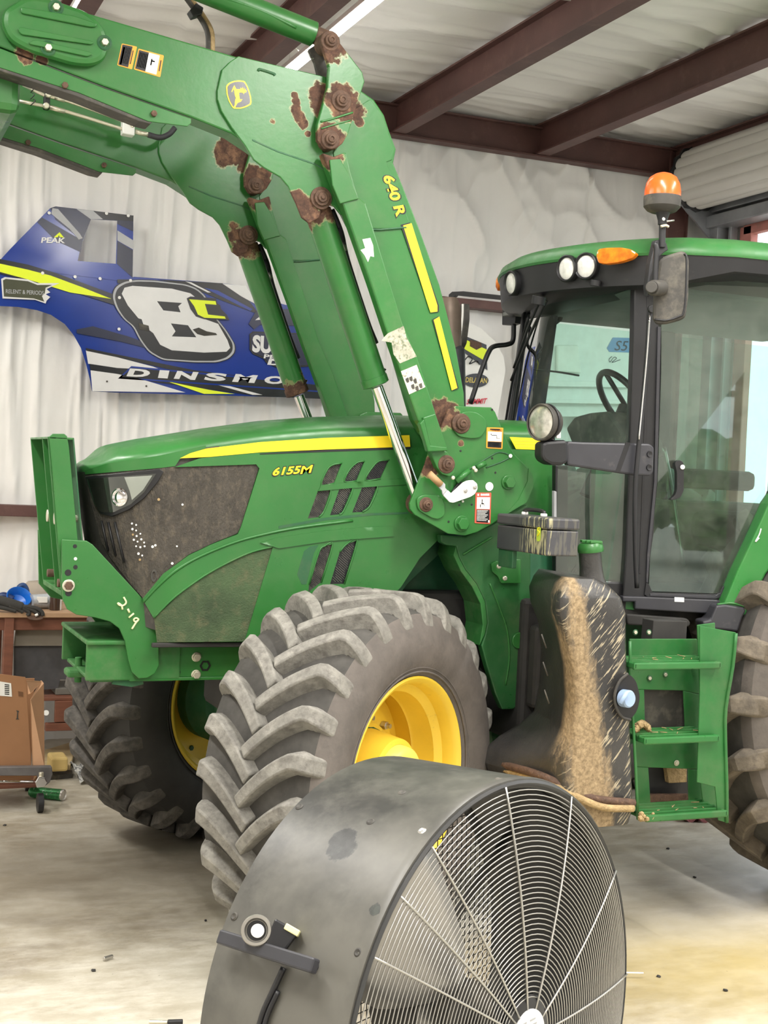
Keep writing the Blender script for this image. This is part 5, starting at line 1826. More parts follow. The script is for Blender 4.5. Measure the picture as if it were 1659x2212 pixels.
sec = [(.50,.80,.735,1.06),(.56,.775,.70,1.075),(.66,.765,.62,1.065),(.72,.762,.645,1.06),(.76,.765,.70,1.055),(.81,.768,.80,1.05),(.86,.775,.86,1.045),(.98,.78,.88,1.035),(1.10,.76,.88,1.015),(1.22,.72,.86,1.005),(1.30,.69,.82,1.0),(1.36,.69,.81,.975),(1.405,.715,.83,.93),(1.43,.74,.86,.88)]
rings = []
for (z, xo, xi, xr) in sec:
    yo = -1.04 if z < 1.36 else -1.04 + (z - 1.36) * 0.5
    yi = -0.56
    pts = rnd_poly([Vector((xo, yo, z)), Vector((xr, yo + 0.01, z)), Vector((xr, yi, z)), Vector((xi, yi, z)), Vector(((xo * 0.6 + xi * 0.4) - 0.0, yo + 0.20, z))], 0.05, 3)
    rings.append(pts)
tank = loft('fuel_tank', rings, TM, T, angle=45, label='black plastic fuel tank caked with straw dust')
tank.modifiers.new('round', 'BEVEL').width = 0.012
nk0, nk1 = P(1281, 1262, -0.90), P(1276, 1192, -0.90)
nk = lathe('filler_neck', nk0 - Vector((0, 0, 0.03)), nk1 - nk0, [(0, 0.062), (0.03, 0.056), (0.055, 0.047), (0.10, 0.043), (0.158, 0.043), (0.16, 0.0)], TM, tank, n=32)
capv = []
cap = lathe('filler_cap', nk1, nk1 - nk0, [(0, 0.0), (0.0, 0.048), (0.006, 0.050), (0.024, 0.048), (0.034, 0.040), (0.036, 0.0)], M['green'], tank, n=32)
for k in range(-2, 3):
    box('cap_rib', nk1.x - 0.042 + abs(k) * .008, nk1.x + 0.042 - abs(k) * .008, nk1.y - 0.004 + k * 0.018, nk1.y + 0.004 + k * 0.018, nk1.z + 0.034, nk1.z + 0.044, M['green'], cap, bevel=0.002)
# blue second filler in its hollow
pc = P(1354, 1505, -1.045)
pk = fin_bm('filler_pocket', prism(rnd_poly([P(x, y, -1.048) for x, y in ((1328, 1500), (1338, 1470), (1357, 1454), (1374, 1470), (1383, 1505), (1377, 1535), (1362, 1555), (1340, 1548), (1330, 1525))], 0.02), (0, 0.02, 0)), BV, tank)
tube('pocket_rim', [P(x, y, -1.052) for x, y in ((1356, 1455), (1338, 1472), (1328, 1500), (1331, 1528), (1344, 1549), (1362, 1555))], 0.006, M['dusty_black'], pk, n=8)
BLU = simple('pale_blue_plastic', (0.33, 0.45, 0.66), 0.4)
bc_ = lathe('blue_filler_cap', P(1346, 1508, -1.05), (0.25, -1, 0.05), [(0, 0.033), (0.03, 0.033), (0.036, 0.028), (0.036, 0.0)], BLU, pk, n=28)
tube('cap_grip', [P(1340, 1520, -1.095), P(1354, 1495, -1.095)], 0.009, BLU, bc_, sub=0)
# dark filter housing in front of the tank
bxh = box('filter_housing', 0.86, 0.96, -0.58, -0.50, 0.86, 1.20, M['rubber_dark'], T, bevel=0.02)
for k in range(3):
    tube('tank_crease', [P(1170 + 3 * k, 1370 + 60 * k, -0.99), P(1180 + 3 * k, 1400 + 60 * k, -0.99)], 0.003, M['dusty_black'], tank, n=4)
# bent guard below the tank
tube('tank_guard', [P(1072, 1652, -0.62), P(1100, 1665, -0.72), P(1180, 1690, -0.95), P(1265, 1730, -1.05), P(1310, 1745, -1.06), P(1368, 1746, -1.06)], 0.014, M['straw'], T, n=8)
tube('tank_guard', [P(1080, 1650, -0.66), P(1170, 1676, -0.93), P(1270, 1722, -1.03), P(1370, 1735, -1.05)], 0.016, M['rust'], T, n=8)

# toolbox
tx0, tx1 = P(1182, 1160, -1.00).x, P(1250, 1160, -1.00).x
tz0, tz1 = P(1182, 1201, -1.00).z, P(1182, 1119, -1.00).z
m, nt, bs = nodes('straw_splashed_charcoal_plastic')
c_ = mix(nt, ramp(nt, noise(nt, 6, 5), 0.3, 0.7), (0.045, 0.045, 0.052), (0.065, 0.065, 0.072))
f_ = noise(nt, 55, 5, 0.6, stretch=(1.5, 1.5, 0.18))
g_ = nt.nodes.new('ShaderNodeNewGeometry')
sx = nt.nodes.new('ShaderNodeSeparateXYZ')
nt.links.new(g_.outputs['Position'], sx.inputs[0])
mm_ = nt.nodes.new('ShaderNodeMath')
mm_.operation = 'MULTIPLY'
nt.links.new(ramp(nt, f_, 0.50, 0.56), mm_.inputs[0])
a1 = ramp(nt, sx.outputs['Y'], -0.78, -0.86, 0, 1)
nt.links.new(a1, mm_.inputs[1])
m2_ = nt.nodes.new('ShaderNodeMath')
m2_.operation = 'MULTIPLY'
nt.links.new(mm_.outputs[0], m2_.inputs[0])
nt.links.new(ramp(nt, sx.outputs['X'], tx0 + 0.015, tx0 + 0.02, 1, 0.12), m2_.inputs[1])
c_ = mix(nt, m2_.outputs[0], c_, (0.40, 0.37, 0.22))
nt.links.new(c_, bs.inputs['Base Color'])
bs.inputs['Roughness'].default_value = 0.5
TBM = m
tb = box('toolbox', tx0, tx1, -1.00, -0.60, tz0, tz1 - 0.045, TBM, T, bevel=0.006, label='charcoal plastic toolbox splashed with straw')
ld = box('toolbox_lid', tx0 - 0.003, tx1 + 0.003, -1.003, -0.597, tz1 - 0.042, tz1, TBM, tb, bevel=0.008)
tube('lid_handle', [(tx0 + 0.06, -0.86, tz1), (tx0 + 0.06, -0.85, tz1 + 0.02), (tx0 + 0.06, -0.72, tz1 + 0.02), (tx0 + 0.06, -0.71, tz1)], 0.008, BV, ld, n=8)
for yy in (-0.86, -0.71):
    disc('handle_foot', (tx0 + 0.06, yy, tz1), (0, 0, 1), 0.013, 0.012, M['label_white'], ld, n=12)
lg = fin_bm('deer_label', prism(rnd_poly([Vector((tx0 - 0.0015, y, z)) for y, z in ((-0.952, tz0 + 0.05), (-0.922, tz0 + 0.05), (-0.922, tz0 + 0.115), (-0.952, tz0 + 0.115))], 0.012), (0.001, 0, 0)), simple('yellow_green_label', (0.42, 0.55, 0.05), 0.5), tb)
tube('deer_mark', [Vector((tx0 - 0.003, y, z)) for y, z in ((-0.930, tz0 + 0.07), (-0.938, tz0 + 0.075), (-0.944, tz0 + 0.085), (-0.932, tz0 + 0.092), (-0.942, tz0 + 0.102))], 0.002, M['stripe'], lg, n=5)
box('toolbox_bracket', tx0 + 0.01, tx0 + 0.03, -0.72, -0.60, tz0 - 0.07, tz0, GD, tb)

# ---------------- steps
YS = -1.02
SG = green('step_green', col=(0.024, 0.150, 0.034), dusty=0.12, var=0.18)
lad = plate('ladder_side', [(1512, 1352), (1545, 1358), (1590, 1366), (1583, 1440), (1568, 1530), (1567, 1600), (1570, 1700), (1569, 1777), (1552, 1772), (1545, 1700), (1506, 1690), (1512, 1500)], YS, 0.006, SG, T, bevel=0.002)
tube('ladder_edge', [P(x, y, YS - 0.004) for x, y in ((1590, 1368), (1583, 1440), (1568, 1530), (1567, 1600), (1570, 1700), (1570, 1777))], 0.007, SG, lad, n=8, sub=3)
tube('ladder_edge', [P(x, y, YS + 0.01) for x, y in ((1361, 1385), (1362, 1480), (1370, 1600), (1378, 1770))], 0.006, SG, lad, n=8, sub=3)
YBk = YS + 0.17
# back panel with its openings, a frame of four strips
bkx = lambda x, y: P(x, y, YBk)
plate('ladder_back', [(1360, 1380), (1506, 1380), (1512, 1440), (1512, 1500), (1476, 1492), (1392, 1490), (1362, 1490)], YBk, 0.006, SG, lad)
plate('ladder_back', [(1362, 1490), (1392, 1490), (1394, 1575), (1480, 1575), (1476, 1492), (1512, 1500), (1508, 1662), (1400, 1658), (1374, 1656)], YBk, 0.006, SG, lad)
plate('ladder_back', [(1374, 1656), (1401, 1658), (1406, 1738), (1488, 1740), (1486, 1662), (1510, 1662), (1520, 1752), (1380, 1752)], YBk, 0.006, SG, lad)
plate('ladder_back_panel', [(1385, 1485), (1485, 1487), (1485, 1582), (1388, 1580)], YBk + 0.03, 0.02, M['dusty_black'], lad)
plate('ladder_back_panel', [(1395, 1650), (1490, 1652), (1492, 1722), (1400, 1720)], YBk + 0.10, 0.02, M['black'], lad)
plate('fuel_filter', [(1440, 1655), (1484, 1655), (1484, 1690), (1445, 1692)], YBk + 0.07, 0.03, M['straw'], lad)
plate('cross_bar', [(1402, 1716), (1488, 1716), (1488, 1735), (1402, 1735)], YBk + 0.05, 0.02, M['rust'], lad)
plate('ladder_inner_side', [(1506, 1350), (1545, 1345), (1548, 1450), (1545, 1600), (1555, 1760), (1520, 1752), (1510, 1662), (1512, 1500)], YBk - 0.06, 0.006, SG, lad)
for (x, y, mt_) in ((1403, 1465, 0), (1437, 1457, 0), (1461, 1648, 1), (1372, 1366, 0), (1401, 1366, 0)):
    disc('step_bolt', P(x, y, YBk - 0.001), (0, -1, 0), 0.012, 0.004, M['zinc'] if mt_ else GD, lad, n=16)
    hexbolt('step_bolt', P(x, y, YBk - 0.005), (0, -1, 0), 0.0085, 0.006, M['zinc'], lad)
plate('valve_block', [(1412, 1340), (1485, 1342), (1482, 1396), (1445, 1396), (1440, 1388), (1408, 1388)], YBk + 0.04, 0.08, M['rubber_dark'], lad)


def step(yb, x0, x1, yf):
    """yb: image row of the front edge"""
    z = P((x0 + x1) / 2, yf, YS - 0.02).z
    xa, xb = P(x0, yf, YS).x, P(x1, yf, YS).x
    so = box('step', xa, xb, YS - 0.030, YS - 0.015, z - 0.028, z, SG, lad, bevel=0.006)
    box('step_edge', xa, xa + 0.012, YS - 0.03, YBk, z - 0.024, z - 0.002, SG, so)
    box('step_edge', xb - 0.012, xb, YS - 0.03, YBk, z - 0.024, z - 0.002, SG, so)
    for k in range(4):
        yy = YS + 0.005 + k * 0.042
        box('step_slat', xa, xb, yy, yy + 0.010, z - 0.014, z + 0.002, SG, so, bevel=0.002)
    return so, xa, xb, z


for (x0, x1, yf) in ((1361, 1549, 1430), (1383, 1545, 1590), (1388, 1562, 1755)):
    so, xa, xb, z = step(0, x0, x1, yf)
    for k in range(7):
        xx = random.uniform(xa + 0.05, xb - 0.05)
        yy = random.uniform(YS, YS + 0.12)
        tube('straw_stalk', [Vector((xx, yy, z + 0.004)), Vector((xx + random.uniform(-.04, .04), yy + random.uniform(-.03, .03), z + 0.007))], 0.0016, M['straw'], so, n=4, sub=0)
mdm = bmesh.new()
for k in range(40):
    t = random.random()
    p = P(1372 + 30 * t, 1572 - 14 * math.sin(t * 3.0), YS + 0.06 + random.uniform(-.04, .06))
    bmesh.ops.create_icosphere(mdm, subdivisions=1, radius=random.uniform(0.008, 0.018), matrix=Matrix.Translation(p + Vector((0, 0, -0.01))))
o = fin_bm('straw_clump', mdm, M['straw'], lad)
o['kind'] = 'stuff'
mdm = bmesh.new()
for k in range(60):
    t = random.random()
    p = P(1383 + 30 * t * t, 1770 - 12 * random.random(), YS - 0.02 + random.uniform(-.01, .05))
    bmesh.ops.create_icosphere(mdm, subdivisions=1, radius=random.uniform(0.006, 0.013), matrix=Matrix.Translation(p))
o = fin_bm('straw_clump', mdm, M['straw'], lad)
o['kind'] = 'stuff'

# ---------------- lamp bracket at the front pillar with the round lamp
YL = -0.72
lb = plate('lamp_bracket', [(1228, 953), (1260, 955), (1404, 958), (1414, 966), (1412, 1020), (1406, 1028), (1372, 1027), (1300, 1016), (1226, 1005), (1224, 960)], YL, 0.035, M['charcoal'], T, r=0.01, bevel=0.008)
plate('bracket_block', [(1172, 958), (1180, 953), (1222, 950), (1228, 956), (1228, 998), (1215, 1006), (1190, 1004), (1175, 995), (1171, 985)], YL - 0.02, 0.07, M['black'], lb, r=0.01, bevel=0.012)
for (x, y) in ((1403, 981), (1402, 1010)):
    lathe('bracket_screw', P(x, y, YL - 0.001), (0, -1, 0), [(0, 0.013), (0.004, 0.012), (0.003, 0.007), (0.0, 0.0)], BV, lb, n=16)
plate('bracket_notch', [(1352, 955), (1362, 956), (1357, 972), (1340, 1018), (1330, 1017)], YL - 0.0008, 0.002, BV, lb, bevel=0)
lc = P(1166, 912, YL)
ldv = Vector((-0.95, -0.32, -0.02)).normalized()
lp = lathe('round_lamp', lc, ldv, [(-0.10, 0.015), (-0.095, 0.035), (-0.07, 0.058), (-0.03, 0.068), (-0.022, 0.069), (-0.020, 0.073), (-0.004, 0.073), (0.0, 0.070), (-0.002, 0.064)], M['dusty_black'], lb, n=40)
lathe('lamp_glass', lc, ldv, [(-0.008, 0.065), (-0.002, 0.045), (0.002, 0.0)], simple('hazy_lamp_reflector', (0.55, 0.53, 0.47), 0.2, 0.5, var=0.4, scale=28), lp, n=40)
tube('lamp_band', [lc + (frame_of(ldv)[0] * math.cos(t) + frame_of(ldv)[1] * math.sin(t)) * 0.071 - ldv * 0.035 for t in np.linspace(0, 6.28, 30)], 0.004, BV, lp, n=6, sub=0)
plate('lamp_foot', [(1203, 930), (1212, 932), (1212, 947), (1202, 947)], YL - 0.01, 0.01, M['white'], lb)
cyl('lamp_stem', P(1190, 955, YL), P(1190, 935, YL + 0.03), 0.016, BV, lb)

# ---------------- mirror (near), grab rail, beacon
YM = -1.0
mdir = Vector((-0.55, -0.84, 0)).normalized()
mc = P(1450, 620, YM)
mi = plateN('mirror', [(1424, 562), (1436, 552), (1472, 541), (1483, 545), (1488, 560), (1487, 640), (1481, 684), (1470, 691), (1440, 699), (1418, 700), (1410, 690), (1411, 640)], mc, mdir, 0.035, M['dusty_black'], T, r=0.01, bevel=0.012, label='dusty black rear-view mirror housing')
tube('mirror_seam', [PP(x, y, mc + mdir * 0.001, mdir) for x, y in ((1414, 690), (1440, 692), (1466, 684), (1476, 676), (1481, 640), (1483, 560), (1478, 548))], 0.004, BV, mi, n=6)
tube('mirror_arm', [PP(x, y, mc + mdir * 0.03, mdir) for x, y in ((1414, 525), (1418, 540), (1416, 580), (1415, 625))], 0.011, M['black'], mi, n=8, sub=3)
k0 = PP(1408, 620, mc + mdir * 0.05, mdir)
cyl('mirror_knob', PP(1430, 622, mc + mdir * 0.0, mdir), PP(1410, 622, mc + mdir * 0.06, mdir), 0.030, M['dusty_black'], mi, bevel=0.006)
disc('mirror_knob', PP(1407, 621, mc + mdir * 0.065, mdir), mdir, 0.022, 0.012, M['dusty_black'], mi)
YR = -0.74
gr_ = tube('grab_rail', [P(x, y, YR) for x, y in ((1406, 664), (1404, 675), (1398, 760), (1388, 880), (1378, 980), (1372, 1060), (1372, 1180), (1376, 1270))], 0.010, M['black'], T, n=10)
tube('rail_highlight', [P(x, y, YR - 0.011) for x, y in ((1404, 680), (1397, 775), (1387, 880), (1380, 950))], 0.0035, M['chrome'], gr_, n=6)  # bright strip stands in for the white highlight along the rail
disc('rail_foot', P(1405, 668, YR - 0.005), (0, -1, 0), 0.016, 0.014, M['black'], gr_)
YBc = -0.80
bst = P(1432, 470, YBc)
bd_ = P(1431, 425, YBc)
sc_ = (P(1465, 425, YBc) - P(1397, 425, YBc)).length / 2
bcn = lathe('beacon', bd_, (0, 0, 1), [(-0.062, 0.0), (-0.062, sc_ * 0.60), (-0.055, sc_ * 0.80), (-0.040, sc_ * 0.98), (-0.01, sc_ * 1.0), (0.0, sc_ * 0.99), (0.0, sc_ * 0.9)], M['dusty_black'], T, n=40, label='orange rotating beacon on a pole')
lathe('beacon_dome', bd_, (0, 0, 1), [(0, sc_ * 0.97), (0.02, sc_ * 0.97), (0.05, sc_ * 0.90), (0.075, sc_ * 0.72), (0.088, sc_ * 0.45), (0.094, sc_ * 0.2), (0.095, 0.0)], M['beacon'], bcn, n=40, smooth='all')
lathe('beacon_stem', P(1432, 455, YBc), (0, 0, -1), [(0, 0.032), (0.02, 0.024), (0.04, 0.018), (0.055, 0.017), (0.058, 0.0)], M['black'], bcn, n=24)
cyl('beacon_pole', P(1431, 478, YBc), P(1430, 535, YBc), 0.013, M['black'], bcn)
tube('wing_screw', [P(1428, 489, YBc - 0.02), P(1438, 487, YBc - 0.02), P(1444, 490, YBc - 0.02)], 0.006, M['zinc'], bcn, n=8)
tube('wing_screw', [P(1440, 478, YBc - 0.02), P(1456, 476, YBc - 0.02)], 0.004, M['steel'], bcn, n=6, sub=0)
disc('clamp_dot', P(1433, 473, YBc - 0.016), (0, -1, 0), 0.007, 0.004, M['white'], bcn, n=12)
plate('mirror_mount', [(1416, 520), (1422, 517), (1440, 524), (1444, 540), (1436, 545), (1418, 560), (1405, 600), (1400, 640), (1398, 620), (1404, 570)], YBc, 0.03, M['black'], T, bevel=0.004)

# far side mirror, rail and exhaust
XF = 1.36
fm = fin_bm('far_mirror_arm', prism([PX(x, y, XF) for x, y in ((969, 636), (976, 630), (1000, 629), (1094, 639), (1110, 640), (1112, 660), (1094, 648), (1080, 648), (1000, 640), (984, 638), (976, 645), (972, 655), (968, 650))], (0.02, 0, 0)), BK, T, bevel=0.003)
fin_bm('far_mirror_bracket', prism([PX(x, y, XF - 0.01) for x, y in ((1085, 640), (1112, 640), (1112, 660), (1116, 662), (1115, 668), (1112, 698), (1102, 702), (1084, 702))], (0.04, 0, 0)), BK, fm, bevel=0.004)
fin_bm('far_mirror', prism(rnd_poly([PX(x, y, XF) for x, y in ((988, 665), (998, 655), (1004, 656), (1004, 690), (998, 740), (988, 762), (984, 758), (983, 700))], 0.01), (0.03, 0, 0)), M['dusty_black'], fm, bevel=0.003)
tube('mirror_rim', [PX(x, y, XF - 0.005) for x, y in ((1000, 657), (999, 690), (994, 730), (988, 760))], 0.007, M['label_white'], fm, n=6)
tube('far_rail', [P(x, y, 0.50) for x, y in ((1110, 700), (1108, 735), (1096, 744), (1068, 748), (1056, 760), (1040, 800), (1016, 872))], 0.012, BV, T, n=10)
ex0, ex1 = P(972, 880, 0.62), P(969, 640, 0.62)
exh = lathe('exhaust_stack', ex0, ex1 - ex0, [(0, 0.06), (0.45, 0.06), (0.50, 0.055), (0.53, 0.04), (0.53, 0.0)], simple('hot_brown_exhaust', (0.20, 0.15, 0.12), 0.5, 0.4, var=0.3), T, n=28)
lathe('exhaust_shield', P(984, 880, 0.60), ex1 - ex0, [(0, 0.05), (0.28, 0.05), (0.30, 0.03)], M['charcoal'], exh, n=24)

# ================================================================== DRUM FAN
FC = Vector((-0.443, -2.827, 0.619))
fa_, ft_ = 0.498, 0.037
FA = Vector((math.sin(fa_) * math.cos(ft_), -math.cos(fa_) * math.cos(ft_), math.sin(ft_))).normalized()
FE = FA.cross(Vector((0, 0, 1))).normalized()
if FE.x < 0:
    FE = -FE
FU = Vector((0, 0, 1)) - FA * FA.z
FU.normalize()
FR, FL = 0.53, 0.363


def fpt(s, th, r):
    return FC + FA * s + (FE * math.cos(th) + FU * math.sin(th)) * r


def drum_at(px, py):
    best = None
    for th in np.linspace(math.radians(60), math.radians(230), 340):
        for s in np.linspace(-FL, 0, 60):
            u, v = project(fpt(s, th, FR))
            d = (u - px) ** 2 + (v - py) ** 2
            if best is None or d < best[0]:
                best = (d, s, th)
    return best[1], best[2]


FN = root('drum_fan', (FC.x, FC.y, 0.0), 'big black drum fan with wire guard standing in front of the tractor wheel', 'fan')
m, nt, bs = nodes('scuffed_dark_grey_drum')
c_ = mix(nt, ramp(nt, noise(nt, 2.2, 6, 0.62), 0.36, 0.62), (0.034, 0.033, 0.031), (0.125, 0.120, 0.104))
c_ = mix(nt, ramp(nt, noise(nt, 11, 6, 0.7), 0.5, 0.8, 0, 0.5), c_, (0.15, 0.145, 0.125))
s1, t1 = drum_at(738, 1832)
c_, _f = spots(nt, c_, [(tuple(fpt(s1, t1, FR)), 0.030), (tuple(fpt(s1 - 0.012, t1 - 0.04, FR)), 0.028), (tuple(fpt(*drum_at(812, 1965), FR)), 0.012)], (0.022, 0.022, 0.021), scale=40, edgec=(0.05, 0.05, 0.046))
nt.links.new(c_, bs.inputs['Base Color'])
bs.inputs['Roughness'].default_value = 0.42
bump(nt, bs, noise(nt, 5, 4), 0.10, 0.03)
DRUM = m
pr = [(-FL, FR - 0.03), (-FL - 0.006, FR - 0.012), (-FL, FR), (-0.02, FR + 0.001), (-0.004, FR + 0.003), (0.004, FR), (0.006, FR - 0.010), (0.0, FR - 0.020), (-0.02, FR - 0.018), (-FL + 0.02, FR - 0.016), (-FL, FR - 0.03)]
dm = lathe('drum', FC, FA, pr, DRUM, FN, n=128)
ln_ = lathe('drum_liner', FC, FA, [(-FL + 0.03, FR - 0.017), (-0.03, FR - 0.0195), (-0.03, FR - 0.024), (-FL + 0.03, FR - 0.022), (-FL + 0.03, FR - 0.017)], M['black_vinyl'], FN, n=96)  # black plastic inner wall, its near-black also stands for the shade inside
GW = simple('silver_guard_wire', (0.50, 0.49, 0.46), 0.30, 0.8, var=0.05)
GB = simple('black_guard_wire', (0.05, 0.05, 0.05), 0.4, 0.3)


def bulge(r):
    t = r / FR
    return 0.010 + 0.055 * (1 - t ** 2.2)


gd = lathe('guard_hoop', FC, FA, [(0.004, FR - 0.004), (0.010, FR - 0.002), (0.014, FR - 0.008), (0.010, FR - 0.014), (0.004, FR - 0.012), (0.004, FR - 0.004)], GB, FN, n=96)
nr = 41
for k in range(nr):
    r = 0.085 + (FR - 0.022 - 0.085) * k / (nr - 1)
    n_ = 96 if r > 0.25 else 56
    pts = [fpt(bulge(r), 2 * math.pi * i / n_, r) for i in range(n_)]
    fin_bm('guard_ring', tube_bm(pts, 0.0014, 5, closed=True), GW, gd, smooth='all')
hubuv = []
sp_ang = []
for (x, y) in ((1085, 1697), (1225, 1727), (1310, 1885), (1337, 2102), (924, 1824), (797, 2066)):
    # angle of the spoke on the face
    best = None
    for th in np.linspace(0, 2 * math.pi, 720):
        u, v = project(fpt(0.01, th, FR - 0.01))
        d = (u - x) ** 2 + (v - y) ** 2
        if best is None or d < best[0]:
            best = (d, th)
    sp_ang.append(best[1])
sp_ang += [a_ + math.pi for a_ in sp_ang]
sp_ang.append((sp_ang[4] + sp_ang[5]) / 2)
sp_ang.append((sp_ang[4] + sp_ang[5]) / 2 + math.pi)
for th in sp_ang:
    pts = [fpt(bulge(r) + 0.0035, th, r) for r in np.linspace(0.06, FR - 0.008, 12)]
    fin_bm('guard_spoke', tube_bm(pts, 0.0024, 6), GW, gd, smooth='all')
hb = lathe('guard_hub', FC, FA, [(0.050, 0.092), (0.062, 0.09), (0.068, 0.075), (0.068, 0.0)], BV, FN, n=40)
pl_ = lathe('hub_label', FC, FA, [(0.068, 0.062), (0.071, 0.062), (0.072, 0.05), (0.072, 0.0)], M['white'], hb, n=40)
bm = bmesh.new()
for k in range(7):
    for j in range(2):
        a0_ = fpt(0.0726, 0, 0) + FE * (-0.035 + 0.037 * j) + FU * (0.038 - 0.011 * k)
        w_ = 0.03 * random.uniform(0.6, 1)
        prism([a0_, a0_ + FE * w_, a0_ + FE * w_ + FU * 0.003, a0_ + FU * 0.003], FA * 0.0006, bm)
fin_bm('label_print', bm, M['race_grey'], pl_)
# motor, rear guard, blades
mo_ = lathe('motor', FC, FA, [(-0.30, 0.0), (-0.30, 0.075), (-0.29, 0.085), (-0.08, 0.085), (-0.07, 0.03), (-0.03, 0.03), (-0.03, 0.0)], M['dusty_black'], FN, n=36)
AL = simple('dull_aluminium_blade', (0.50, 0.49, 0.47), 0.38, 0.75, var=0.12, scale=5)
bh = lathe('blade_hub', FC, FA, [(-0.16, 0.0), (-0.16, 0.085), (-0.12, 0.085), (-0.12, 0.0)], AL, FN, n=36)
NB = 2
for b in range(NB):
    th0 = math.radians(133) + 2 * math.pi * b / NB
    vs, fs = [], []
    nr_, nc_ = 9, 7
    for i in range(nr_):
        rr = 0.07 + (FR - 0.045 - 0.07) * i / (nr_ - 1)
        wid = 0.16 + 0.22 * (i / (nr_ - 1)) ** 0.8
        pitch = math.radians(38 - 16 * i / (nr_ - 1))
        for j in range(nc_):
            q = (j / (nc_ - 1) - 0.5)
            arc = q * wid * math.cos(pitch)
            s_ = -0.14 + q * wid * math.sin(pitch) * -1 + 0.03 * (4 * q * q - 1) * -1
            thj = th0 + arc / rr if rr > 0.15 else th0 + arc / 0.15
            rj = rr * (1 - 0.06 * (2 * abs(q)) ** 3 * (i / (nr_ - 1)))
            vs.append(fpt(s_, thj, rj))
    for i in range(nr_ - 1):
        for j in range(nc_ - 1):
            a0_ = i * nc_ + j
            fs.append((a0_, a0_ + 1, a0_ + nc_ + 1, a0_ + nc_))
    o = mk('fan_blade', vs, fs, AL, FN, smooth='all')
    so = o.modifiers.new('thick', 'SOLIDIFY')
    so.thickness = 0.004
    for (rr, w) in ((0.12, 0), ):
        cyl('blade_bracket', fpt(-0.145, th0, 0.06), fpt(-0.145, th0, 0.20), 0.014, M['steel'], o)
# rear wire mesh
bm = bmesh.new()
st_ = 0.020
k = -int(FR / st_)
while k * st_ < FR:
    o_ = k * st_
    h = math.sqrt(max(0, (FR - 0.025) ** 2 - o_ * o_))
    if h > 0.02:
        tube_bm([FC + FA * (-FL + 0.012) + FE * o_ - FU * h, FC + FA * (-FL + 0.012) + FE * o_ + FU * h], 0.0014, 4, bm)
        tube_bm([FC + FA * (-FL + 0.010) + FU * o_ - FE * h, FC + FA * (-FL + 0.010) + FU * o_ + FE * h], 0.0014, 4, bm)
    k += 1
rg = fin_bm('rear_guard', bm, GB, FN)
for th in (0.6, 2.2, 3.75, 5.3):
    tube('motor_strut', [fpt(-0.27, th, 0.08), fpt(-0.27, th, FR - 0.02)], 0.012, M['dusty_black'], mo_, sub=0, n=8)
# handle, screws, cord, feet
s0, th0 = drum_at(604, 2062)
d_h = FA
hc = fpt(s0, th0, FR + 0.040)
rad = (fpt(0, th0, 1) - fpt(0, th0, 0)).normalized()
tan = FA.cross(rad).normalized()
q = [hc - FA * 0.125 + tan * 0.014 - rad * 0.010, hc + FA * 0.125 + tan * 0.014 - rad * 0.010, hc + FA * 0.125 - tan * 0.014 - rad * 0.010, hc - FA * 0.125 - tan * 0.014 - rad * 0.010]
hn = fin_bm('side_handle', prism(q, rad * 0.022), M['charcoal'], FN, bevel=0.004)
for sgn in (-0.09, 0.09):
    cyl('handle_post', hc + FA * sgn - rad * 0.045, hc + FA * sgn - rad * 0.005, 0.011, M['charcoal'], hn)
for (x, y) in ((870, 1713), (803, 1776), (913, 1797), (647, 1741), (506, 1979), (774, 2057), (1078, 1683)):
    s_, t_ = drum_at(x, y)
    p = fpt(s_, t_, FR)
    n_ = (fpt(0, t_, 1) - fpt(0, t_, 0)).normalized()
    lathe('drum_screw', p, n_, [(-0.002, 0.009), (0.001, 0.009), (0.003, 0.006), (0.0015, 0.003), (0.001, 0.0)], M['steel'] if x > 900 and x < 920 else M['dusty_black'], FN, n=16)
s_, t_ = drum_at(620, 2090)
pts = []
for k, (ds, dt_) in enumerate(((0, 0), (-0.01, 0.08), (-0.025, 0.18), (-0.03, 0.3), (-0.02, 0.45), (-0.02, 0.7))):
    pts.append(fpt(s_ + ds, t_ + dt_, FR + 0.008))
tube('power_cord', pts, 0.006, BV, FN)
tube('power_cord', [p + FA * 0.012 for p in pts[1:]], 0.005, BV, FN)
# the stand: two curved feet
for s_ in (-0.06, -FL + 0.06):
    zb = 0.02
    tube('fan_foot', [fpt(s_, math.radians(215), FR + 0.01), Vector((*(fpt(s_, math.radians(232), FR + 0.05)).xy, zb + 0.01)), Vector((*(fpt(s_, math.radians(270), FR)).xy, zb)), Vector((*(fpt(s_, math.radians(308), FR + 0.05)).xy, zb + 0.01)), fpt(s_, math.radians(325), FR + 0.01)], 0.016, BV, FN)
# warning strip inside the lip
bm = bmesh.new()
for k in range(6):
    t_ = None
th_a = None
for k in range(6):
    best = None
    x, y = 934 + 3.5 * k * 1.0, 1822 - 5.5 * k
    for th in np.linspace(math.radians(90), math.radians(180), 300):
        u, v = project(fpt(-0.015, th, FR - 0.02))
        d = (u - x) ** 2 + (v - y) ** 2
        if best is None or d < best[0]:
            best = (d, th)
    th_a = best[1]
    a0_ = fpt(-0.012, th_a, FR - 0.021)
    b0_ = fpt(-0.012, th_a + 0.012, FR - 0.021)
    prism([a0_, b0_, b0_ - FA * 0.02, a0_ - FA * 0.02], (fpt(0, th_a, 0) - fpt(0, th_a, 1)) * 0.001, bm)
fin_bm('warning_label', bm, M['stripe'], dm)

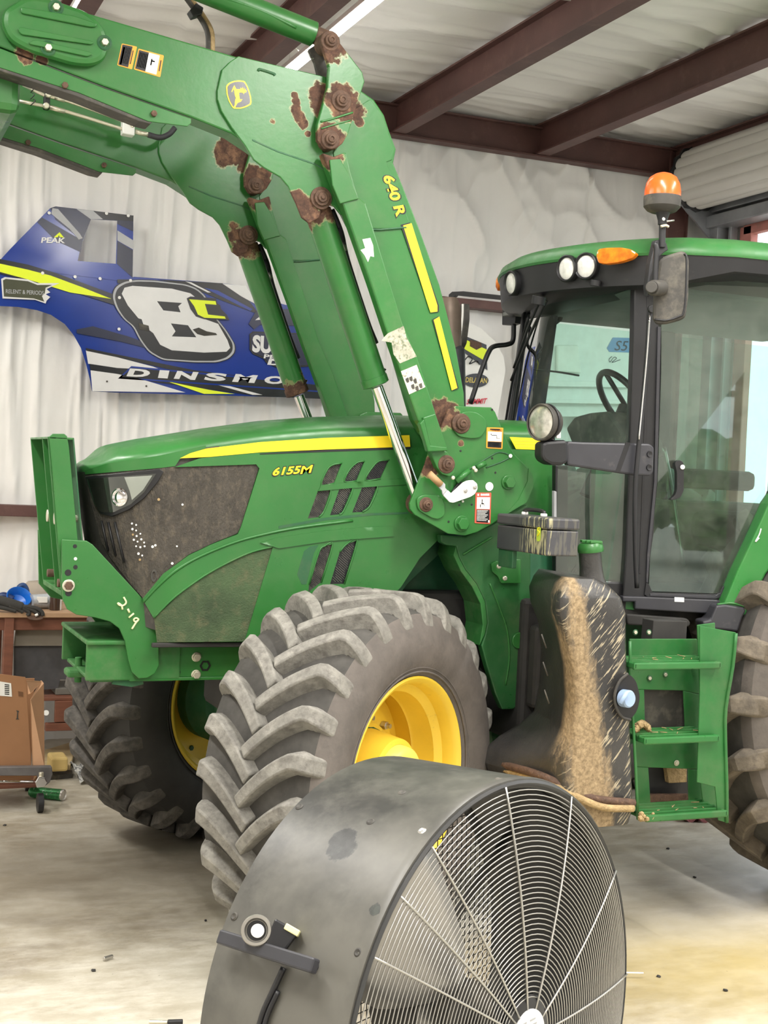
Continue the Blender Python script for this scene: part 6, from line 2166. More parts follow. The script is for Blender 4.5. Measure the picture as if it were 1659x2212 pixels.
# tape measure wedged behind the handle
hp = hc + rad * 0.012
TMs = root('tape_measure', tuple(hp), 'small black and silver tape measure wedged behind the fan handle', 'tape measure')
u2 = FA
tc_ = hp + tan * 0.030 * (1 if tan.z > 0 else -1) - FA * 0.03
upv = tan if tan.z > 0 else -tan
nrm_ = (rad * 0.75 + FA * 0.55).normalized()
lathe('case_disc', tc_, nrm_, [(-0.02, 0.0), (-0.02, 0.028), (0.014, 0.030), (0.018, 0.028), (0.018, 0.023), (0.010, 0.020), (0.010, 0.0)], simple('brushed_silver', (0.5, 0.48, 0.44), 0.3, 0.8), TMs, n=32)
disc('round_badge', tc_ + nrm_ * 0.010, nrm_, 0.019, 0.002, BV, TMs)
disc('round_badge', tc_ + nrm_ * 0.012 + FA * 0.003, nrm_, 0.013, 0.002, LW, TMs)
e_ = nrm_.cross(upv).normalized()
if e_.dot(FA) < 0:
    e_ = -e_
bx_ = tc_ + e_ * 0.045 - nrm_ * 0.012
pts = [bx_ - e_ * 0.022 - upv * 0.040, bx_ + e_ * 0.012 - upv * 0.040, bx_ + e_ * 0.030 + upv * 0.010, bx_ + e_ * 0.034 + upv * 0.022, bx_ - e_ * 0.018 + upv * 0.032]
fin_bm('case_body', prism(pts, nrm_ * 0.03), BV, TMs, bevel=0.004)
fin_bm('hook_label', prism([bx_ + e_ * 0.004 + upv * 0.018, bx_ + e_ * 0.034 + upv * 0.012, bx_ + e_ * 0.036 + upv * 0.024, bx_ + e_ * 0.006 + upv * 0.030], nrm_ * 0.034), simple('pale_yellow_label', (0.85, 0.80, 0.42), 0.5), TMs, bevel=0.002)

# ================================================================== RACE CAR BODY PANELS ON THE WALL
YP = 3.13


def W(x, y, d=0.0):
    return P(x, y, YP - d)


def wplate(name, px, mat, parent, d=0.0, th=0.0015, r=0.0, **k):
    pts = [P(x, y, YP) - Vector((0, d, 0)) for x, y in px]
    if r:
        pts = rnd_poly(pts, r)
    k.setdefault('bevel', 0)
    return fin_bm(name, prism(pts, (0, th, 0)), mat, parent, **k)


RB, RD, RK, RW, RG, NE = (M['race_' + n_] for n_ in ('blue', 'dark', 'black', 'white', 'grey')) if False else (M['race_blue'], M['race_dark'], M['race_black'], M['race_white'], M['race_grey'], M['neon'])
rp = root('race_car_panel', tuple(W(300, 860)), 'blue and white race car side panel numbered 8c hanging on the back wall', 'car panel')
# quarter panel with wheel arch (left), door panel (right), roof post with window hole
arch = [(-60, 668), (0, 661), (40, 663), (80, 670), (110, 680), (140, 700), (160, 725), (175, 752), (187, 790), (195, 822), (199, 845)]
qp = wplate('quarter_panel', [(-60, 560), (0, 568), (120, 560), (253, 570), (253, 606), (251, 848)] + arch[::-1], RB, rp, 0.0, 0.004)
dp = wplate('door_panel', [(253, 604), (290, 598), (480, 612), (530, 618), (545, 640), (700, 680), (760, 720), (760, 865), (680, 860), (251, 848)], RB, rp, 0.002, 0.004)
post_o = [(0, 562), (20, 540), (108, 450), (120, 446), (288, 466), (286, 606), (253, 606), (120, 590)]
hole = [(196, 474), (253, 477), (250, 575), (244, 581), (205, 578), (171, 573), (168, 562), (175, 530)]


def holed(name, outer, holes, mat, parent, d, th):
    loops = [outer] + holes
    vs, ed = [], []
    for l in loops:
        b = len(vs)
        for q in l:
            p = P(q[0], q[1], YP)
            vs.append(Vector((p.x, p.z)))
        ed += [(b + i, b + (i + 1) % len(l)) for i in range(len(l))]
    L3 = [[(P(q[0], q[1], YP).x, P(q[0], q[1], YP).z) for q in l] for l in loops]
    r = delaunay_2d_cdt(vs, ed, [], 0, 1e-6)
    bm = bmesh.new()
    A = [bm.verts.new((q.x, YP - d, q.y)) for q in r[0]]
    B = [bm.verts.new((q.x, YP - d + th, q.y)) for q in r[0]]
    cnt = {}
    for f in r[2]:
        cx_ = sum(r[0][i].x for i in f) / len(f)
        cy_ = sum(r[0][i].y for i in f) / len(f)
        if inpoly(cx_, cy_, L3[0]) and not any(inpoly(cx_, cy_, h) for h in L3[1:]):
            bm.faces.new([A[i] for i in f])
            bm.faces.new([B[i] for i in reversed(f)])
            for i in range(len(f)):
                cnt[(f[i], f[(i + 1) % len(f)])] = 1
    for (i, j) in list(cnt):
        if (j, i) not in cnt:
            bm.faces.new((A[j], A[i], B[i], B[j]))
    bmesh.ops.delete(bm, geom=[v for v in bm.verts if not v.link_faces], context='VERTS')
    return fin_bm(name, bm, mat, parent)


po = holed('roof_post_panel', post_o, [hole], RB, rp, 0.004, 0.004)
d1, d2, d3, d4 = 0.0062, 0.0078, 0.0094, 0.011
# printed fields of the post
wplate('printed_field', [(108, 450), (120, 446), (288, 466), (287, 500), (253, 484), (253, 477), (196, 474), (186, 500), (178, 520), (120, 475)], RD, po, d1)
wplate('printed_stripe', [(113, 450), (125, 452), (172, 505), (178, 515), (170, 518), (150, 495), (110, 462)], RG, po, d2)
wplate('printed_stripe', [(165, 452), (201, 456), (222, 474), (196, 474)], RG, po, d2)
wplate('printed_stripe', [(253, 498), (288, 520), (288, 540), (253, 520)], RG, po, d2)
wplate('printed_field', [(253, 521), (287, 541), (286, 600), (252, 570)], RD, po, d1)
wplate('printed_field', [(201, 456), (288, 466), (287, 478), (222, 474)], RK, po, d2)
wplate('glossy_patch', [(80, 480), (90, 470), (178, 520), (174, 545), (120, 520)], RD, po, d1)
# black and yellow flash
wplate('printed_flash', [(-60, 530), (0, 560), (60, 572), (120, 590), (255, 640), (255, 662), (130, 622), (0, 592), (-60, 580)], RK, qp, 0.0092)
wplate('printed_flash', [(-60, 545), (0, 570), (60, 583), (110, 596), (180, 622), (240, 646), (150, 632), (60, 604), (0, 588), (-60, 575)], NE, qp, 0.0105)
wplate('printed_flash', [(253, 604), (286, 604), (286, 612), (253, 612)], RK, dp, d2)
# lower white and black bars
wplate('printed_bar', [(185, 757), (253, 772), (330, 792), (350, 800), (253, 795), (190, 786)], RW, dp, d2)
wplate('printed_bar', [(185, 752), (253, 766), (420, 800), (700, 835), (700, 842), (400, 806), (253, 772), (186, 758)], RK, dp, d2)
wplate('printed_bar', [(193, 786), (253, 795), (350, 800), (700, 845), (700, 862), (560, 856), (340, 826), (195, 800)], RK, dp, d2)
wplate('printed_bar', [(195, 800), (253, 808), (300, 818), (400, 848), (199, 845)], RW, dp, d3)
wplate('printed_bar', [(361, 824), (400, 832), (450, 842), (506, 851), (440, 851)], NE, dp, d3)
wplate('printed_bar', [(470, 832), (495, 834), (566, 853), (545, 853)], RW, dp, d3)
wplate('printed_flash', [(340, 604), (480, 612), (530, 640), (560, 680), (480, 650), (400, 615)], RK, dp, d1)
wplate('printed_flash', [(440, 622), (470, 628), (545, 668), (540, 672)], RB, dp, d2)
wplate('printed_flash', [(480, 613), (530, 618), (545, 640), (560, 662), (520, 640)], RW, dp, d2)
wplate('printed_flash', [(400, 608), (412, 610), (455, 632), (448, 632)], RW, dp, d2)
wplate('printed_flash', [(165, 712), (200, 705), (280, 728), (340, 750), (340, 758), (260, 738), (165, 720)], RD, qp, 0.0095)
# name strip
nb = wplate('name_strip', [(283, 791), (700, 830), (700, 848), (254, 818)], RB, dp, d3)
wplate('name_strip', [(285, 795), (700, 833), (700, 845), (262, 815)], RK, dp, d4)
nm = 'DINSMO'
xs_ = [(272, 327), (340, 365), (374, 428), (438, 492), (500, 556), (566, 618)]
for ch, (xa, xb) in zip(nm, xs_):
    yb = 813 + (xa - 272) * 0.052
    yb2 = 813 + (xb - 272) * 0.052
    w_ = 8 if ch != 'I' else 4
    lettering('letter', ch, W(xa, yb), W(xb - w_, yb2), W(xa + w_, yb - 17), RW, nb, lift=0.0135, bold=0.05)
# big figure 8
def ring_px(pts, k, c):
    return [(c[0] + (x - c[0]) * k, c[1] + (y - c[1]) * k) for x, y in pts]


o8 = [(290, 604), (330, 605), (400, 613), (425, 622), (445, 640), (455, 668), (470, 690), (490, 715), (508, 745), (508, 762), (495, 776), (470, 784), (420, 784), (350, 779), (320, 762), (300, 735), (285, 705), (265, 690), (248, 665), (240, 640), (246, 620), (265, 608)]
c8 = (375, 695)
n8 = wplate('number_outline', o8, RK, dp, d3, r=0.03)
wplate('number_border', ring_px(o8, 0.985, c8), RG, n8, d3 + 0.0015, r=0.03)
wplate('number_shadow', ring_px(o8, 0.95, c8), RK, n8, d3 + 0.003, r=0.03)
w8 = [(268, 622), (285, 618), (370, 624), (410, 634), (428, 648), (436, 668), (442, 690), (470, 700), (490, 735), (496, 752), (488, 760), (440, 762), (370, 757), (345, 745), (330, 720), (310, 705), (305, 690), (298, 688), (275, 660), (262, 635)]
holed('number_eight', w8, [[(338, 651), (392, 655), (384, 662), (389, 675), (352, 671)], [(368, 699), (405, 703), (423, 729), (370, 727), (378, 716)]], RW, n8, d3 + 0.0045, 0.001)
wplate('number_scuff', [(415, 712), (428, 708), (445, 716), (465, 720), (468, 724), (440, 726), (425, 722)], M['dusty_black'], n8, d3 + 0.006)
wplate('number_scuff', [(298, 698), (320, 704), (322, 716), (300, 712)], M['dusty_black'], n8, d3 + 0.006)
wplate('letter_c_outline', [(402, 645), (410, 641), (465, 645), (468, 656), (474, 660), (476, 668), (488, 680), (494, 692), (440, 690), (422, 684), (410, 668)], RK, n8, d3 + 0.007)
wplate('letter_c', [(407, 647), (464, 651), (466, 659), (441, 657), (448, 680), (484, 684), (486, 689), (440, 687), (426, 680), (418, 662)], NE, n8, d3 + 0.0085)
# sponsor marks
lettering('sponsor_mark', 'PEAK', W(88, 525), W(140, 526), W(90, 513), RW, po, lift=0.009, bold=0.03)
wplate('sponsor_peak', [(116, 513), (128, 502), (138, 514), (128, 512), (127, 508), (124, 513)], NE, po, 0.009)
ol = wplate('sponsor_patch', [(2, 603), (10, 599), (60, 604), (80, 612), (128, 612), (110, 620), (100, 625), (108, 632), (98, 636), (108, 642), (100, 650), (98, 656), (75, 648), (5, 645)], RW, qp, 0.0112)
wplate('sponsor_patch', [(6, 606), (12, 603), (60, 608), (80, 616), (112, 616), (98, 622), (96, 634), (90, 640), (95, 652), (72, 645), (8, 641)], M['olive'], ol, 0.0125)
lettering('sponsor_mark', 'RELENT & PERIODS', W(12, 634), W(94, 638), W(12, 625), RG, ol, lift=0.014, bold=0.01)
sm = wplate('sponsor_patch', [(538, 722), (545, 716), (700, 722), (700, 790), (600, 796), (575, 785), (568, 775), (545, 765), (538, 755)], RK, dp, d3)
wplate('sponsor_patch', [(541, 724), (546, 719), (700, 724), (700, 786), (604, 792), (578, 782), (570, 772), (548, 762), (541, 753)], RD, sm, d4)
lettering('sponsor_mark', 'SUM', W(543, 761), W(612, 768), W(545, 723), RW, sm, lift=0.013, bold=0.05)
lettering('sponsor_mark', 'PE', W(568, 774), W(592, 777), W(570, 765), RW, sm, lift=0.013, bold=0.03)
lettering('sponsor_mark', 'DI', W(576, 788), W(612, 791), W(580, 776), RW, sm, lift=0.013, bold=0.05)
wplate('sponsor_flash', [(536, 700), (552, 672), (572, 668), (640, 668), (640, 704), (560, 702), (548, 712)], RD, dp, d3)
wplate('sponsor_flash', [(550, 692), (575, 672), (600, 676), (590, 696), (574, 690)], RW, dp, d4)
for (x, y) in ((106, 460), (230, 461), (277, 466), (92, 590), (162, 598), (216, 602), (282, 606), (258, 643), (257, 711), (231, 824), (316, 834)):
    disc('rivet', W(x, y, 0.012), (0, -1, 0), 0.010 if y < 820 else 0.006, 0.004, M['white'] if y < 820 else M['dusty_black'], rp, n=16)

# pale nose panel at the right
for (x, y) in ((100, 470), (280, 480), (100, 640), (240, 760), (400, 640), (650, 700), (600, 840)):
    q_ = W(x, y)
    cyl('wall_hanger', q_ + Vector((0, 0.002, 0)), q_ + Vector((0, 0.155, 0)), 0.008, M['steel'], rp)
np_ = root('nose_panel', tuple(W(1040, 900)), 'white race car nose panel with a yellow stripe hanging beside the tractor cab', 'car panel')
wb = wplate('nose_skin', [(985, 680), (1005, 692), (1040, 710), (1070, 738), (1088, 770), (1092, 800), (1085, 840), (1075, 900), (960, 900), (940, 760)], M['label_white'], np_, 0.0, 0.01)
wplate('nose_stripe', [(990, 720), (1050, 745), (1052, 800), (1040, 790), (1000, 760), (985, 755)], RK, wb, d1)
wplate('nose_stripe', [(993, 728), (1056, 758), (1050, 782), (992, 748)], NE, wb, d2)
for (x, y) in ((1010, 720), (1060, 800), (1010, 870)):
    q_ = W(x, y)
    cyl('wall_hanger', q_ + Vector((0, 0.002, 0)), q_ + Vector((0, 0.165, 0)), 0.008, M['steel'], np_)
sh = wplate('shield_decal', [(1014, 734), (1038, 740), (1040, 750), (1028, 756), (1014, 748)], M['rust'], wb, d3)
ov = [(1027 + 27 * math.cos(t), 822 + 15 * math.sin(t)) for t in np.linspace(0, 2 * math.pi, 25)[:-1]]
od = wplate('oval_decal', ov, RK, wb, d3)
lettering('sponsor_mark', 'DELA  AN', W(1004, 826), W(1050, 828), W(1005, 815), simple('gold_print', (0.62, 0.48, 0.12), 0.5), od, lift=0.011, bold=0.02)
tube('scribble', [W(x, y, 0.012) for x, y in ((996, 790), (1004, 778), (1012, 770), (1020, 776), (1014, 786), (1030, 780), (1036, 788))], 0.004, RK, wb, n=5)
lettering('sponsor_mark', 'SUMMIT', W(1006, 874), W(1048, 872), W(1010, 862), simple('red_print', (0.62, 0.03, 0.06), 0.5), wb, lift=0.009, bold=0.03)

# white cargo trailer body seen through the windshield
tr = root('white_body_panel', (2.6, 3.0, 0.9), 'large white bodywork panel with ledges behind the tractor cab', 'car panel')
wpn = [(1150, 690), (1420, 696), (1420, 900), (1150, 900)]
Yq = 3.06
plate('skin', wpn, Yq, 0.02, M['white'], tr)
plate('ledge', [(1150, 822), (1420, 826), (1420, 838), (1150, 834)], Yq - 0.05, 0.05, M['white'], tr)
plate('ledge', [(1150, 862), (1420, 866), (1420, 874), (1150, 870)], Yq - 0.07, 0.07, M['white'], tr)
hh = plate('hatch', [(1204, 745), (1250, 745), (1256, 806), (1204, 802)], Yq - 0.03, 0.03, M['label_white'], tr, bevel=0.01)
dc = plate('blue_decal', [(1324, 729), (1360, 730), (1380, 740), (1372, 762), (1316, 760), (1311, 752)], Yq - 0.003, 0.002, simple('light_blue_print', (0.16, 0.30, 0.58), 0.5), tr, bevel=0)
lettering('decal_text', 'S5', P(1326, 757, Yq), P(1352, 758, Yq), P(1332, 736, Yq), RD, dc, lift=0.005, bold=0.0)
tube('felt_pen_mark', [P(x, y, Yq - 0.004) for x, y in ((1322, 770), (1316, 776), (1318, 782), (1326, 772), (1332, 774), (1322, 783), (1340, 777))], 0.002, RD, tr, n=4)

# ================================================================== WORKBENCH
YBn = 2.44
zt_ = 0.90
wbn = root('workbench', (-1.1, 2.8, 0), 'brown wooden workbench with a tan top against the back wall', 'workbench')
xl, xr = -2.6, 0.75
box('bench_top', xl, xr, YBn, 3.12, 0.875, 0.905, M['benchtop'], wbn)
box('apron', xl, xr, YBn + 0.03, YBn + 0.06, 0.80, 0.875, M['wood'], wbn)
lx0, lx1 = P(8, 1400, YBn + 0.01).x, P(29, 1400, YBn + 0.01).x
box('leg', lx0, lx1, YBn + 0.01, YBn + 0.09, 0, 0.875, M['wood'], wbn)
box('leg', xr - 0.08, xr, YBn + 0.01, YBn + 0.09, 0, 0.875, M['wood'], wbn)
box('leg', lx0, lx1, 3.0, 3.08, 0, 0.875, M['wood'], wbn)
box('leg', xr - 0.08, xr, 3.0, 3.08, 0, 0.875, M['wood'], wbn)
zd0, zd1 = P(120, 1560, YBn + 0.05).z, P(120, 1514, YBn + 0.05).z
dw = box('drawer_front', lx1 + 0.25, xr - 0.1, YBn + 0.04, YBn + 0.07, zd0, zd1, M['wood'], wbn)
cyl('drawer_knob', P(100, 1540, YBn + 0.04), P(100, 1540, YBn + 0.01), 0.016, M['label_white'], dw)
box('lower_shelf', lx1, xr - 0.08, YBn + 0.05, 3.0, zd1 + 0.0, zd1 + 0.02, M['wood'], wbn)
box('shelf_rail', lx1 + 0.2, xr - 0.1, YBn + 0.04, YBn + 0.08, zd0 - 0.05, zd0 - 0.005, M['wood'], wbn)
bb = plate('storage_board', [(36, 1346), (300, 1346), (300, 1395), (30, 1395)], YBn + 0.10, 0.02, simple('taupe_hardboard', (0.26, 0.225, 0.18), 0.7), None, bevel=0.001)
top(bb, 'taupe hardboard sheet leaning upright just below the workbench top', 'board')
gb_ = simple('dark_grey_plastic_sheet', (0.075, 0.073, 0.078), 0.6, var=0.3, scale=8)
bb = plate('plastic_sheet', [(30, 1396), (300, 1396), (300, 1462), (130, 1468), (125, 1488), (92, 1490), (30, 1470)], YBn + 0.13, 0.02, gb_, None, bevel=0.001)
top(bb, 'dark grey sheet hanging under the workbench below the taupe board', 'sheet')
bb = box('grey_tray', P(118, 1500, YBn + .15).x, P(165, 1500, YBn + .15).x, YBn + 0.12, YBn + 0.4, zd1 + 0.022, zd1 + 0.06, simple('grey_tray_metal', (0.16, 0.15, 0.13), 0.6), None)
top(bb, 'flat grey tray lying on the lower shelf of the workbench', 'tray')

# things on the bench top
zt = 0.905


def zpt(x, y):
    return PZ(x, y, zt)


bowl = root('blue_funnel', tuple(PZ(40, 1330, zt)), 'bright blue plastic funnel lying on the workbench', 'funnel')
BL = simple('bright_blue_plastic', (0.01, 0.14, 0.55), 0.35)
bc0 = P(42, 1288, 2.62)
lathe('funnel_cone', bc0, (0.1, -0.72, 0.68), [(0.0, 0.070), (-0.004, 0.073), (-0.01, 0.070), (-0.05, 0.055), (-0.07, 0.02), (-0.09, 0.016), (-0.088, 0.012), (-0.065, 0.014), (-0.048, 0.048), (-0.005, 0.065), (0.0, 0.070)], BL, bowl, n=36)
tube('funnel_spout', [bc0 + Vector((-0.03, 0.03, -0.02)), bc0 + Vector((-0.08, 0.04, 0.0)), bc0 + Vector((-0.11, 0.04, -0.01))], 0.02, simple('navy_plastic', (0.01, 0.03, 0.12), 0.4), bowl)
o = tube('blue_clamp', [P(38, 1282, 2.78), P(42, 1268, 2.78), P(52, 1265, 2.78), P(58, 1278, 2.78), P(55, 1290, 2.78)], 0.016, simple('dusty_navy_plastic', (0.02, 0.06, 0.18), 0.5), None)
top(o, 'dark blue curved clamp behind the blue funnel', 'clamp')
hat = root('tan_cap', (-0.85, 2.86, zt), 'tan fabric cap resting on the workbench behind the green guard', 'cap')
hc_ = P(78, 1275, 2.86)
lathe('crown', Vector((hc_.x + 0.03, 2.94, zt)), (0, 0, 1), [(0.0, 0.11), (0.05, 0.115), (0.10, 0.10), (0.13, 0.07), (0.14, 0.0)], simple('tan_cloth', (0.42, 0.36, 0.29), 0.8), hat, n=28)
fin_bm('visor', prism(rnd_poly([Vector((hc_.x - 0.04, 2.85, zt + 0.035)), Vector((hc_.x + 0.10, 2.85, zt + 0.035)), Vector((hc_.x + 0.08, 2.75, zt + 0.025)), Vector((hc_.x - 0.02, 2.75, zt + 0.025))], 0.04), (0, 0, 0.012)), simple('brown_cloth', (0.13, 0.09, 0.06), 0.8), hat)
jar = root('plastic_jar', tuple(PZ(85, 1318, zt)), 'clear plastic tub with printed label on the workbench', 'tub')
jp = PZ(88, 1315, zt)
lathe('tub_body', jp, (0.9, 0.25, 0.0), [(-0.06, 0.0), (-0.06, 0.040), (0.04, 0.043), (0.045, 0.048), (0.055, 0.048), (0.055, 0.0)], simple('frosted_plastic', (0.42, 0.44, 0.46), 0.3, var=0.3, scale=25), jar, n=24).location.z += 0.045
box('paper_label', jp.x - 0.03, jp.x + 0.03, jp.y - 0.048, jp.y - 0.045, zt + 0.04, zt + 0.075, M['label_white'], jar)
o = cyl('glass_bottle', PZ(118, 1318, zt), PZ(118, 1318, zt) + Vector((0, 0, 0.085)), 0.030, simple('brown_glass', (0.06, 0.035, 0.025), 0.15), None)
top(o, 'small brown bottle on the workbench right of the plastic tub', 'bottle')
o = cyl('spray_bottle', PZ(128, 1318, zt), PZ(128, 1318, zt) + Vector((0, 0, 0.09)), 0.012, M['label_white'], None)
top(o, 'slim white tube standing right of the small brown bottle', 'tube')
gl = root('work_gloves', tuple(PZ(40, 1325, zt)), 'black work gloves draped over the front edge of the workbench', 'gloves')
GM = simple('black_glove_fabric', (0.035, 0.033, 0.030), 0.85, var=0.3)
tube('glove_palm', [P(-20, 1300, 2.47), P(0, 1298, 2.46), P(25, 1305, 2.45), P(50, 1313, 2.45)], [0.030] * 18 + [0.022], GM, gl, n=10)
for q in ([(30, 1302), (55, 1313), (70, 1318), (85, 1328)], [(20, 1308), (40, 1316), (50, 1322)], [(45, 1312), (62, 1322), (60, 1330)], [(50, 1310), (78, 1314), (90, 1322), (92, 1330)], [(-10, 1310), (15, 1315), (35, 1320)]):
    tube('glove_finger', [P(x, y, 2.435) for x, y in q], 0.012, GM, gl, n=8)
o = disc('metal_disc', P(76, 1334, 2.42), (0, -0.25, 1), 0.045, 0.004, M['rust'], None)
top(o, 'thin dark metal disc hanging at the bench edge under the gloves', 'disc')
tube('disc_tab', [P(76, 1330, 2.41), P(82, 1327, 2.41)], 0.008, M['label_white'], o, sub=0)

# ================================================================== BOX ON DOLLY, CAN, CLUTTER
zdk = 0.17
y0b = 1.60
bf = root('cardboard_box', (-0.85, 1.8, zdk), 'tall open cardboard box with a shipping label on a wheeled dolly', 'box')
BX1, BX0 = P(67, 1640, y0b).x, P(-60, 1640, y0b).x
zbt = P(68, 1690, y0b).z - 0.004
ztp = P(60, 1471, y0b).z
front = [P(-60, 1452, y0b), P(0, 1456, y0b), P(55, 1463, y0b), P(67, 1648, y0b), P(68, 1686, y0b), P(-60, 1690, y0b)]
fin_bm('front_panel', prism(front, (0, 0.006, 0)), M['cardboard'], bf)
CB2 = simple('light_cardboard', (0.52, 0.30, 0.17), 0.8, var=0.06)
a1_, b1_ = P(65, 1512, y0b), P(68, 1686, y0b)
side = [P(65, 1512, y0b), PX(88, 1470, P(65, 1512, y0b).x + 0.07), PX(93, 1476, a1_.x + 0.08), PX(95, 1660, a1_.x + 0.08), P(71, 1686, y0b)]
sdp = fin_bm('side_panel', prism(side, (0.004, 0.002, 0)), CB2, bf)
fin_bm('box_flap', prism([P(57, 1469, y0b + 0.01), PX(92, 1472, a1_.x + 0.08), P(66, 1498, y0b - 0.01), P(60, 1500, y0b)], (0, 0.004, 0)), CB2, bf)
box('back_panel', BX0, BX1 + 0.05, y0b + 0.33, y0b + 0.336, zbt, ztp - 0.04, M['cardboard'], bf)
lb_ = plate('shipping_label', [(-20, 1470), (0, 1472), (24, 1476), (26, 1505), (0, 1503), (-20, 1500)], y0b - 0.002, 0.001, M['label_white'], bf, bevel=0)
for k in range(6):
    plate('barcode', [(10, 1478 + k * 4), (20, 1479 + k * 4), (20, 1481 + k * 4), (10, 1480 + k * 4)], y0b - 0.003, 0.001, M['race_black'], lb_, bevel=0)
plate('printed_mark', [(35, 1534), (41, 1536), (41, 1538), (39, 1539), (39, 1552), (42, 1554), (34, 1554), (36, 1551), (37, 1539)], y0b - 0.002, 0.001, M['dusty_black'], bf, bevel=0)
plate('printed_mark', [(39, 1493), (50, 1495), (50, 1505), (40, 1504)], y0b - 0.002, 0.001, simple('brown_print', (0.15, 0.07, 0.03), 0.8), bf, bevel=0)
sn = (Vector(side[1]) - Vector(side[0])).cross(Vector((0, 0, 1))).normalized()
if sn.y > 0:
    sn = -sn
for (q, mt_) in (([(73, 1557), (86, 1538), (87, 1545), (75, 1570)], M['white']), ([(76, 1553), (85, 1541), (84, 1547), (77, 1557)], CB2), ([(72, 1602), (91, 1572), (91, 1580), (73, 1612)], simple('dark_brown_print', (0.10, 0.05, 0.03), 0.8))):
    pts = [PP(x, y, side[0] + sn * (0.004 if mt_ is not CB2 else 0.006), sn) for x, y in q]
    fin_bm('printed_stripe', prism(pts, -sn * 0.001), mt_, sdp)
dl = root('dolly', (-0.8, 1.7, 0), 'grey wheeled dolly under the cardboard box', 'dolly')
GY = simple('worn_grey_steel', (0.16, 0.15, 0.15), 0.5, 0.3, var=0.3)
fin_bm('dolly_rail', prism([P(-80, 1658, y0b - 0.05), P(112, 1656, y0b - 0.05), P(114, 1672, y0b - 0.05), P(108, 1690, y0b - 0.05), P(98, 1698, y0b - 0.05), P(84, 1676, y0b - 0.05), P(-80, 1676, y0b - 0.05)], (0, 0.04, 0)), GY, dl, bevel=0.004)
tube('dolly_rod', [P(-80, 1689, y0b - 0.06), P(72, 1688, y0b - 0.06)], 0.006, M['chrome'], dl, sub=0)
box('dolly_deck', BX0, BX1 + 0.04, y0b - 0.008, y0b + 0.345, zbt - 0.022, zbt - 0.003, M['wood'], dl)
cp = P(88, 1700, y0b - 0.08)
cw = cyl('caster_wheel', (cp.x - 0.014, cp.y, 0.048), (cp.x + 0.014, cp.y, 0.048), 0.048, BV, dl)
fin_bm('caster_fork', prism([P(76, 1690, y0b - 0.10), P(83, 1678, y0b - 0.10), P(97, 1680, y0b - 0.10), P(102, 1690, y0b - 0.10), P(96, 1700, y0b - 0.10), P(80, 1702, y0b - 0.10)], (0, 0.04, 0)), M['chrome'], cw, bevel=0.003)
cyl('caster_stem', P(89, 1682, y0b - 0.08), P(89, 1668, y0b - 0.08), 0.012, M['zinc'], cw)
cw2 = cyl('caster_wheel', (cp.x - 0.012, cp.y + 0.46, 0.038), (cp.x + 0.012, cp.y + 0.46, 0.038), 0.038, BV, dl)
cyl('caster_stem', (cp.x, cp.y + 0.46, 0.03), (cp.x, cp.y + 0.46, 0.13), 0.012, M['zinc'], cw2)
cyl('caster_wheel', (cp.x - 0.7, cp.y, 0.038), (cp.x - 0.68, cp.y, 0.038), 0.038, BV, dl)

# crushed green can on the floor
cnr = PZ(100, 1725, 0.0)
can = root('drink_can', tuple(cnr), 'green and white aluminium drink can lying on its side by the dolly', 'can')
ca, cb_ = PZ(64, 1722, 0.0) + Vector((0, 0, 0.030)), PZ(138, 1730, 0.0) + Vector((0, 0, 0.030))
cl_ = (cb_ - ca).length
CG = simple('green_printed_can', (0.03, 0.20, 0.06), 0.35, 0.4, var=0.3, scale=30, dirt=(0.45, 0.45, 0.42), dirt_lo=0.58, dirt_hi=0.64)
lathe('can_body', ca, cb_ - ca, [(0, 0.020), (0.012, 0.028), (0.02, 0.030), (cl_ * 0.5, 0.028), (cl_ - 0.01, 0.030)], CG, can, n=28)
lathe('can_end', ca, cb_ - ca, [(cl_ - 0.012, 0.0305), (cl_ - 0.002, 0.0305), (cl_, 0.028), (cl_ - 0.006, 0.025), (cl_ - 0.006, 0.0)], M['steel'], can, n=28)

# planks and rag behind, at the foot of the bench
o = fin_bm('plywood_offcut', prism([PZ(92, 1655, 0.02), PZ(97, 1630, 0.02), PZ(150, 1614, 0.02), PZ(158, 1640, 0.02), PZ(152, 1664, 0.02)], (0, 0, 0.03)), simple('pale_plywood', (0.52, 0.40, 0.22), 0.7), None, bevel=0.003)
top(o, 'pale plywood offcut on the floor behind the dolly', 'plywood')
o = box('yellow_foam_block', PZ(112, 1672, 0.05).x, PZ(150, 1672, 0.05).x, PZ(130, 1668, 0.05).y, PZ(130, 1668, 0.05).y + 0.16, 0.052, 0.13, simple('yellow_foam', (0.60, 0.44, 0.17), 0.9), None, bevel=0.012)
top(o, 'yellow foam block beside the far front tyre', 'block')
o = fin_bm('steel_angle', prism([PZ(100, 1676, 0.0), PZ(156, 1673, 0.0), PZ(156, 1681, 0.0), PZ(100, 1686, 0.0)], (0, 0, 0.025)), M['dusty_black'], None)
top(o, 'long dark steel strip lying in front of the yellow foam block', 'steel strip')
vs_, fs_ = [], []
r0 = PZ(172, 1680, 0.0)
for j in range(9):
    for i in range(9):
        a_, b_ = i / 8, j / 8
        vs_.append(Vector((r0.x - 0.03 + 0.22 * a_, r0.y - 0.18 + 0.34 * b_, 0.012 + 0.10 * b_ * (0.6 + 0.4 * math.sin(a_ * 7 + b_ * 4)) + 0.02 * math.sin(a_ * 11 + b_ * 9))))
for j in range(8):
    for i in range(8):
        k = j * 9 + i
        fs_.append((k, k + 1, k + 10, k + 9))
o = mk('shop_rag', vs_, fs_, simple('checked_white_rag', (0.45, 0.45, 0.42), 0.9, var=0.4, scale=30, dirt=(0.06, 0.06, 0.07), dirt_lo=0.5, dirt_hi=0.56), None, smooth='all')
o.modifiers.new('t', 'SOLIDIFY').thickness = 0.004
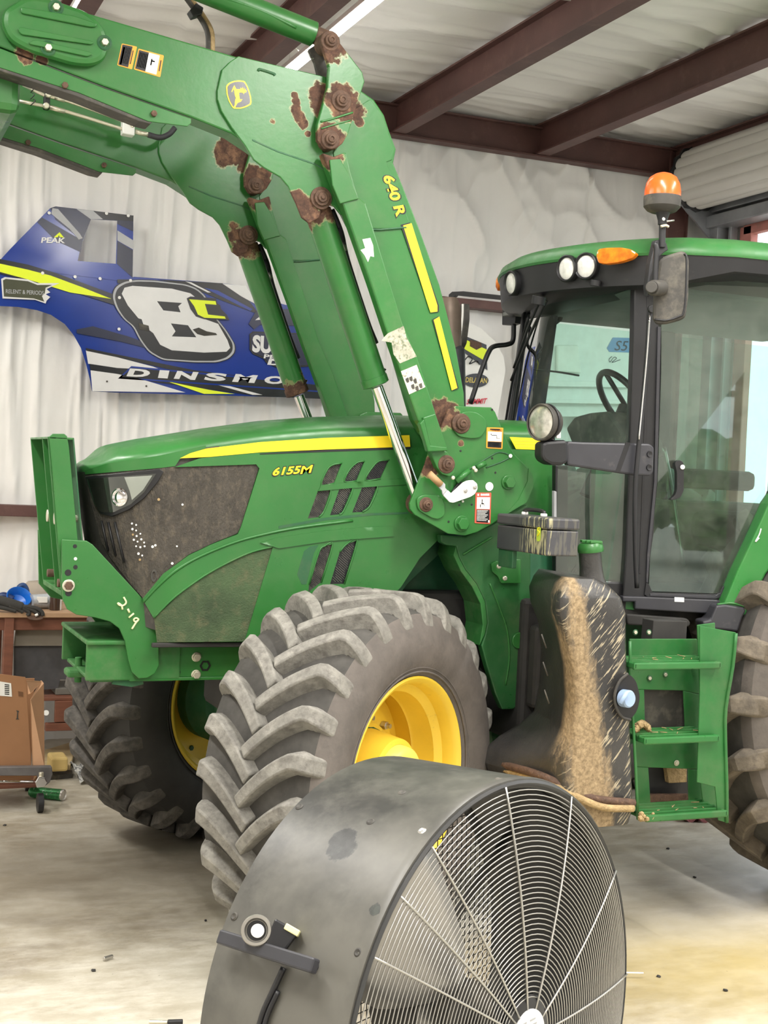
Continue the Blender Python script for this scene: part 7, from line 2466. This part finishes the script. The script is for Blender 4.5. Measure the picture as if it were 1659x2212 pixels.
top(o, 'crumpled black and white rag behind the far front tyre', 'rag')
# small bits on the floor
o = fin_bm('socket_bit', cyl_bm(PZ(224, 2071, 0.010), PZ(243, 2065, 0.010), 0.0065, 0.006, 16), M['steel'], None, smooth=True, bevel=0.001)
top(o, 'small steel socket bit lying alone on the bare floor at lower left', 'bit')
o = fin_bm('screwdriver_blade', cyl_bm(PZ(322, 2207, 0.010), PZ(362, 2208, 0.010), 0.007, 0.006, 6), M['zinc'], None, smooth=False, bevel=0.001)
top(o, 'bright metal tool tip lying left of the fan at the bottom edge', 'tool')
cyl('tool_grip', PZ(362, 2208, 0.012), PZ(395, 2207, 0.012), 0.008, BV, o)
o = box('rubber_chip', -1, -0.99, 0, 0.01, 0, 0.008, BV, None)
o.location = PZ(444, 1988, 0.004)
top(o, 'tiny black rubber chip on the floor left of the drum fan', 'debris')
for nm_, px_, lab in (('dirt_clod', (202, 2096), 'tiny dark clod on the floor just below the socket bit'), ('dirt_clod', (10, 1782), 'small dark clod on the floor near the left edge'), ('dirt_clod', (1443, 1833), 'dark clod on the floor between the steps and the fan'), ('dirt_clod', (1500, 1895), 'dark chip on the yellowish floor stain'), ('dirt_clod', (1567, 2139), 'tiny clod on the bare floor at lower right'), ('dirt_clod', (1423, 2109), 'small clod on the floor right of the fan')):
    bm = bmesh.new()
    bmesh.ops.create_icosphere(bm, subdivisions=2, radius=0.009)
    for v in bm.verts:
        v.co *= random.uniform(0.7, 1.2)
        v.co.z *= 0.5
    o = fin_bm(nm_, bm, M['rubber_dark'], None)
    o.location = PZ(*px_, 0.003)
    top(o, lab, 'debris')
o = tube('thin_stick', [PZ(1340, 2101, 0.02), PZ(1390, 2102, 0.02)], 0.003, M['label_white'], None, sub=0)
top(o, 'thin pale stick on the floor sticking out behind the fan', 'stick')
# folded red rag under the lowest step
vs_, fs_ = [], []
r0 = PZ(1470, 1776, 0.0)
r1 = PZ(1532, 1778, 0.0)
for j in range(6):
    for i in range(13):
        a_, b_ = i / 12, j / 5
        vs_.append(r0 + (r1 - r0) * a_ + Vector((0.02, 0.14, 0)) * b_ + Vector((0, 0, 0.015 + 0.014 * math.sin(a_ * 13 + b_ * 5) + 0.008 * math.sin(b_ * 9))))
for j in range(5):
    for i in range(12):
        k = j * 13 + i
        fs_.append((k, k + 1, k + 14, k + 13))
o = mk('red_rag', vs_, fs_, simple('faded_red_cloth', (0.42, 0.16, 0.17), 0.9, var=0.3, scale=20), None, smooth='all')
o.modifiers.new('t', 'SOLIDIFY').thickness = 0.006
top(o, 'faded red rag on the floor below the tractor steps', 'rag')
# pale bucket behind the rear wheel
p = PZ(1598, 1738, 0.0)
bk = root('grey_bucket', tuple(p), 'pale grey plastic bucket on the floor behind the tractor steps', 'bucket')
lathe('bucket_body', p, (0, 0, 1), [(0.0, 0.0), (0.0, 0.10), (0.27, 0.13), (0.275, 0.138), (0.285, 0.138), (0.285, 0.128), (0.02, 0.095), (0.015, 0.0)], simple('pale_grey_plastic', (0.55, 0.54, 0.52), 0.5), bk, n=36)

# ================================================================== LIGHT FIXTURES IN VIEW
LED = emit('led_tube', (1.0, 0.97, 0.92), 26.0)


def led(x, y0, y1, z, lab, n_=2):
    r = root('led_strip_light', (x, (y0 + y1) / 2, z), lab, 'ceiling light', 'hanging LED strip lights')
    hsg = box('housing', x - 0.035, x + 0.035, y0, y1, z, z + 0.03, M['white'], r)
    for k in (-1, 1):
        cyl('led_tube', (x + k * 0.018, y0 + 0.02, z - 0.012), (x + k * 0.018, y1 - 0.02, z - 0.012), 0.011, LED, r, bevel=0)
    for yy in (y0 + 0.1, y1 - 0.1):
        tube('hanger_wire', [(x, yy, z + 0.03), (x + 0.01, yy, 4.33)], 0.002, M['label_white'], hsg, n=4, sub=0)
    return r


l1 = led(0.655, 0.2, 2.50, 4.16, 'long bright LED strip light hanging above the loader knee')
tube('loose_wire', [(0.62, 2.46, 4.17), (0.58, 2.55, 4.10), (0.54, 2.62, 4.14), (0.50, 2.70, 4.30)], 0.004, M['label_white'], l1, n=5)
tube('loose_wire', [(0.60, 2.05, 4.17), (0.55, 2.08, 4.22), (0.54, 2.12, 4.30)], 0.004, M['label_white'], l1, n=5)
l2 = led(-0.66, 0.6, 2.26, 4.16, 'LED strip light hanging above the left end of the loader boom')
o = tube('ceiling_wire', [(-0.66, 2.2, 4.2), (-0.3, 2.3, 4.16), (0.1, 2.4, 4.18), (0.55, 2.45, 4.17)], 0.006, M['label_white'], None, n=5)
top(o, 'sagging white wire running between the two strip lights', 'wire')

# ================================================================== OUTSIDE
LF = simple('leaf_green', (0.10, 0.20, 0.045), 0.8, var=0.5, scale=2.5)
BK_ = simple('tree_bark', (0.10, 0.07, 0.05), 0.9)


def tree(x, y, h, r, lab, seed):
    t = root('tree', (x, y, -0.14), lab, 'tree', 'trees outside the shop')
    rr = random.Random(seed)
    bm = bmesh.new()
    for k in range(26):
        a_ = rr.uniform(0, 6.28)
        q = rr.uniform(0, 1) ** 0.6
        zc = h * rr.uniform(0.32, 0.92)
        w_ = r * (1 - 0.5 * abs(zc / h - 0.55) * 2)
        bmesh.ops.create_icosphere(bm, subdivisions=3, radius=rr.uniform(0.25, 0.42) * r, matrix=Matrix.Translation((x + math.cos(a_) * q * w_, y + math.sin(a_) * q * w_, zc)))
    for v in bm.verts:
        v.co += Vector((rr.uniform(-1, 1), rr.uniform(-1, 1), rr.uniform(-1, 1))) * r * 0.05
    fin_bm('crown', bm, LF, t)
    cyl('trunk', (x, y, -0.2), (x, y, h * 0.6), 0.03 * h, BK_, t, r1=0.015 * h)
    return t


for i, (x, y, h, r, lb) in enumerate(((19, 5.0, 5.5, 3.0, 'nearest leafy tree seen through the cab and the open door'), (24, 13.5, 7.0, 3.8, 'leafy tree farther off beyond the open door'), (28, -1.0, 6.0, 3.4, 'leafy tree to the right outside the open door'), (36, 22, 8, 4.2, 'distant leafy tree far beyond the open door'), (-14, -27, 5.5, 3.0, 'leafy tree at the left end of the yard row behind the photographer'), (-5, -32, 6.5, 3.2, 'tallest leafy tree of the yard row behind the photographer'), (4.6, -29, 2.6, 2.4, 'low leafy tree just left of the utility pole'), (13, -30, 3.4, 3.0, 'leafy tree just right of the utility pole'), (25, -24, 7.0, 3.9, 'leafy tree at the right end of the yard row'), (33, -12, 6.5, 3.9, 'leafy tree standing alone at the far right corner of the yard'))):
    tree(x, y, h, r, lb, 40 + i)
o = cyl('utility_pole', (4.0, -22, -0.14), (4.0, -22, 8.5), 0.14, BK_, None, r1=0.10)
top(o, 'wooden utility pole in the yard in front of the shop', 'pole')
box('crossarm', 3.2, 4.8, -22.06, -21.94, 3.6, 3.72, BK_, o)
for k_ in range(4):
    tube('power_line', [(-6, -22.5 + 0.1 * k_, 3.2 + 0.35 * k_), (4, -22, 3.7 + 0.3 * k_), (16, -21.5, 4.6 + 0.3 * k_)], 0.02, BV, o, n=4, sub=4)
